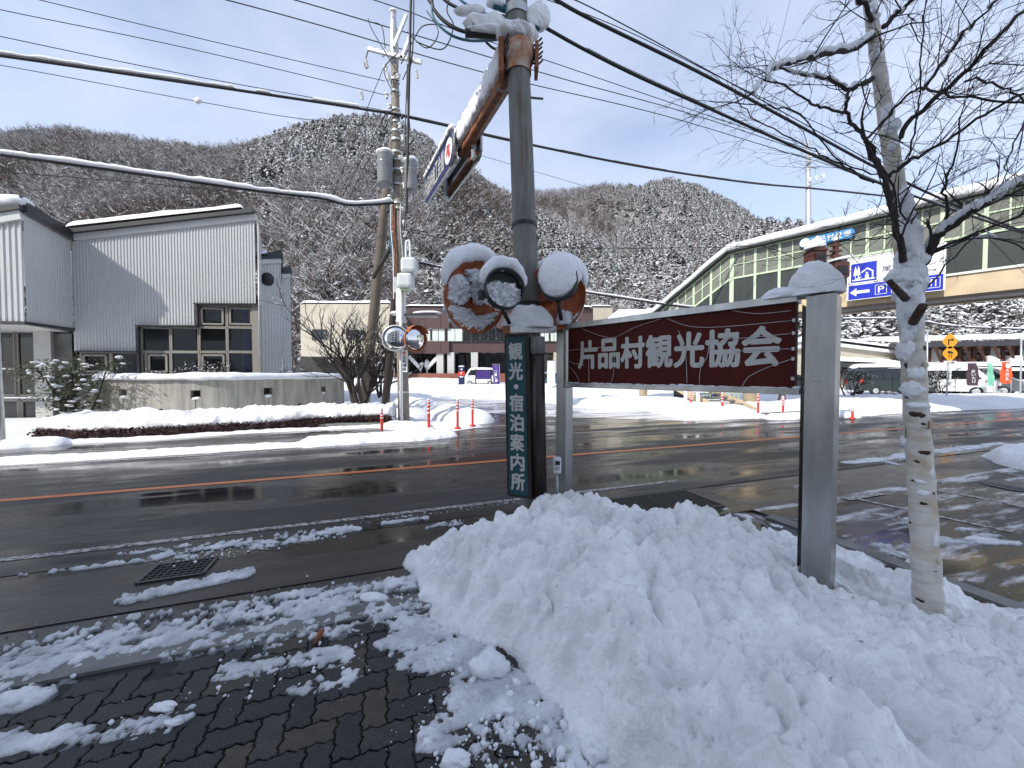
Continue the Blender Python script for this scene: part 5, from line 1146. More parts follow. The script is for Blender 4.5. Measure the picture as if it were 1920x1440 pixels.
bb(740, 1112, 663, 705, YB+3, .3, 'interior', 'ground_floor_wall', br_)
for u0, u1 in ((742, 766), (768, 792), (794, 822), (850, 872), (874, 896), (900, 925), (927, 950), (1012, 1028), (1052, 1080)):
    c, w, h = prow(u0, u1, 664, 706, YB+2.5); c.z += h/2; bwin(br_, c, EX, w-.15, h-.1, 'carglass')
for a, b in (((767, 668), (800, 703)), (((822), 668), (790, 703)), ((801, 703), (790, 680)), ((790, 703), (802, 676))):
    q = MB(); q.beam(P(a[0], a[1], YB+.6), P(b[0], b[1], YB+.6), .35, .4); q.build('brace', 'white_paint', br_)
for u in (826, 846, 890, 1044):
    q = MB(); q.beam(P(u, 661, YB+.6), P(u, 708, YB+.6), .8, .8, EX); q.build('column', 'tile_white' if u < 900 else 'cream', br_)
bb(740, 1112, 700, 716, YB-.6, .3, 'brick', 'planter_wall', br_)
a, b = P(758, 575, YB-.2), P(1112, 577, YB-.2); snow_slab([a, b, b+Vector((0, 10, 0)), a+Vector((0, 10, 0))], .35, 2, br_, 60, 8)
cr_ = thing('cream_building', 'plain cream building behind the bare trees', 'building', P(650, 710, 40))
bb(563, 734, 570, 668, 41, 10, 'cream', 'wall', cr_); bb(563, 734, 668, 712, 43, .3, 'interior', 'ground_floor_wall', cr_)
for u0, u1, v0, v1 in ((586, 612, 618, 637), (650, 684, 619, 636), (694, 707, 620, 636)):
    c, w, h = prow(u0, u1, v0, v1, 40.95); c.z += h/2; bwin(cr_, c, EX, w, h, 'carglass')
for u0, u1 in ((697, 714), (716, 732)):
    c, w, h = prow(u0, u1, 662, 703, 42.6); c.z += h/2; bwin(cr_, c, EX, w, h, 'carglass', 'galv')
a, b = P(563, 570, 40.9), P(734, 570, 40.9); snow_slab([a, b, b+Vector((0, 9, 0)), a+Vector((0, 9, 0))], .4, 4, cr_)
c2 = thing('cream_house', 'small cream block with flat snowy roof behind the left sign post', 'building', P(1130, 700, 50))
bb(1107, 1148, 576, 690, 50, 8, 'cream', 'wall', c2)
a, b = P(1106, 575, 49.8), P(1149, 575, 49.8); snow_slab([a, b, b+Vector((0, 8, 0)), a+Vector((0, 8, 0))], .3, 4, c2, 10, 6)
c, w, h = prow(1116, 1136, 604, 618, 49.9); c.z += h/2; bwin(c2, c, EX, w, h, 'carglass')
c3 = thing('snow_roofed_shed', 'low building with a white snow covered roof left of the footbridge stairs', 'building', P(1190, 700, 36))
a, b, c, d = P(1135, 604, 36), P(1245, 600, 34), P(1245, 585, 42), P(1160, 583, 42)
q = MB(); q.prism([P(1140, 604, 36), P(1245, 601, 34), P(1245, 720, 34), P(1140, 720, 36)], Vector((0, 8, 0))); q.build('wall', 'cream', c3)
snow_slab([a, b, c, d], .5, 3, c3, 20, 8)
M['tank'] = mat('tank', (.27, .28, .29), .5, .2, var=.15, vs=4)
# ================================================================== FOOTBRIDGE
BA = Vector((11.5, 19.6, 0)); BD = Vector((.645, -.765, 0)).normalized(); BN = Vector((-.765, -.645, 0)).normalized()   # BN faces the camera
fbx = thing('footbridge', 'covered pedestrian footbridge with pale green frames and snowy roof over the road', 'footbridge', BA)
def FB_(t, n, z): return BA+BD*t+BN*n+UP*z
FX = (BD, -BN, UP); DECK = 5.25; T1 = 13.5
def fbox(t0, t1, n0, n1, z0, z1, m, name, parent=fbx, bevel=0):
    q = MB(); q.box(FB_((t0+t1)/2, (n0+n1)/2, (z0+z1)/2), (abs(t1-t0)/2, abs(n1-n0)/2, abs(z1-z0)/2), FX); return q.build(name, m, parent, bevel=bevel)
fbox(-.1, T1, .05, -.15, 4.55, DECK+.05, 'beige', 'girder'); fbox(-.1, T1, -2.3, -2.5, 4.55, DECK+.05, 'beige', 'girder')
fbox(-.1, T1, .12, .02, DECK+.05, DECK+.12, 'white_paint', 'ledge'); fbox(-.1, T1, .15, -.25, 4.43, 4.55, 'brownmetal', 'flange')
fbox(-.1, T1, -.15, -2.3, 4.6, 4.7, 'brownmetal', 'deck')
ts = np.arange(.12, T1, 1.02)
def bay(t0, t1, zb0, zb1, side=0., inner=True):
    """one bay; zb0/zb1 = floor height at both ends (slope on the stairs)"""
    n = side; g = None
    def pt(f, h): return FB_(t0+(t1-t0)*f, n, zb0+(zb1-zb0)*f+h)
    q = MB(); q.beam(pt(0, .05), pt(0, 2.82), .09, .11, BD); q.build('post', 'palegreen', fbx)
    for h, w in ((.12, .05), (1.42, .09), (2.10, .05), (2.74, .07)): q = MB(); q.beam(pt(0, h)+BN*.012, pt(1, h)+BN*.012, .06, w); q.build('rail', 'palegreen', fbx)
    q = MB(); q.beam(pt(.5, 1.42)+BN*.006, pt(.5, 2.74)+BN*.006, .05, .045, BD); q.build('mullion', 'palegreen', fbx)
    q = MB(); q.add([pt(.02, .12), pt(.98, .12), pt(.98, 1.40), pt(.02, 1.40)], [(0, 1, 2, 3)]); q.build('panel', 'darkpanel', fbx)
    for a, b in ((0, .5), (.5, 1)):
        for h0, h1 in ((1.44, 2.09), (2.12, 2.73)):
            q = MB(); q.add([pt(a, h0), pt(b, h0), pt(b, h1), pt(a, h1)], [(0, 1, 2, 3)]); q.build('pane', 'glass_frost', fbx)
for a in ts[:-1]: bay(a, a+1.02, DECK, DECK)
fbox(.1, T1, -2.42, -2.40, DECK, DECK+2.8, 'glass_frost', 'rear_screen')
SLP = .65
def zs_(t): return DECK+SLP*t if t > -4.2 else DECK-SLP*4.2
fbox(-.03, .12, .02, -.10, DECK-.4, DECK+2.8, 'palegreen', 'corner_post')
tt = -.03
while tt > -4.1: bay(tt-.92, tt, zs_(tt-.92), zs_(tt)); tt -= .92
while tt > -5.6: bay(tt-.9, tt, zs_(-4.2), zs_(-4.2)); tt -= .9
q = MB(); q.prism([FB_(0, .03, DECK-.35), FB_(-4.2, .03, zs_(-4.2)-.35), FB_(-4.2, .03, zs_(-4.2)+.1), FB_(0, .03, DECK+.1)], -BN*.12); q.build('stringer', 'beige', fbx)
fbox(-5.8, -4.2, 0, -2.4, zs_(-5)-.35, zs_(-5), 'beige', 'landing')
# roofs
def roofseg(a, b, za, zb):
    q = MB(); pts = [(-.0+.38, .0), (.36, .07), (-.6, .24), (-1.2, .30), (-1.8, .24), (-2.8, .0), (-2.8, -.08), (.38, -.08)]
    P0 = [FB_(a, n, za+z) for n, z in pts]; P1 = [FB_(b, n, zb+z) for n, z in pts]; N = len(pts)
    q.add(P0+P1, [(i, (i+1) % N, N+(i+1) % N, N+i) for i in range(N)]+[tuple(range(N)), tuple(range(N, 2*N))[::-1]]); q.build('roof', 'darkgreen', fbx)
    K = max(4, int((b-a)/.25)); vs = []; pr = [(.38, .02), (.46, .10), (.42, .26), (.25, .36), (-.4, .52), (-1.2, .60), (-2.0, .52), (-2.6, .3), (-2.8, .02)]; N = len(pr)
    for i in range(K+1):
        f = i/K
        for n, z in pr:
            nz = float(fbm(np.array([(a+(b-a)*f)*1.1+5]), np.array([n*1.5+9]), 4)[0])-.5; vs.append(FB_(a+(b-a)*f, n+nz*.08, za+(zb-za)*f+z+nz*.10))
    q = MB(); q.add(vs, [(i*N+k, (i+1)*N+k, (i+1)*N+k+1, i*N+k+1) for i in range(K) for k in range(N-1)]+[tuple(range(N))[::-1]]); q.build('roof_snow', 'snow_far', fbx, True)
roofseg(-.1, T1, DECK+2.83, DECK+2.83); roofseg(-4.25, -.1, zs_(-4.2)+2.80, DECK+2.81); roofseg(-6.0, -4.25, zs_(-5)+2.80, zs_(-5)+2.80)
for px, v, r in ((1407, 764, .34), (1206, 746, .27)):
    c = G(px, v, 0); q = MB(); q.tube([Vector((c.x, c.y, -.05)), Vector((c.x, c.y, 4.5 if px > 1300 else 2.3))], r, 24); q.build('column', 'beige', fbx, True)
c = FB_(13.0, -1.2, 0); q = MB(); q.tube([c, c+UP*4.5], .34, 24); q.build('column', 'beige', fbx, True)
# lower flight turning back towards the road
s0 = P(1225, 702, 22.5); s1 = G(1352, 772, 0); dv = (s1-s0); hv = Vector((dv.x, dv.y, 0)).normalized(); sv = Vector((-hv.y, hv.x, 0))
q = MB(); q.beam(s0, s1, .12, .34); q.beam(s0+sv*1.6, s1+sv*1.6, .12, .34); q.build('stringer', 'beige', fbx)
for i in range(12):
    c = s0.lerp(s1, (i+.5)/12)+sv*.8+UP*.05; q = MB(); q.box(c, (.14, .74, .03), (hv, sv, UP)); q.build('step', 'concrete', fbx)
for u in (1285, 1308): 
    c = G(u, 768, 0); q = MB(); q.beam(c, c+UP*1.6, .14, .1, EX); q.build('newel_post', 'white_paint', fbx)
for i in range(9):
    c = G(1320+i*8, 762, 0)+UP*.1; q = MB(); q.beam(c, c+UP*1.2, .09, .04, EX); q.build('slat', 'palegreen', fbx)
q = MB(); q.beam(G(1316, 762, 0)+UP*1.25, G(1390, 762, 0)+UP*1.25, .08, .08); q.beam(G(1316, 762, 0)+UP*.15, G(1390, 762, 0)+UP*.15, .08, .08); q.build('rail', 'palegreen', fbx)
q = MB(); q.prism([G(1282, 758, 0)+Vector((0, 1.2, 0)), G(1318, 758, 0)+Vector((0, 1.2, 0)), G(1318, 758, 0)+Vector((0, 1.2, 2)), G(1282, 758, 0)+Vector((0, 1.2, 2))], Vector((0, .1, 0))); q.build('panel', 'darkpanel', fbx)
# pill shaped name board on the bridge
def onbridge(u, v, n=.2):
    c = (u-960)/FPX; b = BA+BN*n; t = (c*b.y-b.x)/(BD.x-c*BD.y); p = b+BD*t; return t, CAMH+(702-v)/FPX*p.y
t0, z0 = onbridge(1504, 459); t1, z1 = onbridge(1584, 439); zc = (z0+z1)/2; r_ = .21
g = thing('name_board', 'light blue pill shaped board with white characters on the footbridge', 'sign', FB_(t0, .2, zc))
pl = [FB_(t0-r_*math.sin(a), .2, zc+r_*math.cos(a)) for a in np.linspace(0, math.pi, 12)]+[FB_(t1+r_*math.sin(a), .2, zc-r_*math.cos(a)) for a in np.linspace(0, math.pi, 12)]
q = MB(); q.prism(pl, -BN*.04); q.build('board', 'cyan', g)
for i, ch in enumerate('片品村役場'): text(ch, FB_(t0+.22+i*(t1-t0-.1)/5, .202, zc-.13), BD, UP, .24, .26, 'white', g, .01, .004)
q = MB(); q.lathe([(.19, 0), (.19, .006), (.001, .008)], FB_(t0-.0, .203, zc), BN, 24); q.build('disc', 'white', g)
# big blue and white direction sign on the bridge girder
tA, zA = onbridge(1584, 565, .35); tB, zB = onbridge(1767, 545, .35); _, zT = onbridge(1584, 489, .35); zb = (zA+zB)/2-.0; zt = zT+.02; Lb = tB-tA
ds = thing('direction_sign', 'large white and blue direction sign with arrow and pictograms on the footbridge', 'sign', FB_(tA, .35, zb))
def D_(a, h, n=.35): return FB_(tA+a, n, zb+h)
Hh = zt-zb
def dbox(a0, a1, h0, h1, m, name, n=.0, parent=ds):
    q = MB(); q.box(D_((a0+a1)/2, (h0+h1)/2, .35+n), ((a1-a0)/2, .003, (h1-h0)/2), FX); return q.build(name, m, parent)
q = MB(); q.box(D_(Lb/2, Hh/2, .33), (Lb/2, .02, Hh/2), FX); q.build('board', 'white', ds)
hb = Hh*.345; dbox(.05, Lb-.05, .03, hb, 'blue', 'blue_band', .008)
for a0, a1, h0, h1 in ((.06, Lb-.06, hb+.05, hb+.06), (.06, Lb-.06, Hh-.05, Hh-.04), (.055, .065, hb+.05, Hh-.04), (Lb-.065, Lb-.055, hb+.05, Hh-.04)): dbox(a0, a1, h0, h1, 'navy', 'border_line', .010)
pw = Hh*.44; px0 = .12; ph0 = hb+.12; dbox(px0, px0+pw, ph0, ph0+pw, 'blue', 'pictogram', .010)
def dpoly(pts, m, name, n=.014):
    q = MB(); q.prism([D_(a, h, .35+n) for a, h in pts], -BN*.002); return q.build(name, m, ds)
def U_(x, y): return (px0+pw*x, ph0+pw*y)
for x in (.18, .30): dpoly([U_(x-.08, .36), U_(x-.05, .62), U_(x, .88), U_(x+.05, .62), U_(x+.08, .36)], 'white', 'tree_symbol'); dpoly([U_(x-.015, .2), U_(x+.015, .2), U_(x+.015, .37), U_(x-.015, .37)], 'white', 'tree_symbol')
dpoly([U_(.42, .52), U_(.64, .72), U_(.88, .52), U_(.88, .44), U_(.64, .63), U_(.42, .45)], 'white', 'house_symbol'); dpoly([U_(.82, .14), U_(.88, .14), U_(.88, .46), U_(.82, .50)], 'white', 'house_symbol')
dpoly([U_(.05, .08), U_(.95, .08), U_(.95, .15), U_(.05, .15)], 'white', 'ground_symbol'); dpoly([U_(.56, .15), U_(.70, .15), U_(.70, .34), U_(.63, .37), U_(.56, .34)], 'white', 'person_symbol'); dpoly([U_(.59, .39), U_(.67, .39), U_(.68, .46), U_(.63, .49), U_(.58, .46)], 'white', 'person_symbol')
dpoly([U_(.05, .10), U_(.32, .26), U_(.44, .26), U_(.2, .10)], 'white', 'road_symbol')
text('道の駅', D_(1.55, Hh*.80), BD, UP, .75, .17, 'navy', ds, .0, .012)
text('尾瀬かたしな', D_(px0+pw+.15, Hh*.57), BD, UP, 1.75, .23, 'navy', ds, .0, .012)
text('Oze Katashina', D_(px0+pw+.40, Hh*.43), BD, UP, 1.2, .12, 'navy', ds, .0, .012)
dpoly([(.10, hb*.52), (.30, hb*.80), (.30, hb*.62), (.70, hb*.62), (.70, hb*.42), (.30, hb*.42), (.30, hb*.24)], 'white', 'arrow')
def frame(a, w, name='symbol_frame'):
    for x0, x1, y0, y1 in ((a, a+w, hb*.2, hb*.23), (a, a+w, hb*.82, hb*.85), (a, a+.015, hb*.2, hb*.85), (a+w-.015, a+w, hb*.2, hb*.85)): dbox(x0, x1, y0, y1, 'white', name, .013)
frame(.86, .34); text('P', D_(.95, hb*.33), BD, UP, .17, hb*.40, 'white', ds, .03, .014)
frame(1.32, .34); frame(Lb-.46, .34)
dbox(Lb-.35, Lb-.33, hb*.3, hb*.75, 'white', 'fork_symbol', .014); dbox(Lb-.37, Lb-.31, hb*.55, hb*.60, 'white', 'fork_symbol', .0145); dbox(Lb-.37, Lb-.36, hb*.6, hb*.75, 'white', 'fork_symbol', .014); dbox(Lb-.32, Lb-.31, hb*.6, hb*.75, 'white', 'fork_symbol', .014); dbox(Lb-.25, Lb-.22, hb*.3, hb*.75, 'white', 'knife_symbol', .014)
# carved brown totem lamp post
tb = Vector((9.45, 11.2, 0)); g = thing('wooden_totem', 'brown wooden bird box and lattice post capped with snow behind the sign', 'totem', tb)
c = P(1528, 492, 11.2); q = MB(); q.box(c, (.20, .18, .34)); q.prism([c+Vector((-.24, -.22, .30)), c+Vector((.24, -.22, .30)), c+Vector((0, -.22, .48))], Vector((0, .44, 0))); q.build('bird_box', 'woodbrown', g)
q = MB(); q.box(c+Vector((0, -.20, .08)), (.15, .03, .12)); q.build('box_front', 'brownmetal', g); q = MB(); q.box(c+Vector((0, -.24, .10)), (.06, .01, .05)); q.build('hole', 'black', g)
q = MB(); q.blob(c+Vector((0, 0, .42)), (.27, .25, .26), 4, .15, 24, 14, flat=.1); q.build('snow_cap', 'snow_cap', g, True); q = MB(); q.blob(c+Vector((.06, 0, .72)), (.05, .05, .07), 4, .1, 10, 8); q.build('snow_cap', 'snow_cap', g, True)
q = MB(); q.beam(c, Vector((c.x, c.y, 0)), .12, .12, EX); q.build('post', 'woodbrown', g)
c2_ = P(1568, 508, 11.1); q = MB(); q.box(c2_, (.22, .2, .22)); q.build('lamp_box', 'woodbrown', g); q = MB(); q.box(c2_+Vector((0, -.21, -.02)), (.13, .02, .12)); q.build('recess', 'black', g)
q = MB(); q.prism([c2_+Vector((-.27, -.26, .24)), c2_+Vector((.25, -.26, .34)), c2_+Vector((.25, -.26, .42)), c2_+Vector((-.27, -.26, .30))], Vector((0, .5, 0))); q.build('snow_cap', 'snow_cap', g)
c3_ = P(1567, 470, 11.1); q = MB(); q.beam(c3_+UP*.3, Vector((c3_.x, c3_.y, 0)), .10, .10, EX)
for k in range(5): q.box(c3_+UP*(.15-.16*k), (.12+.03*(k % 2), .06, .03))
q.build('lattice', 'woodbrown', g); q = MB(); q.blob(c3_+UP*.34, (.07, .07, .09), 4, .2, 12, 8); q.build('snow_cap', 'snow_cap', g, True)
q = MB(); q.beam(P(1540, 482, 11.15), P(1567, 476, 11.15), .05, .04); q.build('arm', 'woodbrown', g)
# ================================================================== RIGHT LOW BUILDINGS
ms = thing('market_building', 'long low white building with brown timber brackets and snowy canopy', 'building', P(1850, 740, 34))
rd = Vector((.965, -.262, 0)).normalized(); rn = Vector((-.262, -.965, 0)).normalized()
RA = P(1690, 702, 35); RA.z = 0
def R_(u, v, off=0.): b = RA+rn*off; p = upos(b, rd, u); return p+UP*zat(p, v)
def rprism(u0, u1, v0l, v0r, v1l, v1r, th, m, name, off=0., parent=ms):
    q = MB(); q.prism([R_(u0, v1l, off), R_(u1, v1r, off), R_(u1, v0r, off), R_(u0, v0l, off)], -rn*th); return q.build(name, m, parent)
rprism(1690, 2150, 652, 645, 690, 684, .3, 'tile_white', 'wall')
rprism(1688, 2150, 643, 633, 652, 644, 6, 'roof_dark', 'roof_edge', 1.3)
a, b = R_(1688, 642, 1.35), R_(2150, 632, 1.35); snow_slab([a, b, b-rn*7+UP*.9, a-rn*7+UP*.9], .3, 8, ms, 50, 8)
for i in range(16):
    u = 1701+i*27.5; v = 655-i*.55
    q = MB(); q.beam(R_(u+12, v-2, .05), R_(u+12, 688-i*.5, .05), .22, .22, rd); q.beam(R_(u+12, v, .1), R_(u-4, v-1, 1.25), .16, .2); q.beam(R_(u+11, 686-i*.5, .12), R_(u-3, v+1, 1.2), .14, .18); q.build('bracket', 'woodbrown', ms)
for u0 in (1782, 1803, 1828, 1880, 1935):
    a, b = R_(u0, 684, .06), R_(u0+19, 684, .06); c = (a+b)/2; c.z += .75; bwin(ms, c, rd, (b-a).length*.9, 1.25, 'carglass', 'woodbrown', 2, .08, .05)
for u0 in (1858, 1900):
    c = R_(u0, 674, .35); q = MB(); q.box(c, (.42, .22, .32), (rd, rn, UP)); q.lathe([(.24, .225), (.24, .24), (.02, .245)], c, rn, 18); q.build('air_conditioner', 'white_paint', ms)
rprism(1600, 2150, 692, 688, 700, 696, 3, 'roof_dark', 'canopy', 2.6)
a, b = R_(1600, 691, 2.7), R_(2150, 686, 2.7); snow_slab([a, b, b-rn*2.6+UP*.35, a-rn*2.6+UP*.35], .28, 8, ms, 50, 6)
rprism(1690, 2150, 700, 697, 745, 745, .3, 'interior', 'shop_wall', -.2)
rprism(1600, 2150, 687, 685, 692, 690, .2, 'woodbrown', 'cornice', .12)
for u0 in range(1700, 2000, 34):
    a, b = R_(u0, 740, .05), R_(u0+28, 740, .05); c = (a+b)/2; c.z = 1.15; bwin(ms, c, rd, (b-a).length*.92, 1.9, 'carglass', 'galv', 2)
hs_ = thing('cream_hall', 'low cream hall with snowy roof behind the roadside trees', 'building', P(1630, 740, 38))
def hprism(pts, th, m, name, Y=36.): q = MB(); q.prism([P(u, v, Y) for u, v in pts], Vector((0, th, 0))); return q.build(name, m, hs_)
hprism([(1560, 748), (1695, 748), (1695, 660), (1560, 642)], 6, 'cream', 'wall')
hprism([(1556, 641), (1700, 659), (1700, 665), (1556, 647)], 7, 'white_paint', 'roof_edge', 35.6)
a, b = P(1556, 639, 35.5), P(1700, 657, 35.5); snow_slab([a, b, b+Vector((0, 8, .5)), a+Vector((0, 8, .5))], .4, 5, hs_)
hprism([(1565, 680), (1690, 685), (1690, 692), (1565, 688)], 1.2, 'roof_dark', 'canopy', 34.5); a, b = P(1565, 679, 34.4), P(1692, 684, 34.4); snow_slab([a, b, b+Vector((0, 2, .4)), a+Vector((0, 2, .4))], .35, 6, hs_)
c, w, h = prow(1644, 1661, 688, 703, 35.9); c.z += h/2; bwin(hs_, c, EX, w, h, 'carglass')
for u0 in (1590, 1615): c, w, h = prow(u0, u0+20, 700, 735, 35.9); c.z += h/2; bwin(hs_, c, EX, w, h, 'carglass', 'galv', 2)
text('道の駅', P(1646, 700, 35.75), EX, UP, .7, .35, 'white', hs_)
# ================================================================== VEHICLES
def car(name, label, cat, loc, rz, prof, wins, W_, L_, paint, wheels, whr, roofsnow=True, group=None, front=None, lights=True):
    """prof: side outline in metres (x forward, z up); built at the origin then placed"""
    g = thing(name, label, cat, (0, 0, 0), group); hw = W_/2
    zmax = max(z for x, z in prof); zb = zmax*.52
    def hwz(z): return hw*(1-.13*max(0, (z-zb)/(zmax-zb)))
    q = MB(); N = len(prof); vs = [(x, -hwz(z), z) for x, z in prof]+[(x, hwz(z), z) for x, z in prof]
    q.add(vs, [tuple(range(N)), tuple(range(N, 2*N))[::-1]]+[(i, N+i, N+(i+1) % N, (i+1) % N) for i in range(N)]); q.build('body', paint, g, bevel=.05)
    for pts in wins:
        for s in (-1, 1):
            q = MB(); q.add([(x, s*(hwz(z)+.008), z) for x, z in pts], [tuple(range(len(pts)))]); q.build('side_window', 'carglass', g)
    if front:
        (x0, z0), (x1, z1) = front; d = Vector((x1-x0, 0, z1-z0)).normalized(); n = Vector((d.z, 0, -d.x)); n = n if n.x > 0 else -n
        a = Vector((x0, 0, z0))+d*.06+n*.012; b = Vector((x1, 0, z1))-d*.06+n*.012
        q = MB(); q.add([(a.x, -hwz(z0)+.1, a.z), (a.x, hwz(z0)-.1, a.z), (b.x, hwz(z1)-.12, b.z), (b.x, -hwz(z1)+.12, b.z)], [(0, 1, 2, 3)]); q.build('windshield', 'carglass', g)
    xf = max(x for x, z in prof); xr = min(x for x, z in prof)
    if lights:
        for s in (-1, 1):
            q = MB(); q.box((xf-.06, s*(hw-.22), zb*.78), (.09, .18, .08)); q.build('headlight', 'lampglass', g, bevel=.02)
            q = MB(); q.box((xr+.03, s*(hw-.10), zb*.95), (.05, .08, .18)); q.build('taillight', 'red', g)
        q = MB(); q.box((xf-.02, 0, zb*.60), (.05, hw*.55, .10)); q.build('grille', 'black', g); q = MB(); q.box((xf+.02, 0, zb*.40), (.03, .24, .07)); q.build('number_plate', 'white', g)
        q = MB(); q.box((xf-.05, 0, .32), (.12, hw*.96, .13)); q.build('bumper', 'rubber' if paint == 'car_grey' else paint, g, bevel=.03)
        for s in (-1, 1): q = MB(); q.box((front[0][0]-.25 if front else 1, s*(hw+.12), zb*1.15), (.05, .10, .08)); q.build('side_mirror', paint, g, bevel=.02)
    for x in wheels:
        for s in (-1, 1):
            c = Vector((x, s*(hw-.09), whr)); w = thing('wheel', None, None, c); w.parent = g
            q = MB(); q.lathe([(.001, -.1), (whr*.96, -.1), (whr, -.06), (whr, .06), (whr*.96, .1), (whr*.62, .105), (whr*.60, .07), (.001, .07)], c, (0, s, 0), 24)
            t = q.build('tyre', 'rubber', w, True)
            q = MB(); q.lathe([(whr*.60, .085), (whr*.5, .095), (whr*.2, .09), (.001, .105)], c, (0, s, 0), 14); q.build('rim', 'galv', w, True)
    for s in (-1, 1):
        for x in (wheels[0]-.95, wheels[0]-1.9): q = MB(); q.box((x, s*(hw+.003), zmax*.42), (.012, .004, zmax*.28)); q.build('door_gap', 'black', g)
    if roofsnow:
        top = [x for x, z in prof if z > zmax*.93]; q = MB(); q.blob(((max(top)+min(top))/2, 0, zmax-.02), ((max(top)-min(top))/2*.95, hw*.8, .10), 4, .2, 26, 10, flat=.2); q.build('roof_snow', 'snow_cap', g, True)
    g.location = loc; g.rotation_euler = (0, 0, rz); return g
VAN = [(-2.3, .32), (-2.35, 1.0), (-2.3, 1.75), (-2.15, 1.95), (.95, 1.97), (1.25, 1.88), (1.95, 1.22), (2.32, 1.02), (2.38, .7), (2.36, .3)]
VW = [[(-2.15, 1.15), (-2.1, 1.75), (-1.05, 1.78), (-1.05, 1.15)], [(-.97, 1.15), (-.97, 1.78), (.2, 1.78), (.2, 1.15)], [(.28, 1.15), (.28, 1.78), (1.0, 1.78), (1.6, 1.20)]]
HI = [(-2.3, .32), (-2.35, 1.0), (-2.28, 1.85), (-2.1, 2.02), (1.2, 2.03), (1.5, 1.92), (2.15, 1.15), (2.35, .98), (2.38, .3)]
HW = [[(-2.1, 1.2), (-2.05, 1.8), (-1.0, 1.8), (-1.0, 1.2)], [(-.9, 1.2), (-.9, 1.8), (.25, 1.8), (.25, 1.2)], [(.35, 1.2), (.35, 1.8), (1.25, 1.8), (1.75, 1.2)]]
SED = [(-2.1, .3), (-2.15, .75), (-2.0, .98), (-1.75, 1.42), (-1.4, 1.52), (.3, 1.52), (.6, 1.45), (1.25, 1.0), (1.95, .86), (2.15, .65), (2.15, .3)]
SW = [[(-1.75, .98), (-1.55, 1.38), (-.75, 1.4), (-.75, .98)], [(-.68, .98), (-.68, 1.4), (.35, 1.38), (.95, 1.0)]]
KEI = [(-1.65, .3), (-1.68, 1.0), (-1.6, 1.7), (-1.45, 1.85), (.95, 1.86), (1.2, 1.75), (1.6, 1.05), (1.68, .9), (1.68, .3)]
KW = [[(-1.5, 1.1), (-1.45, 1.65), (-.6, 1.68), (-.6, 1.1)], [(-.5, 1.1), (-.5, 1.68), (.4, 1.68), (.4, 1.1)], [(.48, 1.1), (.48, 1.68), (1.0, 1.66), (1.35, 1.1)]]
gp_ = 'vehicles parked in front of the market building'
def gl(u, Y): p = P(u, 700, Y); return Vector((p.x, Y, float(gz(p.x, Y))))
VY = 27.5
car('dark_green_van', 'dark green van parked side on, left of the birch trunk', 'van', gl(1668, VY), R(-10), VAN, VW, 1.75, 4.7, 'car_green', (1.5, -1.45), .33, False, gp_, ((2.0, 1.15), (1.2, 1.9)))
car('grey_minivan', 'grey car half hidden between the birch trunk and the white van', 'car', gl(1735, 29.2), R(-60), VAN, VW, 1.7, 4.5, 'car_grey', (1.45, -1.4), .31, True, gp_, ((2.0, 1.15), (1.2, 1.9)))
car('white_van', 'white van with snowy windshield behind the crusted small tree', 'van', gl(1775, 27.3), R(-58), HI, HW, 1.75, 4.7, 'car_white', (1.5, -1.45), .33, True, gp_, ((2.2, 1.1), (1.48, 1.95)))
car('dark_grey_van', 'dark grey van behind the dark brown banner', 'van', gl(1826, 28.2), R(-60), VAN, VW, 1.75, 4.7, 'car_grey', (1.5, -1.45), .33, True, gp_, ((2.0, 1.15), (1.2, 1.9)))
car('white_minivan', 'white minivan between the green and the orange banner', 'van', gl(1874, 27.4), R(-52), VAN, VW, 1.75, 4.6, 'car_white', (1.5, -1.45), .33, True, gp_, ((2.0, 1.15), (1.2, 1.9)))
car('black_car', 'black car at the right edge behind the orange banner', 'car', gl(1925, 27.0), R(-52), SED, SW, 1.7, 4.3, 'car_dark', (1.3, -1.3), .31, True, gp_, ((1.3, .97), (.55, 1.47)))
car('white_small_van', 'small cream white van beside the purple curtain stall', 'van', Vector((P(902, 700, 40).x, 40, .45)), R(176), KEI, KW, 1.5, 3.4, 'car_white', (1.1, -1.1), .28, True, None, ((1.55, 1.05), (1.2, 1.75)))
car('blue_car', 'dark blue car in the snow between light box and left sign post', 'car', Vector((P(1030, 700, 36).x, 36, .3)), R(170), SED, SW, 1.6, 4., 'car_blue', (1.3, -1.3), .29, True, None, ((1.3, .97), (.55, 1.47)))
car('parked_car', 'dark car glimpsed under the maroon panel by the right sign post', 'car', gl(1475, 29), R(-20), SED, SW, 1.7, 4.3, 'car_dark', (1.3, -1.3), .31, True, None, ((1.3, .97), (.55, 1.47)))
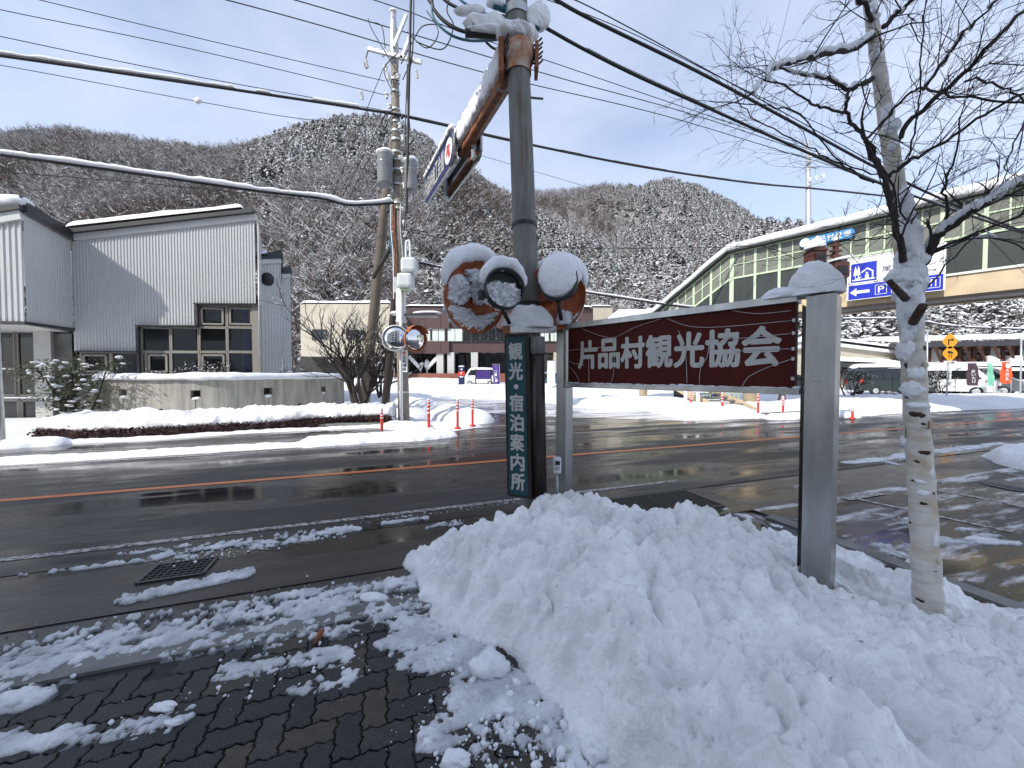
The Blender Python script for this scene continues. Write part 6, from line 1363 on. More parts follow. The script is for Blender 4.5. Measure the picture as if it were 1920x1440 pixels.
# ================================================================== STREET FURNITURE
def post(loc, label, h=.80, k=True):
    g = thing('lane_post', label, 'lane post', loc, 'red and white lane posts'); q = MB(); q.lathe([(.04, 0), (.04, h-.03), (.03, h), (.001, h+.005)], loc, UP, 16); q.build('pole', 'red', g, True)
    q = MB(); q.lathe([(.10, -.02), (.10, .015), (.05, .04)], loc, UP, 18); q.build('base', 'red', g, True)
    for f in (.62, .74, .86, .95): q = MB(); q.lathe([(.042, h*f), (.042, h*f+.035)], loc, UP, 16); q.build('band', 'white', g, True)
    q = MB(); q.blob(loc+UP*(h+.02), (.035, .035, .035), 1, .3, 10, 8, flat=.3); q.build('snow_cap', 'snow_cap', g, True); return g
for i, (u, vt, vb_, lb_) in enumerate(((716, 768, 811, 'red and white post in front of the planter curb'), (804, 752, 812, 'red and white post at the corner of the side street, second from the left'), (858, 752, 801, 'red and white post on the snow bank, left of a close pair'), (886, 750, 796, 'red and white post on the snow bank, right of a close pair'),
        (1295, 735, 768, 'red and white post standing in the snow below the maroon panel, nearest the stairs'), (1354, 738, 776, 'red and white post beside the small blue notice board'), (1421, 738, 780, 'red and white post with snow foot right of the beige bridge column'), (1468, 746, 780, 'short red and white post with snow foot beside the right sign post'), (1598, 764, 782, 'stubby red and white post in the snow left of the birch'))):
    c = G(u, vb_+3, 0); h = (vb_+3-vt)/FPX*c.y; c.z = .02; post(c, lb_, h)
for u, v, s in ((1421, 784, 1), (1468, 783, 2), (1598, 783, 3)):
    q = MB(); q.blob(G(u, v, 0), (.28, .2, .16), s, .4, 20, 12, flat=.2); q = q.build('snow_lump', 'snow_cap', None, True); tag(q, ['lump of snow round the foot of the post right of the column', 'lump of snow round the foot of the short post', 'lump of snow round the stubby post left of the birch'][s-1], 'snow lump')
# notice board, flags, pylon
def panel_sign(name, label, cat, u0, v0, u1, v1, Y, m, legs=True, txt=None, tm='white'):
    a, b = P(u0, v1, Y), P(u1, v0, Y); g = thing(name, label, cat, Vector(((a.x+b.x)/2, Y, a.z)))
    q = MB(); q.box((a+b)/2, ((b.x-a.x)/2, .03, (b.z-a.z)/2)); q.build('board', 'white', g); q = MB(); q.box((a+b)/2+Vector((0, -.034, 0)), ((b.x-a.x)/2*.86, .004, (b.z-a.z)/2*.9)); q.build('face', m, g)
    return g, a, b
g, a, b = panel_sign('notice_board', 'small blue and white notice board with arrow among the posts', 'sign', 1331, 738, 1349, 766, 19, 'blue')
q = MB(); cx = (a.x+b.x)/2; z = a.z+.52; q.prism([Vector((cx-.15, 18.955, z)), Vector((cx-.03, 18.955, z+.09)), Vector((cx-.03, 18.955, z+.03)), Vector((cx+.14, 18.955, z+.03)), Vector((cx+.14, 18.955, z-.03)), Vector((cx-.03, 18.955, z-.03)), Vector((cx-.03, 18.955, z-.09))], Vector((0, -.004, 0))); q.build('arrow', 'white', g)
q = MB(); q.box(((a.x+b.x)/2, 18.955, a.z+.24), (.11, .004, .11)); q.build('pictogram', 'white', g)
g = thing('stair_barrier', 'steel hoop barrier with red end behind the posts', 'barrier', G(1380, 775, 0)); q = MB(); q.tube(catmull([P(1352, 742, 19.5), P(1368, 742, 19.3), P(1379, 745, 19), P(1383, 752, 19), G(1383, 772, 0)], 4), .03, 8); q.build('rail', 'galv', g, True)
q = MB(); q.tube([P(1383, 750, 19), P(1383, 758, 19)], .034, 8); q.build('red_band', 'red', g, True)
for u in (1415, 1466):
    c = G(u, 758, 0); g = thing('trestle', 'brown wooden trestle standing in the snow near the bridge column' if u < 1440 else 'brown wooden trestle nearest the right sign post', 'trestle', c)
    for s in (-1, 1): q = MB(); q.beam(c+Vector((s*.25, 0, 0)), c+Vector((0, 0, .85)), .08, .08, EX); q.build('leg', 'woodbrown', g)
    q = MB(); q.beam(c+Vector((-.1, 0, .85)), c+Vector((.1, 0, .85)), .1, .1); q.build('top', 'woodbrown', g)
# information pylon
Yp = 32.; a, b = P(860, 724, Yp), P(871, 688, Yp); g = thing('parking_pylon', 'navy pylon with arrow and red letter P band capped by snow', 'sign', Vector(((a.x+b.x)/2, Yp, a.z)))
cx, hw = (a.x+b.x)/2, (b.x-a.x)/2; q = MB(); q.box((cx, Yp, (a.z+b.z)/2), (hw, .15, (b.z-a.z)/2)); q.build('body', 'navy', g, bevel=.05)
q = MB(); q.box((cx, Yp, a.z+(b.z-a.z)*.66), (hw+.006, .156, .19)); q.build('band', 'red', g)
text('P', Vector((cx-.07, Yp-.158, a.z+(b.z-a.z)*.66-.11)), EX, UP, .14, .22, 'white', g, .01)
q = MB(); z = b.z-.20; q.prism([Vector((cx+.12, Yp-.158, z)), Vector((cx+.02, Yp-.158, z+.10)), Vector((cx-.02, Yp-.158, z+.07)), Vector((cx+.03, Yp-.158, z+.02)), Vector((cx-.12, Yp-.158, z+.02)), Vector((cx-.12, Yp-.158, z-.02)), Vector((cx+.03, Yp-.158, z-.02)), Vector((cx-.02, Yp-.158, z-.07)), Vector((cx+.02, Yp-.158, z-.10))], Vector((0, -.004, 0))); q.build('arrow', 'white', g)
for k in (0, 1, 2): q = MB(); q.box((cx, Yp-.155, a.z+(b.z-a.z)*(.50 if k == 0 else (.46 if k == 1 else .06))), (hw*.7 if k != 1 else hw*.4, .004, .025)); q.build('text_line', 'white', g)
q = MB(); q.blob((cx, Yp, b.z+.02), (hw, .16, .10), 2, .2, 14, 8, flat=.1); q.build('snow_cap', 'snow_cap', g, True)
def flag(label, u0, v0, u1, v1, Y, m, dots='white', txt=None, group=None, slant=0., name='banner_flag'):
    a, b = P(u0, v1, Y), P(u1, v0, Y); w = b.x-a.x; h = b.z-a.z; g = thing(name, label, 'banner', Vector((b.x, Y, float(gz(b.x, Y)))), group)
    nx, ny = 8, 14; vs = [Vector((a.x+w*i/nx+slant*(1-j/ny), Y-.03+.05*math.sin(i*1.1+j*.35)+.02*math.sin(j), a.z+h*j/ny)) for i in range(nx+1) for j in range(ny+1)]
    q = MB(); q.add(vs, [(i*(ny+1)+j, (i+1)*(ny+1)+j, (i+1)*(ny+1)+j+1, i*(ny+1)+j+1) for i in range(nx) for j in range(ny)]); q.build('cloth', m, g, True)
    q = MB(); q.tube([Vector((b.x+.05+slant, Y, float(gz(b.x, Y))-.1)), Vector((b.x+.05, Y, b.z+.08))], .018, 8); q.tube([Vector((a.x-.03, Y, b.z+.05)), Vector((b.x+.07, Y, b.z+.05))], .012, 6); q.build('pole', 'galv', g, True)
    if txt:
        hh = h*.62/len(txt)
        for i, ch in enumerate(txt): text(ch, Vector((a.x+w*.32+slant*(i/len(txt)), Y-.10, b.z-h*.28-hh*(i+.9))), EX, UP, w*.36, hh*.8, dots, g, .01)
    return g
flag('dark brown banner before the grey van', 1810, 681, 1832, 723, 24, 'flag_dark', 'white', 'まいたけ', 'banners along the market lot', .1)
flag('pale green banner next to the brown one', 1847, 681, 1859, 724, 24, 'flag_green', 'white', None, 'banners along the market lot', .2)
g = flag('bright orange banner with round white emblem', 1874, 679, 1895, 719, 24, 'flag_orange', 'white', '水芭蕉', 'banners along the market lot', .05)
a = P(1885, 686, 24); q = MB(); q.lathe([(.17, .0), (.17, .006), (.001, .007)], Vector((a.x, 23.87, a.z)), (0, -1, 0), 20); q.build('emblem', 'white', g)
flag('violet banner with white characters beside the purple curtain', 923, 684, 935, 720, 30, 'flag_purple', 'white', 'コーヒー', None, .1)
flag('blurred white notice banner seen between light box and sign post', 1026, 677, 1040, 720, 30, 'white_paint', 'galv', None, None, 0)
g = thing('curtain_stall', 'purple curtain hung between two posts in front of the small van', 'stall', P(908, 722, 33))
for u in (892, 921): q = MB(); q.beam(P(u, 692, 33), P(u, 726, 33), .09, .09, EX); q.build('post', 'brownmetal', g)
a, b = P(893, 711, 32.95), P(920, 695, 32.95); vs = []
for i in range(41):
    for z in (a.z, b.z): vs.append(Vector((a.x+(b.x-a.x)*i/40, 32.95+.06*math.sin(i*1.3), z)))
q = MB(); q.add(vs, [(2*i, 2*i+2, 2*i+3, 2*i+1) for i in range(40)]); q.build('curtain', 'flag_purple', g, True); q = MB(); q.beam(Vector((a.x, 33, b.z+.05)), Vector((b.x, 33, b.z+.05)), .1, .08); q.build('top_bar', 'brownmetal', g)
# warning signs on a pole
Yw = 21.; c = P(1779, 640, Yw); base = Vector((P(1776, 700, Yw).x, Yw, 0)); g = thing('warning_sign', 'pole with two yellow diamond warning signs and a white plate', 'sign', base)
q = MB(); q.tube([base, Vector((base.x+.06, Yw, c.z+.3))], .035, 12); q.build('pole', 'galv', g, True)
def dia(c, r, m, n, y=0.):
    q = MB(); k = .22; pts = []
    for a in (90, 0, -90, -180):
        for da in (12, -12): pts.append(Vector((c.x+r*math.cos(R(a+da))*(1.0), c.y-.05+y, c.z+r*math.sin(R(a+da))*1.0)))
    q.prism(pts, Vector((0, -.02, 0))); return q.build(n, m, g)
for k, v in enumerate((638, 661)):
    cc = P(1779, v, Yw); cc.z = c.z-.0 if k == 0 else c.z-.70; r = .42
    s = dia(cc, r, 'yellow', 'diamond_board')
    if k == 0:
        for x0, x1, z0, z1 in ((-.12, -.06, -.20, .10), (-.12, .10, .05, .11)): q = MB(); q.box((cc.x+(x0+x1)/2, cc.y-.078, cc.z+(z0+z1)/2), ((x1-x0)/2, .004, (z1-z0)/2)); q.build('arrow', 'black', g)
        q = MB(); q.prism([Vector((cc.x+x, cc.y-.074, cc.z+z)) for x, z in ((.08, .0), (.08, .16), (.22, .08))], Vector((0, -.006, 0))); q.build('arrow', 'black', g)
    else:
        q = MB(); q.prism([Vector((cc.x+x, cc.y-.074, cc.z+z)) for x, z in ((-.16, .06), (-.12, .16), (.06, .13), (.16, .07), (.14, .0), (-.14, .03))], Vector((0, -.006, 0))); q.build('car_symbol', 'black', g)
        for x in (-.07, .07):
            q = MB(); q.tube([Vector((cc.x+x+.03*math.sin(t*2.2), cc.y-.08, cc.z-.02-.05*t)) for t in range(5)], .014, 5); q.build('skid_symbol', 'black', g)
cc = P(1779, 680, Yw); q = MB(); q.box((cc.x, cc.y-.06, cc.z), (.36, .012, .10)); q.build('plate', 'white', g, bevel=.008); text('注意', Vector((cc.x-.24, cc.y-.074, cc.z-.07)), EX, UP, .48, .14, 'black', g)
for u, vt, Yk in ((1739, 620, 22), (1915, 634, 22)):
    b = Vector((P(u, 700, Yk).x, Yk, 0)); t_ = P(u, vt, Yk); q = MB(); q.tube([b, t_], .04, 10); o = q.build('lamp_pole', 'galv', None, True); tag(o, 'thin grey roadside pole just right of the birch trunk' if u < 1800 else 'thin grey roadside pole at the right edge of the market lot', 'pole')
# far-left pale pole
q = MB(); q.tube([G(5, 838, 0), P(-6, 600, 8.35), P(-20, 300, 8.3)], [.05, .045, .04], 18); g = q.build('street_pole', 'galv', None, True); tag(g, 'pale grey metal pole at the far left edge before the entrance', 'pole')
q = MB(); q.blob(G(14, 838, 0), (.45, .3, .10), 5, .5, 24, 12, flat=.3); g = q.build('snow_lump', 'snow_cap', None, True); tag(g, 'thin snow patch at the foot of the far left pole', 'snow')
# ================================================================== UTILITY POLE ACROSS THE ROAD
ub = G(757, 798, .0); ub = Vector(((757-960)/FPX*12.4, 12.4, 0)); ut = P(737, 22, 12.5)
up_ = thing('utility_pole', 'tall slim weathered utility pole with transformers, lantern and many cables', 'pole', ub)
def UQ(v): k = (795-v)/(795-22); return ub.lerp(ut, max(0, min(1, k)))
q = MB(); q.tube([UQ(v) for v in (800, 600, 400, 330)], [.19, .175, .16, .155], 18); q.build('shaft', 'pole_old', up_, True)
q = MB(); q.tube([UQ(v) for v in (330, 200, 120)], [.15, .13, .12], 18); q.build('shaft', 'pole_old', up_, True)
q = MB(); q.tube([UQ(122), UQ(100), UQ(40), UQ(20)], [.13, .16, .10, .08], 14); q.build('steel_top', 'galv', up_, True)
q = MB(); q.blob(UQ(16), (.12, .12, .09), 3, .3, 12, 8, flat=.3); q.build('snow_cap', 'snow_cap', up_, True)
for a, b in (((690, 92), (790, 118)), ((738, 88), (762, 28)), ((752, 112), (770, 65))):
    q = MB(); A, B = P(*a, 12.3), P(*b, 12.3); q.beam(A, B, .09, .09); q.build('crossarm', 'galv', up_); q = MB()
    for i in range(8): q.blob(A.lerp(B, (i+.5)/8)+UP*.05, (.14, .05, .04), i, .5, 10, 6)
    if a[0] < 700: q.build('snow_cap', 'snow_cap', up_, True)
for (u, v, rw, hh) in ((722, 318, .245, .50), (770, 331, .20, .48)):
    c = P(u, v, 12.2); t = thing('transformer', None, None, c); t.parent = up_; t.location = c-ub
    q = MB(); q.lathe([(.001, -hh), (rw*.9, -hh), (rw, -hh+.05), (rw, hh-.08), (rw*1.05, hh-.06), (rw*1.05, hh), (.001, hh+.04)], c, UP, 24); q.build('tank', 'tank', t, True)
    q = MB(); q.lathe([(rw*1.02, hh*.35), (rw*1.04, hh*.37), (rw*1.02, hh*.39)], c, UP, 24); q.build('band', 'steel', t, True)
    q = MB(); q.blob(c+UP*(hh+.02), (rw*1.1, rw*1.1, .13), 3, .25, 20, 10, flat=.2); q.build('snow_cap', 'snow_cap', t, True)
rr = random.Random(8)
for v in (150, 172, 205, 228, 245, 262, 285, 300, 318, 345, 380, 390, 600, 735):
    c = UQ(v); q = MB(); q.tube([c-UP*.03, c+UP*.03], .20 if v > 250 else .165, 16, False); q.build('band', 'galv', up_, True)
for v in (108, 135, 150, 185, 205, 222, 240, 262, 300, 322, 350, 372, 395, 420, 440):
    for s in (-1, 1):
        if rr.random() < .75:
            c = UQ(v)+Vector((s*rr.uniform(.14, .30), -.15, 0)); q = MB(); q.lathe([(.02, -.09), (.05, -.06), (.03, -.02), (.055, .02), (.03, .06), (.02, .09)], c, Vector((rr.gauss(0, .4), rr.gauss(0, .3), 1)), 10); q.build('insulator', 'white_paint' if rr.random() < .6 else 'black', up_, True)
            if rr.random() < .8: q = MB(); q.blob(c+UP*.07, (.08, .07, .04), int(v), .5, 10, 7); q.build('snow_cap', 'snow_cap', up_, True)
# hanging cable bundles on the pole
def cab(pts, r, m='cable', name='cable', parent=None, label=None, k=7, group=None, cat='cable'):
    q = MB(); q.tube(catmull([Vector(p) for p in pts], k), r, 6 if r > .012 else 4, False); o = q.build(name, m, parent, True)
    if label: tag(o, label, cat, group)
    return o
cab([P(771, -30, 11.5), P(768, 100, 11.6), P(766, 200, 11.9), P(764, 300, 12), P(762, 400, 12.1)], .045, 'cable', 'riser_cable', up_)
cab([P(776, -30, 11.5), P(774, 90, 11.6), P(764, 160, 11.9), P(768, 240, 12)], .022, 'cable', 'riser_cable', up_)
cab([P(764, 120, 12), P(760, 260, 12.1), P(765, 330, 12.1), P(757, 440, 12.1)], .02, 'cable', 'riser_cable', up_)
for dx, m_ in ((-.10, 'rust'), (-.05, 'rust'), (-.17, 'white_paint'), (.14, 'galv'), (-.21, 'cable_teal')):
    cab([UQ(385)+Vector((dx, -.2, 0)), UQ(430)+Vector((dx-.03, -.21, 0)), UQ(480)+Vector((dx+.02, -.21, 0)), UQ(560 if m_ != 'cable_teal' else 420)+Vector((dx, -.2, 0))], .02, m_, 'riser_cable', up_)
for pts in ([(764, 60), (800, 90), (822, 60), (800, 20)], [(745, 100), (720, 130), (735, 170)], [(740, 205), (722, 215), (716, 232), (726, 250)], [(742, 130), (700, 60), (690, 35)], [(752, 120), (778, 70), (795, 48), (830, 46)], [(755, 150), (765, 128), (775, 112)], [(722, 90), (716, 50), (698, 42)], [(690, 95), (684, 120), (688, 130)]):
    cab([P(u, v, 12.2) for u, v in pts], .016, 'cable', 'jumper_cable', up_)
for (u, v, a) in ((686, 112, 12), (780, 132, -10), (727, 135, 0), (677, 172, 8)):
    c = P(u, v, 12.2); q = MB()
    for k in range(4): q.lathe([(.02, k*.07), (.055, k*.07+.02), (.02, k*.07+.05)], c, Vector((.2, 0, -1)), 10)
    q.build('strain_insulator', 'white_paint', up_, True)
# platform and boxes lower on the pole
c = UQ(590); g = up_
q = MB(); q.box(P(790, 592, 12.2), (.55, .25, .03)); q.build('bracket_shelf', 'castiron', g); q = MB(); q.blob(P(800, 587, 12.2), (.45, .25, .07), 3, .3, 20, 8); q.blob(P(742, 588, 12.2), (.16, .2, .07), 4, .3, 12, 8); q.build('snow_cap', 'snow_cap', g, True)
q = MB(); q.box(P(752, 575, 12.05), (.13, .12, .52)); q.build('control_box', 'white_paint', g, bevel=.02); q = MB(); q.blob(P(750, 545, 12.05), (.12, .12, .08), 3, .3, 12, 8); q.build('snow_cap', 'snow_cap', g, True)
q = MB(); q.box(P(743, 535, 12.15), (.07, .07, .25)); q.build('switch_box', 'galv', g, bevel=.01)
cab([P(762, 520, 12.1), P(761, 460, 12.05), P(764, 452, 12.05), P(768, 454, 12.05), P(769, 482, 12.05)], .035, 'white_paint', 'lamp_arm', g)
for (u, v) in ((768, 499), (761, 528)):
    c = P(u, v, 11.9); l = thing('lantern', None, None, c); l.parent = up_; l.location = c-ub
    q = MB(); q.box(c, (.24, .24, .24)); q.build('glass_shade', 'lampglass', l, bevel=.09); q = MB(); q.box(c-UP*.26, (.15, .15, .04)); q.build('base', 'palegreen' if v > 510 else 'galv', l, bevel=.01); q = MB(); q.lathe([(.05, -.12), (.06, 0), (.04, .10), (.001, .14)], c, UP, 12); q.build('bulb', 'white', l, True)
# plate with small lettering
c = P(758, 677, 12.12); q = MB(); q.box(c, (.115, .012, .36)); q.build('notice_plate', 'white', up_)
q = MB(); q.prism([c+Vector((x, -.016, z)) for x, z in ((0, .33), (.045, .265), (0, .20), (-.045, .265))], Vector((0, -.003, 0))); q.build('mark', 'red', up_)
for i, ch in enumerate('左右確認'): text(ch, c+Vector((-.065, -.016, .06-.125*i)), EX, UP, .13, .105, 'black', up_, .012)
# mirror post
mbp = Vector(((752-960)/FPX*11.9, 11.9, 0)); mpz = thing('mirror_post', 'slim white post carrying two round traffic mirrors before the slim pole', 'traffic mirror', mbp)
q = MB(); q.tube([mbp, P(751, 520, 11.9)], .055, 14); q.build('post', 'white_paint', mpz, True)
def tmirror(c, ax, r, rim, hood_=True):
    ax = Vector(ax).normalized(); m_ = thing('mirror', None, None, c); m_.parent = mpz; m_.location = c-mbp
    q = MB(); q.lathe([(r*math.sin(a), .10*r*2.2*math.cos(a*1.5)-.02) for a in np.linspace(.02, math.pi/2*.98, 12)], c, ax, 36); q.build('glass', 'mirror', m_, True)
    q = MB(); q.lathe([(r*.97, .005), (r*1.05, .01), (r*1.06, -.03), (r*.6, -.08), (.001, -.1)], c, ax, 36); q.build('rim', rim, m_, True)
    if not hood_: return
    a = ax.cross(UP).normalized(); b = UP.copy(); q = MB(); N = 14
    vs = [c+(a*math.cos(t)+b*math.sin(t))*(r*1.06)+ax*e for t in np.linspace(R(25), R(155), N) for e in (-.03, .16)]
    q.add(vs, [(2*i, 2*i+2, 2*i+3, 2*i+1) for i in range(N-1)]); q.build('hood', 'orange', m_, True)
tmirror(P(741, 634, 11.6), (.10, -1, .02), .395, 'galv', False); tmirror(P(780, 635, 11.7), (.80, -.66, -.05), .40, 'orange')
cab([P(752, 628, 11.9), P(762, 612, 11.9), P(772, 625, 11.8)], .03, 'castiron', 'mirror_arm', mpz)
# leaning poles
q = MB(); q.tube([P(683, 752, 16), P(700, 600, 15.8), P(720, 400, 15.5), P(737, 262, 15.2)], [.23, .21, .18, .15], 18); g = q.build('leaning_pole', 'wood_pole', None, True); tag(g, 'thick grey weathered pole leaning towards the utility pole', 'pole')
q = MB(); q.tube([P(721, 775, 13.6), P(731, 665, 13.5), P(741, 545, 13.4), P(744, 480, 13.3)], [.14, .13, .12, .11], 14); g = q.build('leaning_pole', 'wood_dark', None, True); tag(g, 'thinner dark wooden brace pole leaning beside the utility pole', 'pole')
q = MB(); q.beam(P(700, 520, 15), P(740, 452, 12.6), .12, .12); q = q.build('strut', 'wood_dark', up_)
# right utility pole behind the bridge
rb = P(1516, 702, 30); rb.z = 0; rp = thing('utility_pole', 'distant pale utility pole rising above the footbridge roof', 'pole', rb)
q = MB(); q.tube([rb, P(1516, 425, 30), P(1515, 262, 30)], [.24, .19, .15], 14); q.build('shaft', 'galv', rp, True)
for v, u0, u1 in ((300, 1512, 1548), (345, 1510, 1545)):
    q = MB(); q.beam(P(u0, v+5, 29.8), P(u1, v-6, 29.8), .12, .12); q.build('crossarm', 'galv', rp)
    for i in range(3):
        c = P(u0+8+i*13, v-6-i*3, 29.8); q = MB(); q.lathe([(.03, -.1), (.1, -.05), (.05, 0), (.1, .05), (.02, .15)], c, UP, 10); q.build('insulator', 'white_paint', rp, True); q = MB(); q.blob(c+UP*.16, (.14, .1, .09), i, .4, 10, 7); q.build('snow_cap', 'snow_cap', rp, True)
# ================================================================== WIRES
def snowwire(pts, r, hgt, seed, label, gap=.08, m='cable', group=None, k=14, sfrom=0, sto=9):
    cc = catmull([Vector(p) for p in pts], k); g = thing('snowy_cable', label, 'cable', cc[0], group); q = MB(); q.tube(cc, r, 8, False); q.build('wire', m, g, True)
    # resample for snow
    L_ = [0]
    for a, b in zip(cc[:-1], cc[1:]): L_.append(L_[-1]+(b-a).length)
    n = int(min(420, L_[-1]/.09)); vs = []; N = 8; q = MB(); run = []
    def flush():
        if len(run) > 2:
            vs = []; K = len(run)
            for i, (p, d, h) in enumerate(run):
                e = .15 if i in (0, K-1) else 1; s = d.cross(UP).normalized()
                for kk in range(N): an = 2*math.pi*kk/N; vs.append(p+UP*(r*.75)+s*(math.cos(an)*(r*.9+h*.33)*e)+UP*((math.sin(an)*.5+.42)*h*e))
            q.add(vs, [(i*N+kk, i*N+(kk+1) % N, (i+1)*N+(kk+1) % N, (i+1)*N+kk) for i in range(K-1) for kk in range(N)]+[tuple(range(N)), tuple((K-1)*N+kk for kk in range(N))[::-1]])
        run.clear()
    j = 0
    for i in range(n):
        l = L_[-1]*i/n
        while L_[j+1] < l: j += 1
        t = (l-L_[j])/(L_[j+1]-L_[j]); p = cc[j].lerp(cc[j+1], t); d = (cc[j+1]-cc[j]).normalized(); f = l/L_[-1]
        nz = float(fbm(np.array([l*3+seed*7]), np.array([seed*1.]), 3)[0]); n2 = float(fbm(np.array([l*.9+seed*3]), np.array([seed*2.]), 2)[0])
        if n2 > gap+.2 and sfrom <= f <= sto: run.append((p, d, hgt*(.55+.9*nz)))
        else: flush()
    flush()
    if q.v: q.build('snow_cap', 'snow_cap', g, True)
    return g
def wpts(l, s): return [P(u, v, Ys(u, s)) for u, v in l]
UPS = 12.4*.945+3.63*.327
snowwire(wpts([(-300, 66), (0, 104), (330, 152), (600, 192), (740, 214)], UPS), .038, .085, 1, 'thick snow topped cable crossing the upper left sky')
snowwire(wpts([(740, 214), (840, 236), (960, 264), (1200, 312), (1400, 342), (1540, 355), (1700, 372)], UPS), .042, .028, 2, 'thick dark cable running right from the slim pole behind the near pole', .2)
snowwire(wpts([(-300, 255), (0, 291), (250, 325), (480, 358), (600, 372), (650, 384), (690, 384), (742, 380)], UPS), .036, .14, 3, 'snow laden cable crossing in front of the hillside on the left', .02)
snowwire([P(672, 378, 12.3), P(688, 380, 12.3)], .08, .07, 5, 'snow capped cable splice beside the slim pole', -.3)
thin_g = 'thin overhead wires'
TW = [([(-200, 22), (0, 68), (350, 140), (725, 208)], .012, UPS, 'thin wire just above the thick snowy cable, upper left'), ([(-200, -30), (0, 18), (350, 90), (722, 178)], .012, UPS, 'thin wire second above the snowy cable, upper left'), ([(-50, -30), (75, 0), (400, 78), (722, 152)], .012, UPS, 'thin wire third above the snowy cable, upper left'),
      ([(300, -28), (425, 0), (620, 53), (842, 118), (992, 157), (1250, 218), (1520, 300)], .016, UPS+.6, 'long dark wire passing from top centre behind the near pole, lower of the pair'), ([(450, -28), (560, 2), (745, 56), (931, 111), (1067, 151), (1300, 215), (1530, 292)], .016, UPS+.3, 'long dark wire passing from top centre behind the near pole, upper of the pair'),
      ([(640, -20), (764, 21), (859, 58), (1009, 108), (1250, 190), (1540, 288)], .014, UPS, 'dark wire above the pair, passing behind the near pole'), ([(-200, 92), (0, 122), (370, 190), (560, 222), (724, 238)], .010, UPS, 'very thin wire below the thick snowy cable with one snow blob'),
      ([(-200, 296), (0, 321), (300, 346), (640, 381), (700, 384)], .012, UPS, 'thin dark wire below the snow laden cable on the left'), ([(774, 436), (860, 450), (1010, 463), (1250, 465), (1500, 459), (1690, 452)], .014, UPS, 'dark wire sagging across hillside and footbridge'),
      ([(760, 440), (775, 432), (800, 436)], .014, UPS, 'short curl of wire leaving the slim pole'), ([(880, 285), (1100, 350), (1180, 372)], .008, UPS, 'faint thin wire against the sky left of the far hill'),
      ([(1000, -10), (1180, 60), (1400, 170), (1600, 262), (1700, 318)], .012, 8, 'thin wire above the thick cables on the right'), ([(1480, 285), (1640, 340), (1780, 392), (1930, 440)], .012, UPS, 'thin wire dropping right from the distant pole, upper'), ([(1530, 300), (1700, 362), (1930, 452)], .012, UPS+.4, 'thin wire dropping right from the distant pole, lower'), ([(1540, 290), (1760, 360), (1930, 405)], .012, UPS-.4, 'thin wire behind the birch crown, right')]
for pts, r, s, lb_ in TW: cab(wpts(pts, s), r, 'cable', 'overhead_wire', None, lb_, 8, thin_g, 'wire')
q = MB(); q.blob(P(371, 189, Ys(371, UPS)), (.10, .06, .08), 2, .3, 12, 8); g = q.build('snow_blob', 'snow_cap', None, True); tag(g, 'single blob of snow caught on the thin wire at upper left', 'snow')
snowwire([P(u, v, Ys(u, 4.4)) for u, v in ((1023, 52), (1100, 95), (1200, 145), (1340, 208), (1500, 280), (1640, 340), (1800, 398), (1950, 448))], .020, .016, 7, 'thick cable running down right from the near pole with bits of snow', .28)
cab([P(u, v, Ys(u, 3.9)) for u, v in ((1020, -15), (1100, 32), (1300, 130), (1480, 226), (1650, 318), (1800, 388), (1940, 442))], .020, 'cable', 'overhead_cable', None, 'thick black cable from top centre down to the right edge', 8, None)
cab([P(u, v, Ys(u, 3.9)) for u, v in ((1040, -15), (1120, 20), (1320, 128), (1500, 228), (1650, 312))], .008, 'cable', 'overhead_cable', None, 'slim black cable close above the thick one at right', 8, None)
snowwire([P(u, v, 20) for u, v in ((1095, 548), (1160, 558), (1240, 570), (1305, 578))], .05, .10, 4, 'snow laden cable sloping towards the footbridge stairs', 0)
snowwire([P(u, v, 13.2) for u, v in ((785, 492), (820, 500), (850, 505))], .035, .05, 6, 'short snowy cable end left of the orange mirror', .1)
snowwire([P(u, v, 24) for u, v in ((1580, 598), (1700, 599), (1790, 612), (1930, 618))], .035, .09, 8, 'snowy cable strung low behind the birch under the footbridge', .0)
for i, (a, b) in enumerate((((722, 120), (600, 430)), ((732, 200), (640, 370)), ((735, 215), (605, 470)), ((735, 300), (580, 560)), ((716, 380), (660, 480)), ((700, 420), (560, 620)))):
    cab([P(*a, 12.5), P((a[0]+b[0])/2-2, (a[1]+b[1])/2+2, 13.5), P(*b, 15)], .012, 'cable', 'guy_wire', None, 'slanting guy wire left of the slim pole, number %s from the top' % ['one', 'two', 'three', 'four', 'five', 'six'][i], 4, 'guy wires beside the slim pole', 'wire')
# coiled cables at the top of the near pole
for pts, r, m_, lb_ in (([(945, 70), (900, 66), (850, 52), (815, 20), (808, -20)], .022, 'cable', 'black cable looping left from the near pole, outer loop'), ([(950, 60), (880, 60), (830, 35), (790, -20)], .016, 'cable', 'black cable looping left from the near pole, inner loop'), ([(940, 74), (880, 76), (840, 62), (812, 30), (812, -15)], .018, 'cable_teal', 'teal blue cable curling at top centre'),
        ([(960, 72), (930, 92), (905, 72)], .018, 'cable', 'short drooping black loop under the near pole closures'), ([(870, 20), (840, 5), (820, -15)], .022, 'cable', 'black cable leaving top centre above the loops'), ([(945, 30), (905, 25), (870, 5), (850, -15)], .018, 'cable_teal', 'second teal cable above the closures'), ([(780, 78), (830, 92), (850, 50), (838, 20), (845, -10)], .010, 'cable', 'slim black cable ring beside the loops')):
    cab([P(u, v, 4.4 if u > 930 else 4.6) for u, v in pts], r*.8, m_, 'looped_cable', None, lb_, 8, None)
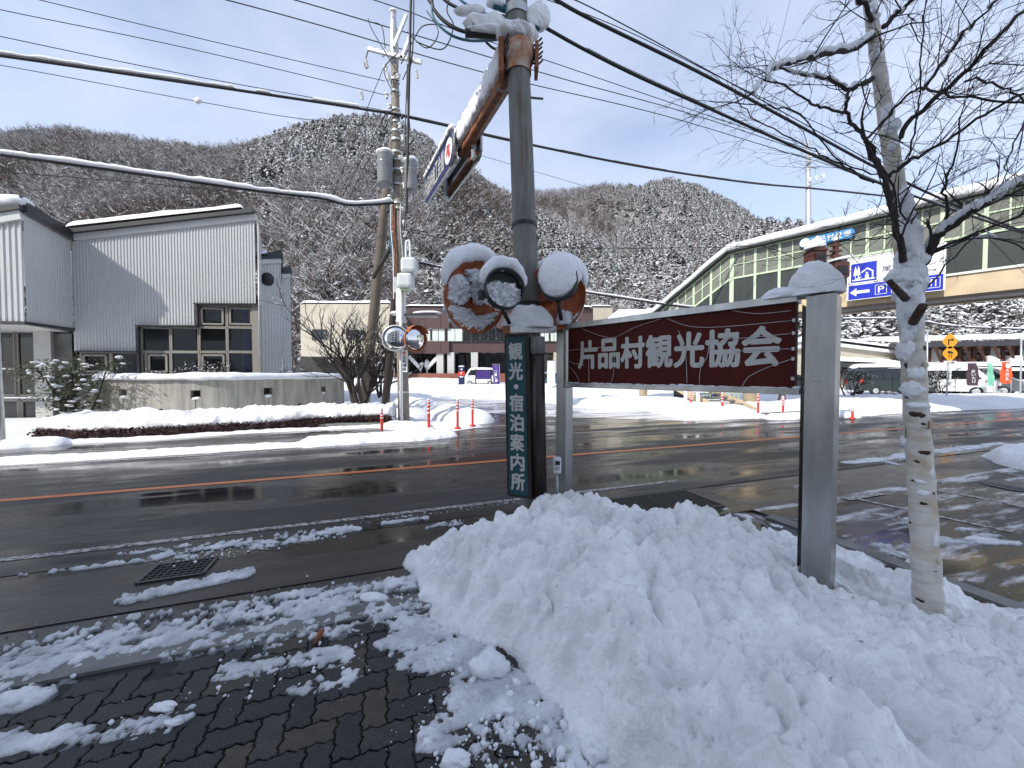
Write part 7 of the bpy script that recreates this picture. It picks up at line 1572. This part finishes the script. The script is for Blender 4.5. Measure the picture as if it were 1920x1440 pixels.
# ================================================================== HILLS AND FOREST
def hill(name, us, ridge, Yr, Y0, seed, rough=1., back=1.35, nu=220, nk=60, z0=0.):
    U_ = np.linspace(us[0], us[-1], nu); rv = np.interp(U_, us, ridge); yr = np.interp(U_, us, Yr)
    k = np.linspace(0, back, nk); UU, KK = np.meshgrid(U_, k, indexing='ij'); RV = rv[:, None]; YR = yr[:, None]; y0 = np.interp(U_, us, Y0)[:, None] if hasattr(Y0, '__len__') else Y0
    Y = y0+(YR-y0)*KK; X = (UU-960)/FPX*Y; zr = CAMH+(702-RV)/FPX*YR; zb = z0
    prof = np.where(KK < 1, KK**.92*(1-.0*KK), 1-(KK-1)*1.2)
    Z = zb+(zr-zb)*prof+rough*(fbm(X*.016+seed, Y*.016, 5, .55)-.5)*zr*.55*np.clip(KK, 0, 1)*(1-np.clip(KK, 0, 1))**1.6*2.2
    I = np.arange(nu*nk).reshape(nu, nk); F = np.stack([I[:-1, :-1], I[1:, :-1], I[1:, 1:], I[:-1, 1:]], -1).reshape(-1, 4)
    me = npmesh(name, np.stack([X.ravel(), Y.ravel(), Z.ravel()], 1), F); o = link(name, me, 'hill_floor', None, True); o['kind'] = 'structure'
    return dict(X=X, Y=Y, Z=Z, U=UU, K=KK, zr=zr)
T = 12                                             # crowns stand above the terrain ridge
HA = hill('hill', [-500, -200, 0, 60, 130, 200, 300, 420, 480, 560, 640, 700, 745, 790, 830, 880, 930, 1000, 1060, 1120, 1200, 1270, 1340], [360, 300, 285, 275, 270, 282, 295, 305, 296, 266, 249, 246, 254, 276, 308, 340, 380, 418, 448, 482, 548, 602, 660], [230]*2+[235]*8+[240]*4+[235, 228, 220, 205, 190, 175, 150, 130, 110], 58, 1.3, 1.)
HBk = hill('hill', [820, 1005, 1060, 1130, 1190, 1250, 1300, 1360, 1420, 1480, 1550, 1700, 1900, 2300], [420, 372, 370, 360, 362, 348, 360, 386, 424, 452, 470, 480, 480, 490], [560]*14, 190, 5.1, .8)
HD = hill('hill', [1230, 1300, 1380, 1430, 1480, 1560, 1700, 1920, 2300, 2900], [590, 520, 462, 440, 440, 455, 450, 440, 440, 480], [150]*3+[145]*7, 52, 9.7, .8, z0=.5)
# tree kinds for the woods, used only as instances inside the one forest object each
def proto_bare(seed, snowy):
    rr = random.Random(seed); br = MB(); sn = MB()
    def strip_(mb, a, b, w, n=None):
        d = (b-a).normalized(); s = d.cross(Vector((rr.gauss(0, 1), rr.gauss(0, 1), rr.gauss(0, 1)))).normalized()*w; mb.add([a-s, a+s, b+s*.3, b-s*.3], [(0, 1, 2, 3)])
    h = 1.; br.tube([Vector((0, 0, -.05)), Vector((rr.gauss(0, .02), rr.gauss(0, .02), .5)), Vector((rr.gauss(0, .04), rr.gauss(0, .04), .9))], [.018, .012, .004], 4, False)
    for i in range(17):
        z = rr.uniform(.22, .85); a = rr.uniform(0, 6.3); up = rr.uniform(.5, 1.3); d = Vector((math.cos(a), math.sin(a), up)).normalized(); L_ = (.42-.2*abs(z-.5))*rr.uniform(.7, 1.1); A = Vector((0, 0, z)); B = A+d*L_
        strip_(br, A, B, .0065); 
        if rr.random() < snowy: strip_(sn, A+Vector((0, 0, .008)), B+Vector((0, 0, .008)), .0065)
        for _ in range(7):
            p = A.lerp(B, rr.uniform(.25, 1)); e = (d+Vector((rr.gauss(0, .6), rr.gauss(0, .6), rr.gauss(.1, .4)))).normalized(); q2 = p+e*L_*rr.uniform(.25, .5); strip_(br, p, q2, .0042)
            if rr.random() < snowy*.8: strip_(sn, p+Vector((0, 0, .005)), q2+Vector((0, 0, .005)), .0045)
    return br, sn
def proto_conifer(seed, dens=1.):
    rr = random.Random(seed); dk = MB(); sn = MB(); dk.tube([Vector((0, 0, -.05)), Vector((0, 0, .95))], [.02, .004], 4, False)
    for lv in range(13):
        z = .14+.82*lv/13; rad = .23*(1-z)**.75+.03
        for _ in range(int(9-lv*.35)):
            a = rr.uniform(0, 6.3); L_ = rad*rr.uniform(.7, 1.2); o_ = Vector((math.cos(a), math.sin(a), -.28)); t = Vector((-math.sin(a), math.cos(a), 0)); zz_ = z+rr.uniform(-.03, .03); A = Vector((0, 0, zz_+.02)); B = A+o_*L_
            w = L_*rr.uniform(.28, .42); M_ = A.lerp(B, .6)
            dk.add([A, M_+t*w-Vector((0, 0, .012)), B-Vector((0, 0, .01)), M_-t*w-Vector((0, 0, .012))], [(0, 1, 2, 3)])
            if rr.random() < .98*dens:
                k = rr.uniform(.75, 1.0); A2 = A.lerp(B, rr.uniform(.15, .4)); M2 = A2.lerp(B, .6); sn.add([A2+Vector((0, 0, .012)), M2+t*w*k+Vector((0, 0, .006)), B.lerp(A, .06)+Vector((0, 0, .008)), M2-t*w*k+Vector((0, 0, .006))], [(0, 1, 2, 3)])
                for _q in range(6):
                    c_ = A.lerp(B, rr.uniform(.35, 1.05)); a_1 = Vector((rr.gauss(0, 1), rr.gauss(0, 1), rr.gauss(0, .7))).normalized()*w*rr.uniform(.5, .95); b_1 = a_1.cross(Vector((rr.gauss(0, 1), rr.gauss(0, 1), rr.gauss(0, 1)))).normalized()*w*rr.uniform(.35, .55); sn.add([c_-a_1, c_+b_1, c_+a_1, c_-b_1], [(0, 1, 2, 3)])
    return dk, sn
M['needle'] = mat('needle', (.045, .052, .04), .8, vs=4, col2=(.075, .066, .052)); M['treebare'] = mat('treebare', (.085, .062, .054), .85, vs=3, col2=(.13, .10, .088)); M['treebrown'] = mat('treebrown', (.085, .058, .046), .85, vs=3, col2=(.11, .08, .066))
M['treesnow'] = mat('treesnow', (.92, .925, .935), .7); pass
pc = {k: bpy.data.collections.new('tree_kinds_'+k) for k in ('bare', 'brown', 'conifer')}
def mkproto(kind, a, b, m):
    me = bpy.data.meshes.new('tree_kind'); na = len(a.v); me.from_pydata(a.v+b.v, [], a.f+[tuple(i+na for i in f) for f in b.f]); me.materials.append(M[m]); me.materials.append(M['treesnow'])
    me.polygons.foreach_set('material_index', [0]*len(a.f)+[1]*len(b.f)); o = bpy.data.objects.new('tree_kind', me); pc[kind].objects.link(o)
for s in range(5): mkproto('bare', *proto_bare(s, .68), 'treebare')
for s in range(3): mkproto('brown', *proto_bare(20+s, .16), 'treebrown')
for s in range(5): mkproto('conifer', *proto_conifer(40+s, 1.), 'needle')
for s in range(2): mkproto('conifer', *proto_conifer(60+s, .5), 'needle')
def forest(name, label, pts, scl, rotz, coll):
    me = bpy.data.meshes.new(name); me.from_pydata([tuple(p) for p in pts], [], []); at = me.attributes.new('scl', 'FLOAT_VECTOR', 'POINT'); at.data.foreach_set('vector', np.asarray(scl, np.float32).ravel())
    ar_ = me.attributes.new('rotz', 'FLOAT_VECTOR', 'POINT'); ar_.data.foreach_set('vector', np.asarray(rotz, np.float32).ravel())
    o = bpy.data.objects.new(name, me); COL.objects.link(o); tag(o, label, None, None, 'stuff')
    ng = bpy.data.node_groups.new(name, 'GeometryNodeTree'); ng.interface.new_socket('Geometry', in_out='INPUT', socket_type='NodeSocketGeometry'); ng.interface.new_socket('Geometry', in_out='OUTPUT', socket_type='NodeSocketGeometry')
    gi = ng.nodes.new('NodeGroupInput'); go = ng.nodes.new('NodeGroupOutput'); ip = ng.nodes.new('GeometryNodeInstanceOnPoints'); ci = ng.nodes.new('GeometryNodeCollectionInfo'); ci.inputs['Collection'].default_value = coll; ci.inputs['Separate Children'].default_value = True; ci.inputs['Reset Children'].default_value = True
    ip.inputs['Pick Instance'].default_value = True
    def attr(n, ty='FLOAT_VECTOR'):
        a = ng.nodes.new('GeometryNodeInputNamedAttribute'); a.data_type = ty; a.inputs[0].default_value = n; return next(s for s in a.outputs if s.enabled and s.name == 'Attribute')
    ng.links.new(gi.outputs[0], ip.inputs['Points']); ng.links.new(ci.outputs[0], ip.inputs['Instance']); ng.links.new(attr('scl'), ip.inputs['Scale']); ng.links.new(attr('rotz'), ip.inputs['Rotation'])
    ng.links.new(ip.outputs[0], go.inputs[0]); md = o.modifiers.new('trees', 'NODES'); md.node_group = ng; return o
rs = np.random.RandomState(12)
def scatter(H, n, hgt, dens_fn, kmax=1.06, kpow=.75):
    nu, nk = H['X'].shape; ii = rs.rand(n)*(nu-1.001); kk = rs.rand(n)**kpow*(kmax/1.35)*(nk-1.001); i = ii.astype(int); k = kk.astype(int); fi = ii-i; fk = kk-k
    def s(A): return (A[i, k]*(1-fi)+A[i+1, k]*fi)*(1-fk)+(A[i, k+1]*(1-fi)+A[i+1, k+1]*fi)*fk
    X, Y, Z, U_, K = s(H['X']), s(H['Y']), s(H['Z']), s(H['U']), s(H['K']); return X, Y, Z, U_, K
def plant(nm, H, n, base, cfn, seed, kmax=1.06, kpow=.75):
    X, Y, Z, U_, K = scatter(H, n, base, None, kmax, kpow); c = cfn(X, Y, Z, U_, K); br = fbm(X*.02+40, Y*.02+3, 3)
    kind = np.where(rs.rand(n) < c, 2, np.where(br+rs.randn(n)*.06 > .60, 1, 0))
    for q, (kn, lbl) in enumerate((('bare', 'bare grey winter trees'), ('brown', 'brown leafless trees'), ('conifer', 'snow laden conifers'))):
        m = kind == q; cnt = m.sum()
        if not cnt: continue
        hh = base*rs.uniform(.7, 1.25, cnt)*(1.0 if q < 2 else 1.05); wd2 = rs.uniform(.85, 1.25, cnt)*(1.15 if q < 2 else 1.25)
        forest('forest', lbl+' covering '+nm, np.stack([X[m], Y[m], Z[m]-.3], 1), np.stack([hh*wd2, hh*wd2, hh], 1), np.stack([rs.uniform(-.06, .06, cnt), rs.uniform(-.06, .06, cnt), rs.uniform(0, 6.28, cnt)], 1), pc[kn])
def cA(X, Y, Z, U_, K):
    n = fbm(X*.012+3, Y*.012+8, 4); c = .06+.88*sstep(420, 540, U_)*sstep(.22, .5, K+(n-.5)*.7)*sstep(.26, .40, n)+.55*sstep(760, 900, U_)*sstep(.38, .5, n)+.12*sstep(.55, .62, n)
    c = np.where((U_ < 430) & (K > .8), c+.25*sstep(.45, .55, n), c); return np.clip(c, .03, .92)
def cB(X, Y, Z, U_, K):
    n = fbm(X*.006+13, Y*.006+2, 4); return np.clip(.02+.95*sstep(1150, 1260, U_+(n-.5)*260)*sstep(.30, .42, n+.1)+.5*(1-sstep(.3, .6, K))*sstep(.4, .55, n), .01, .95)
def cD(X, Y, Z, U_, K):
    n = fbm(X*.02+23, Y*.02+5, 4); return np.clip(.55+.4*sstep(.4, .55, n)-.5*sstep(1600, 1700, U_)*sstep(.55, .7, K), .1, .9)
plant('the near hill on the left', HA, 15500, 8.2, cA, 1, 1.05, .8)
plant('the far hill in the centre', HBk, 13000, 10.5, cB, 2, 1.05, .6)
plant('the slope behind the footbridge', HD, 3600, 6.2, cD, 3, 1.05, .8)
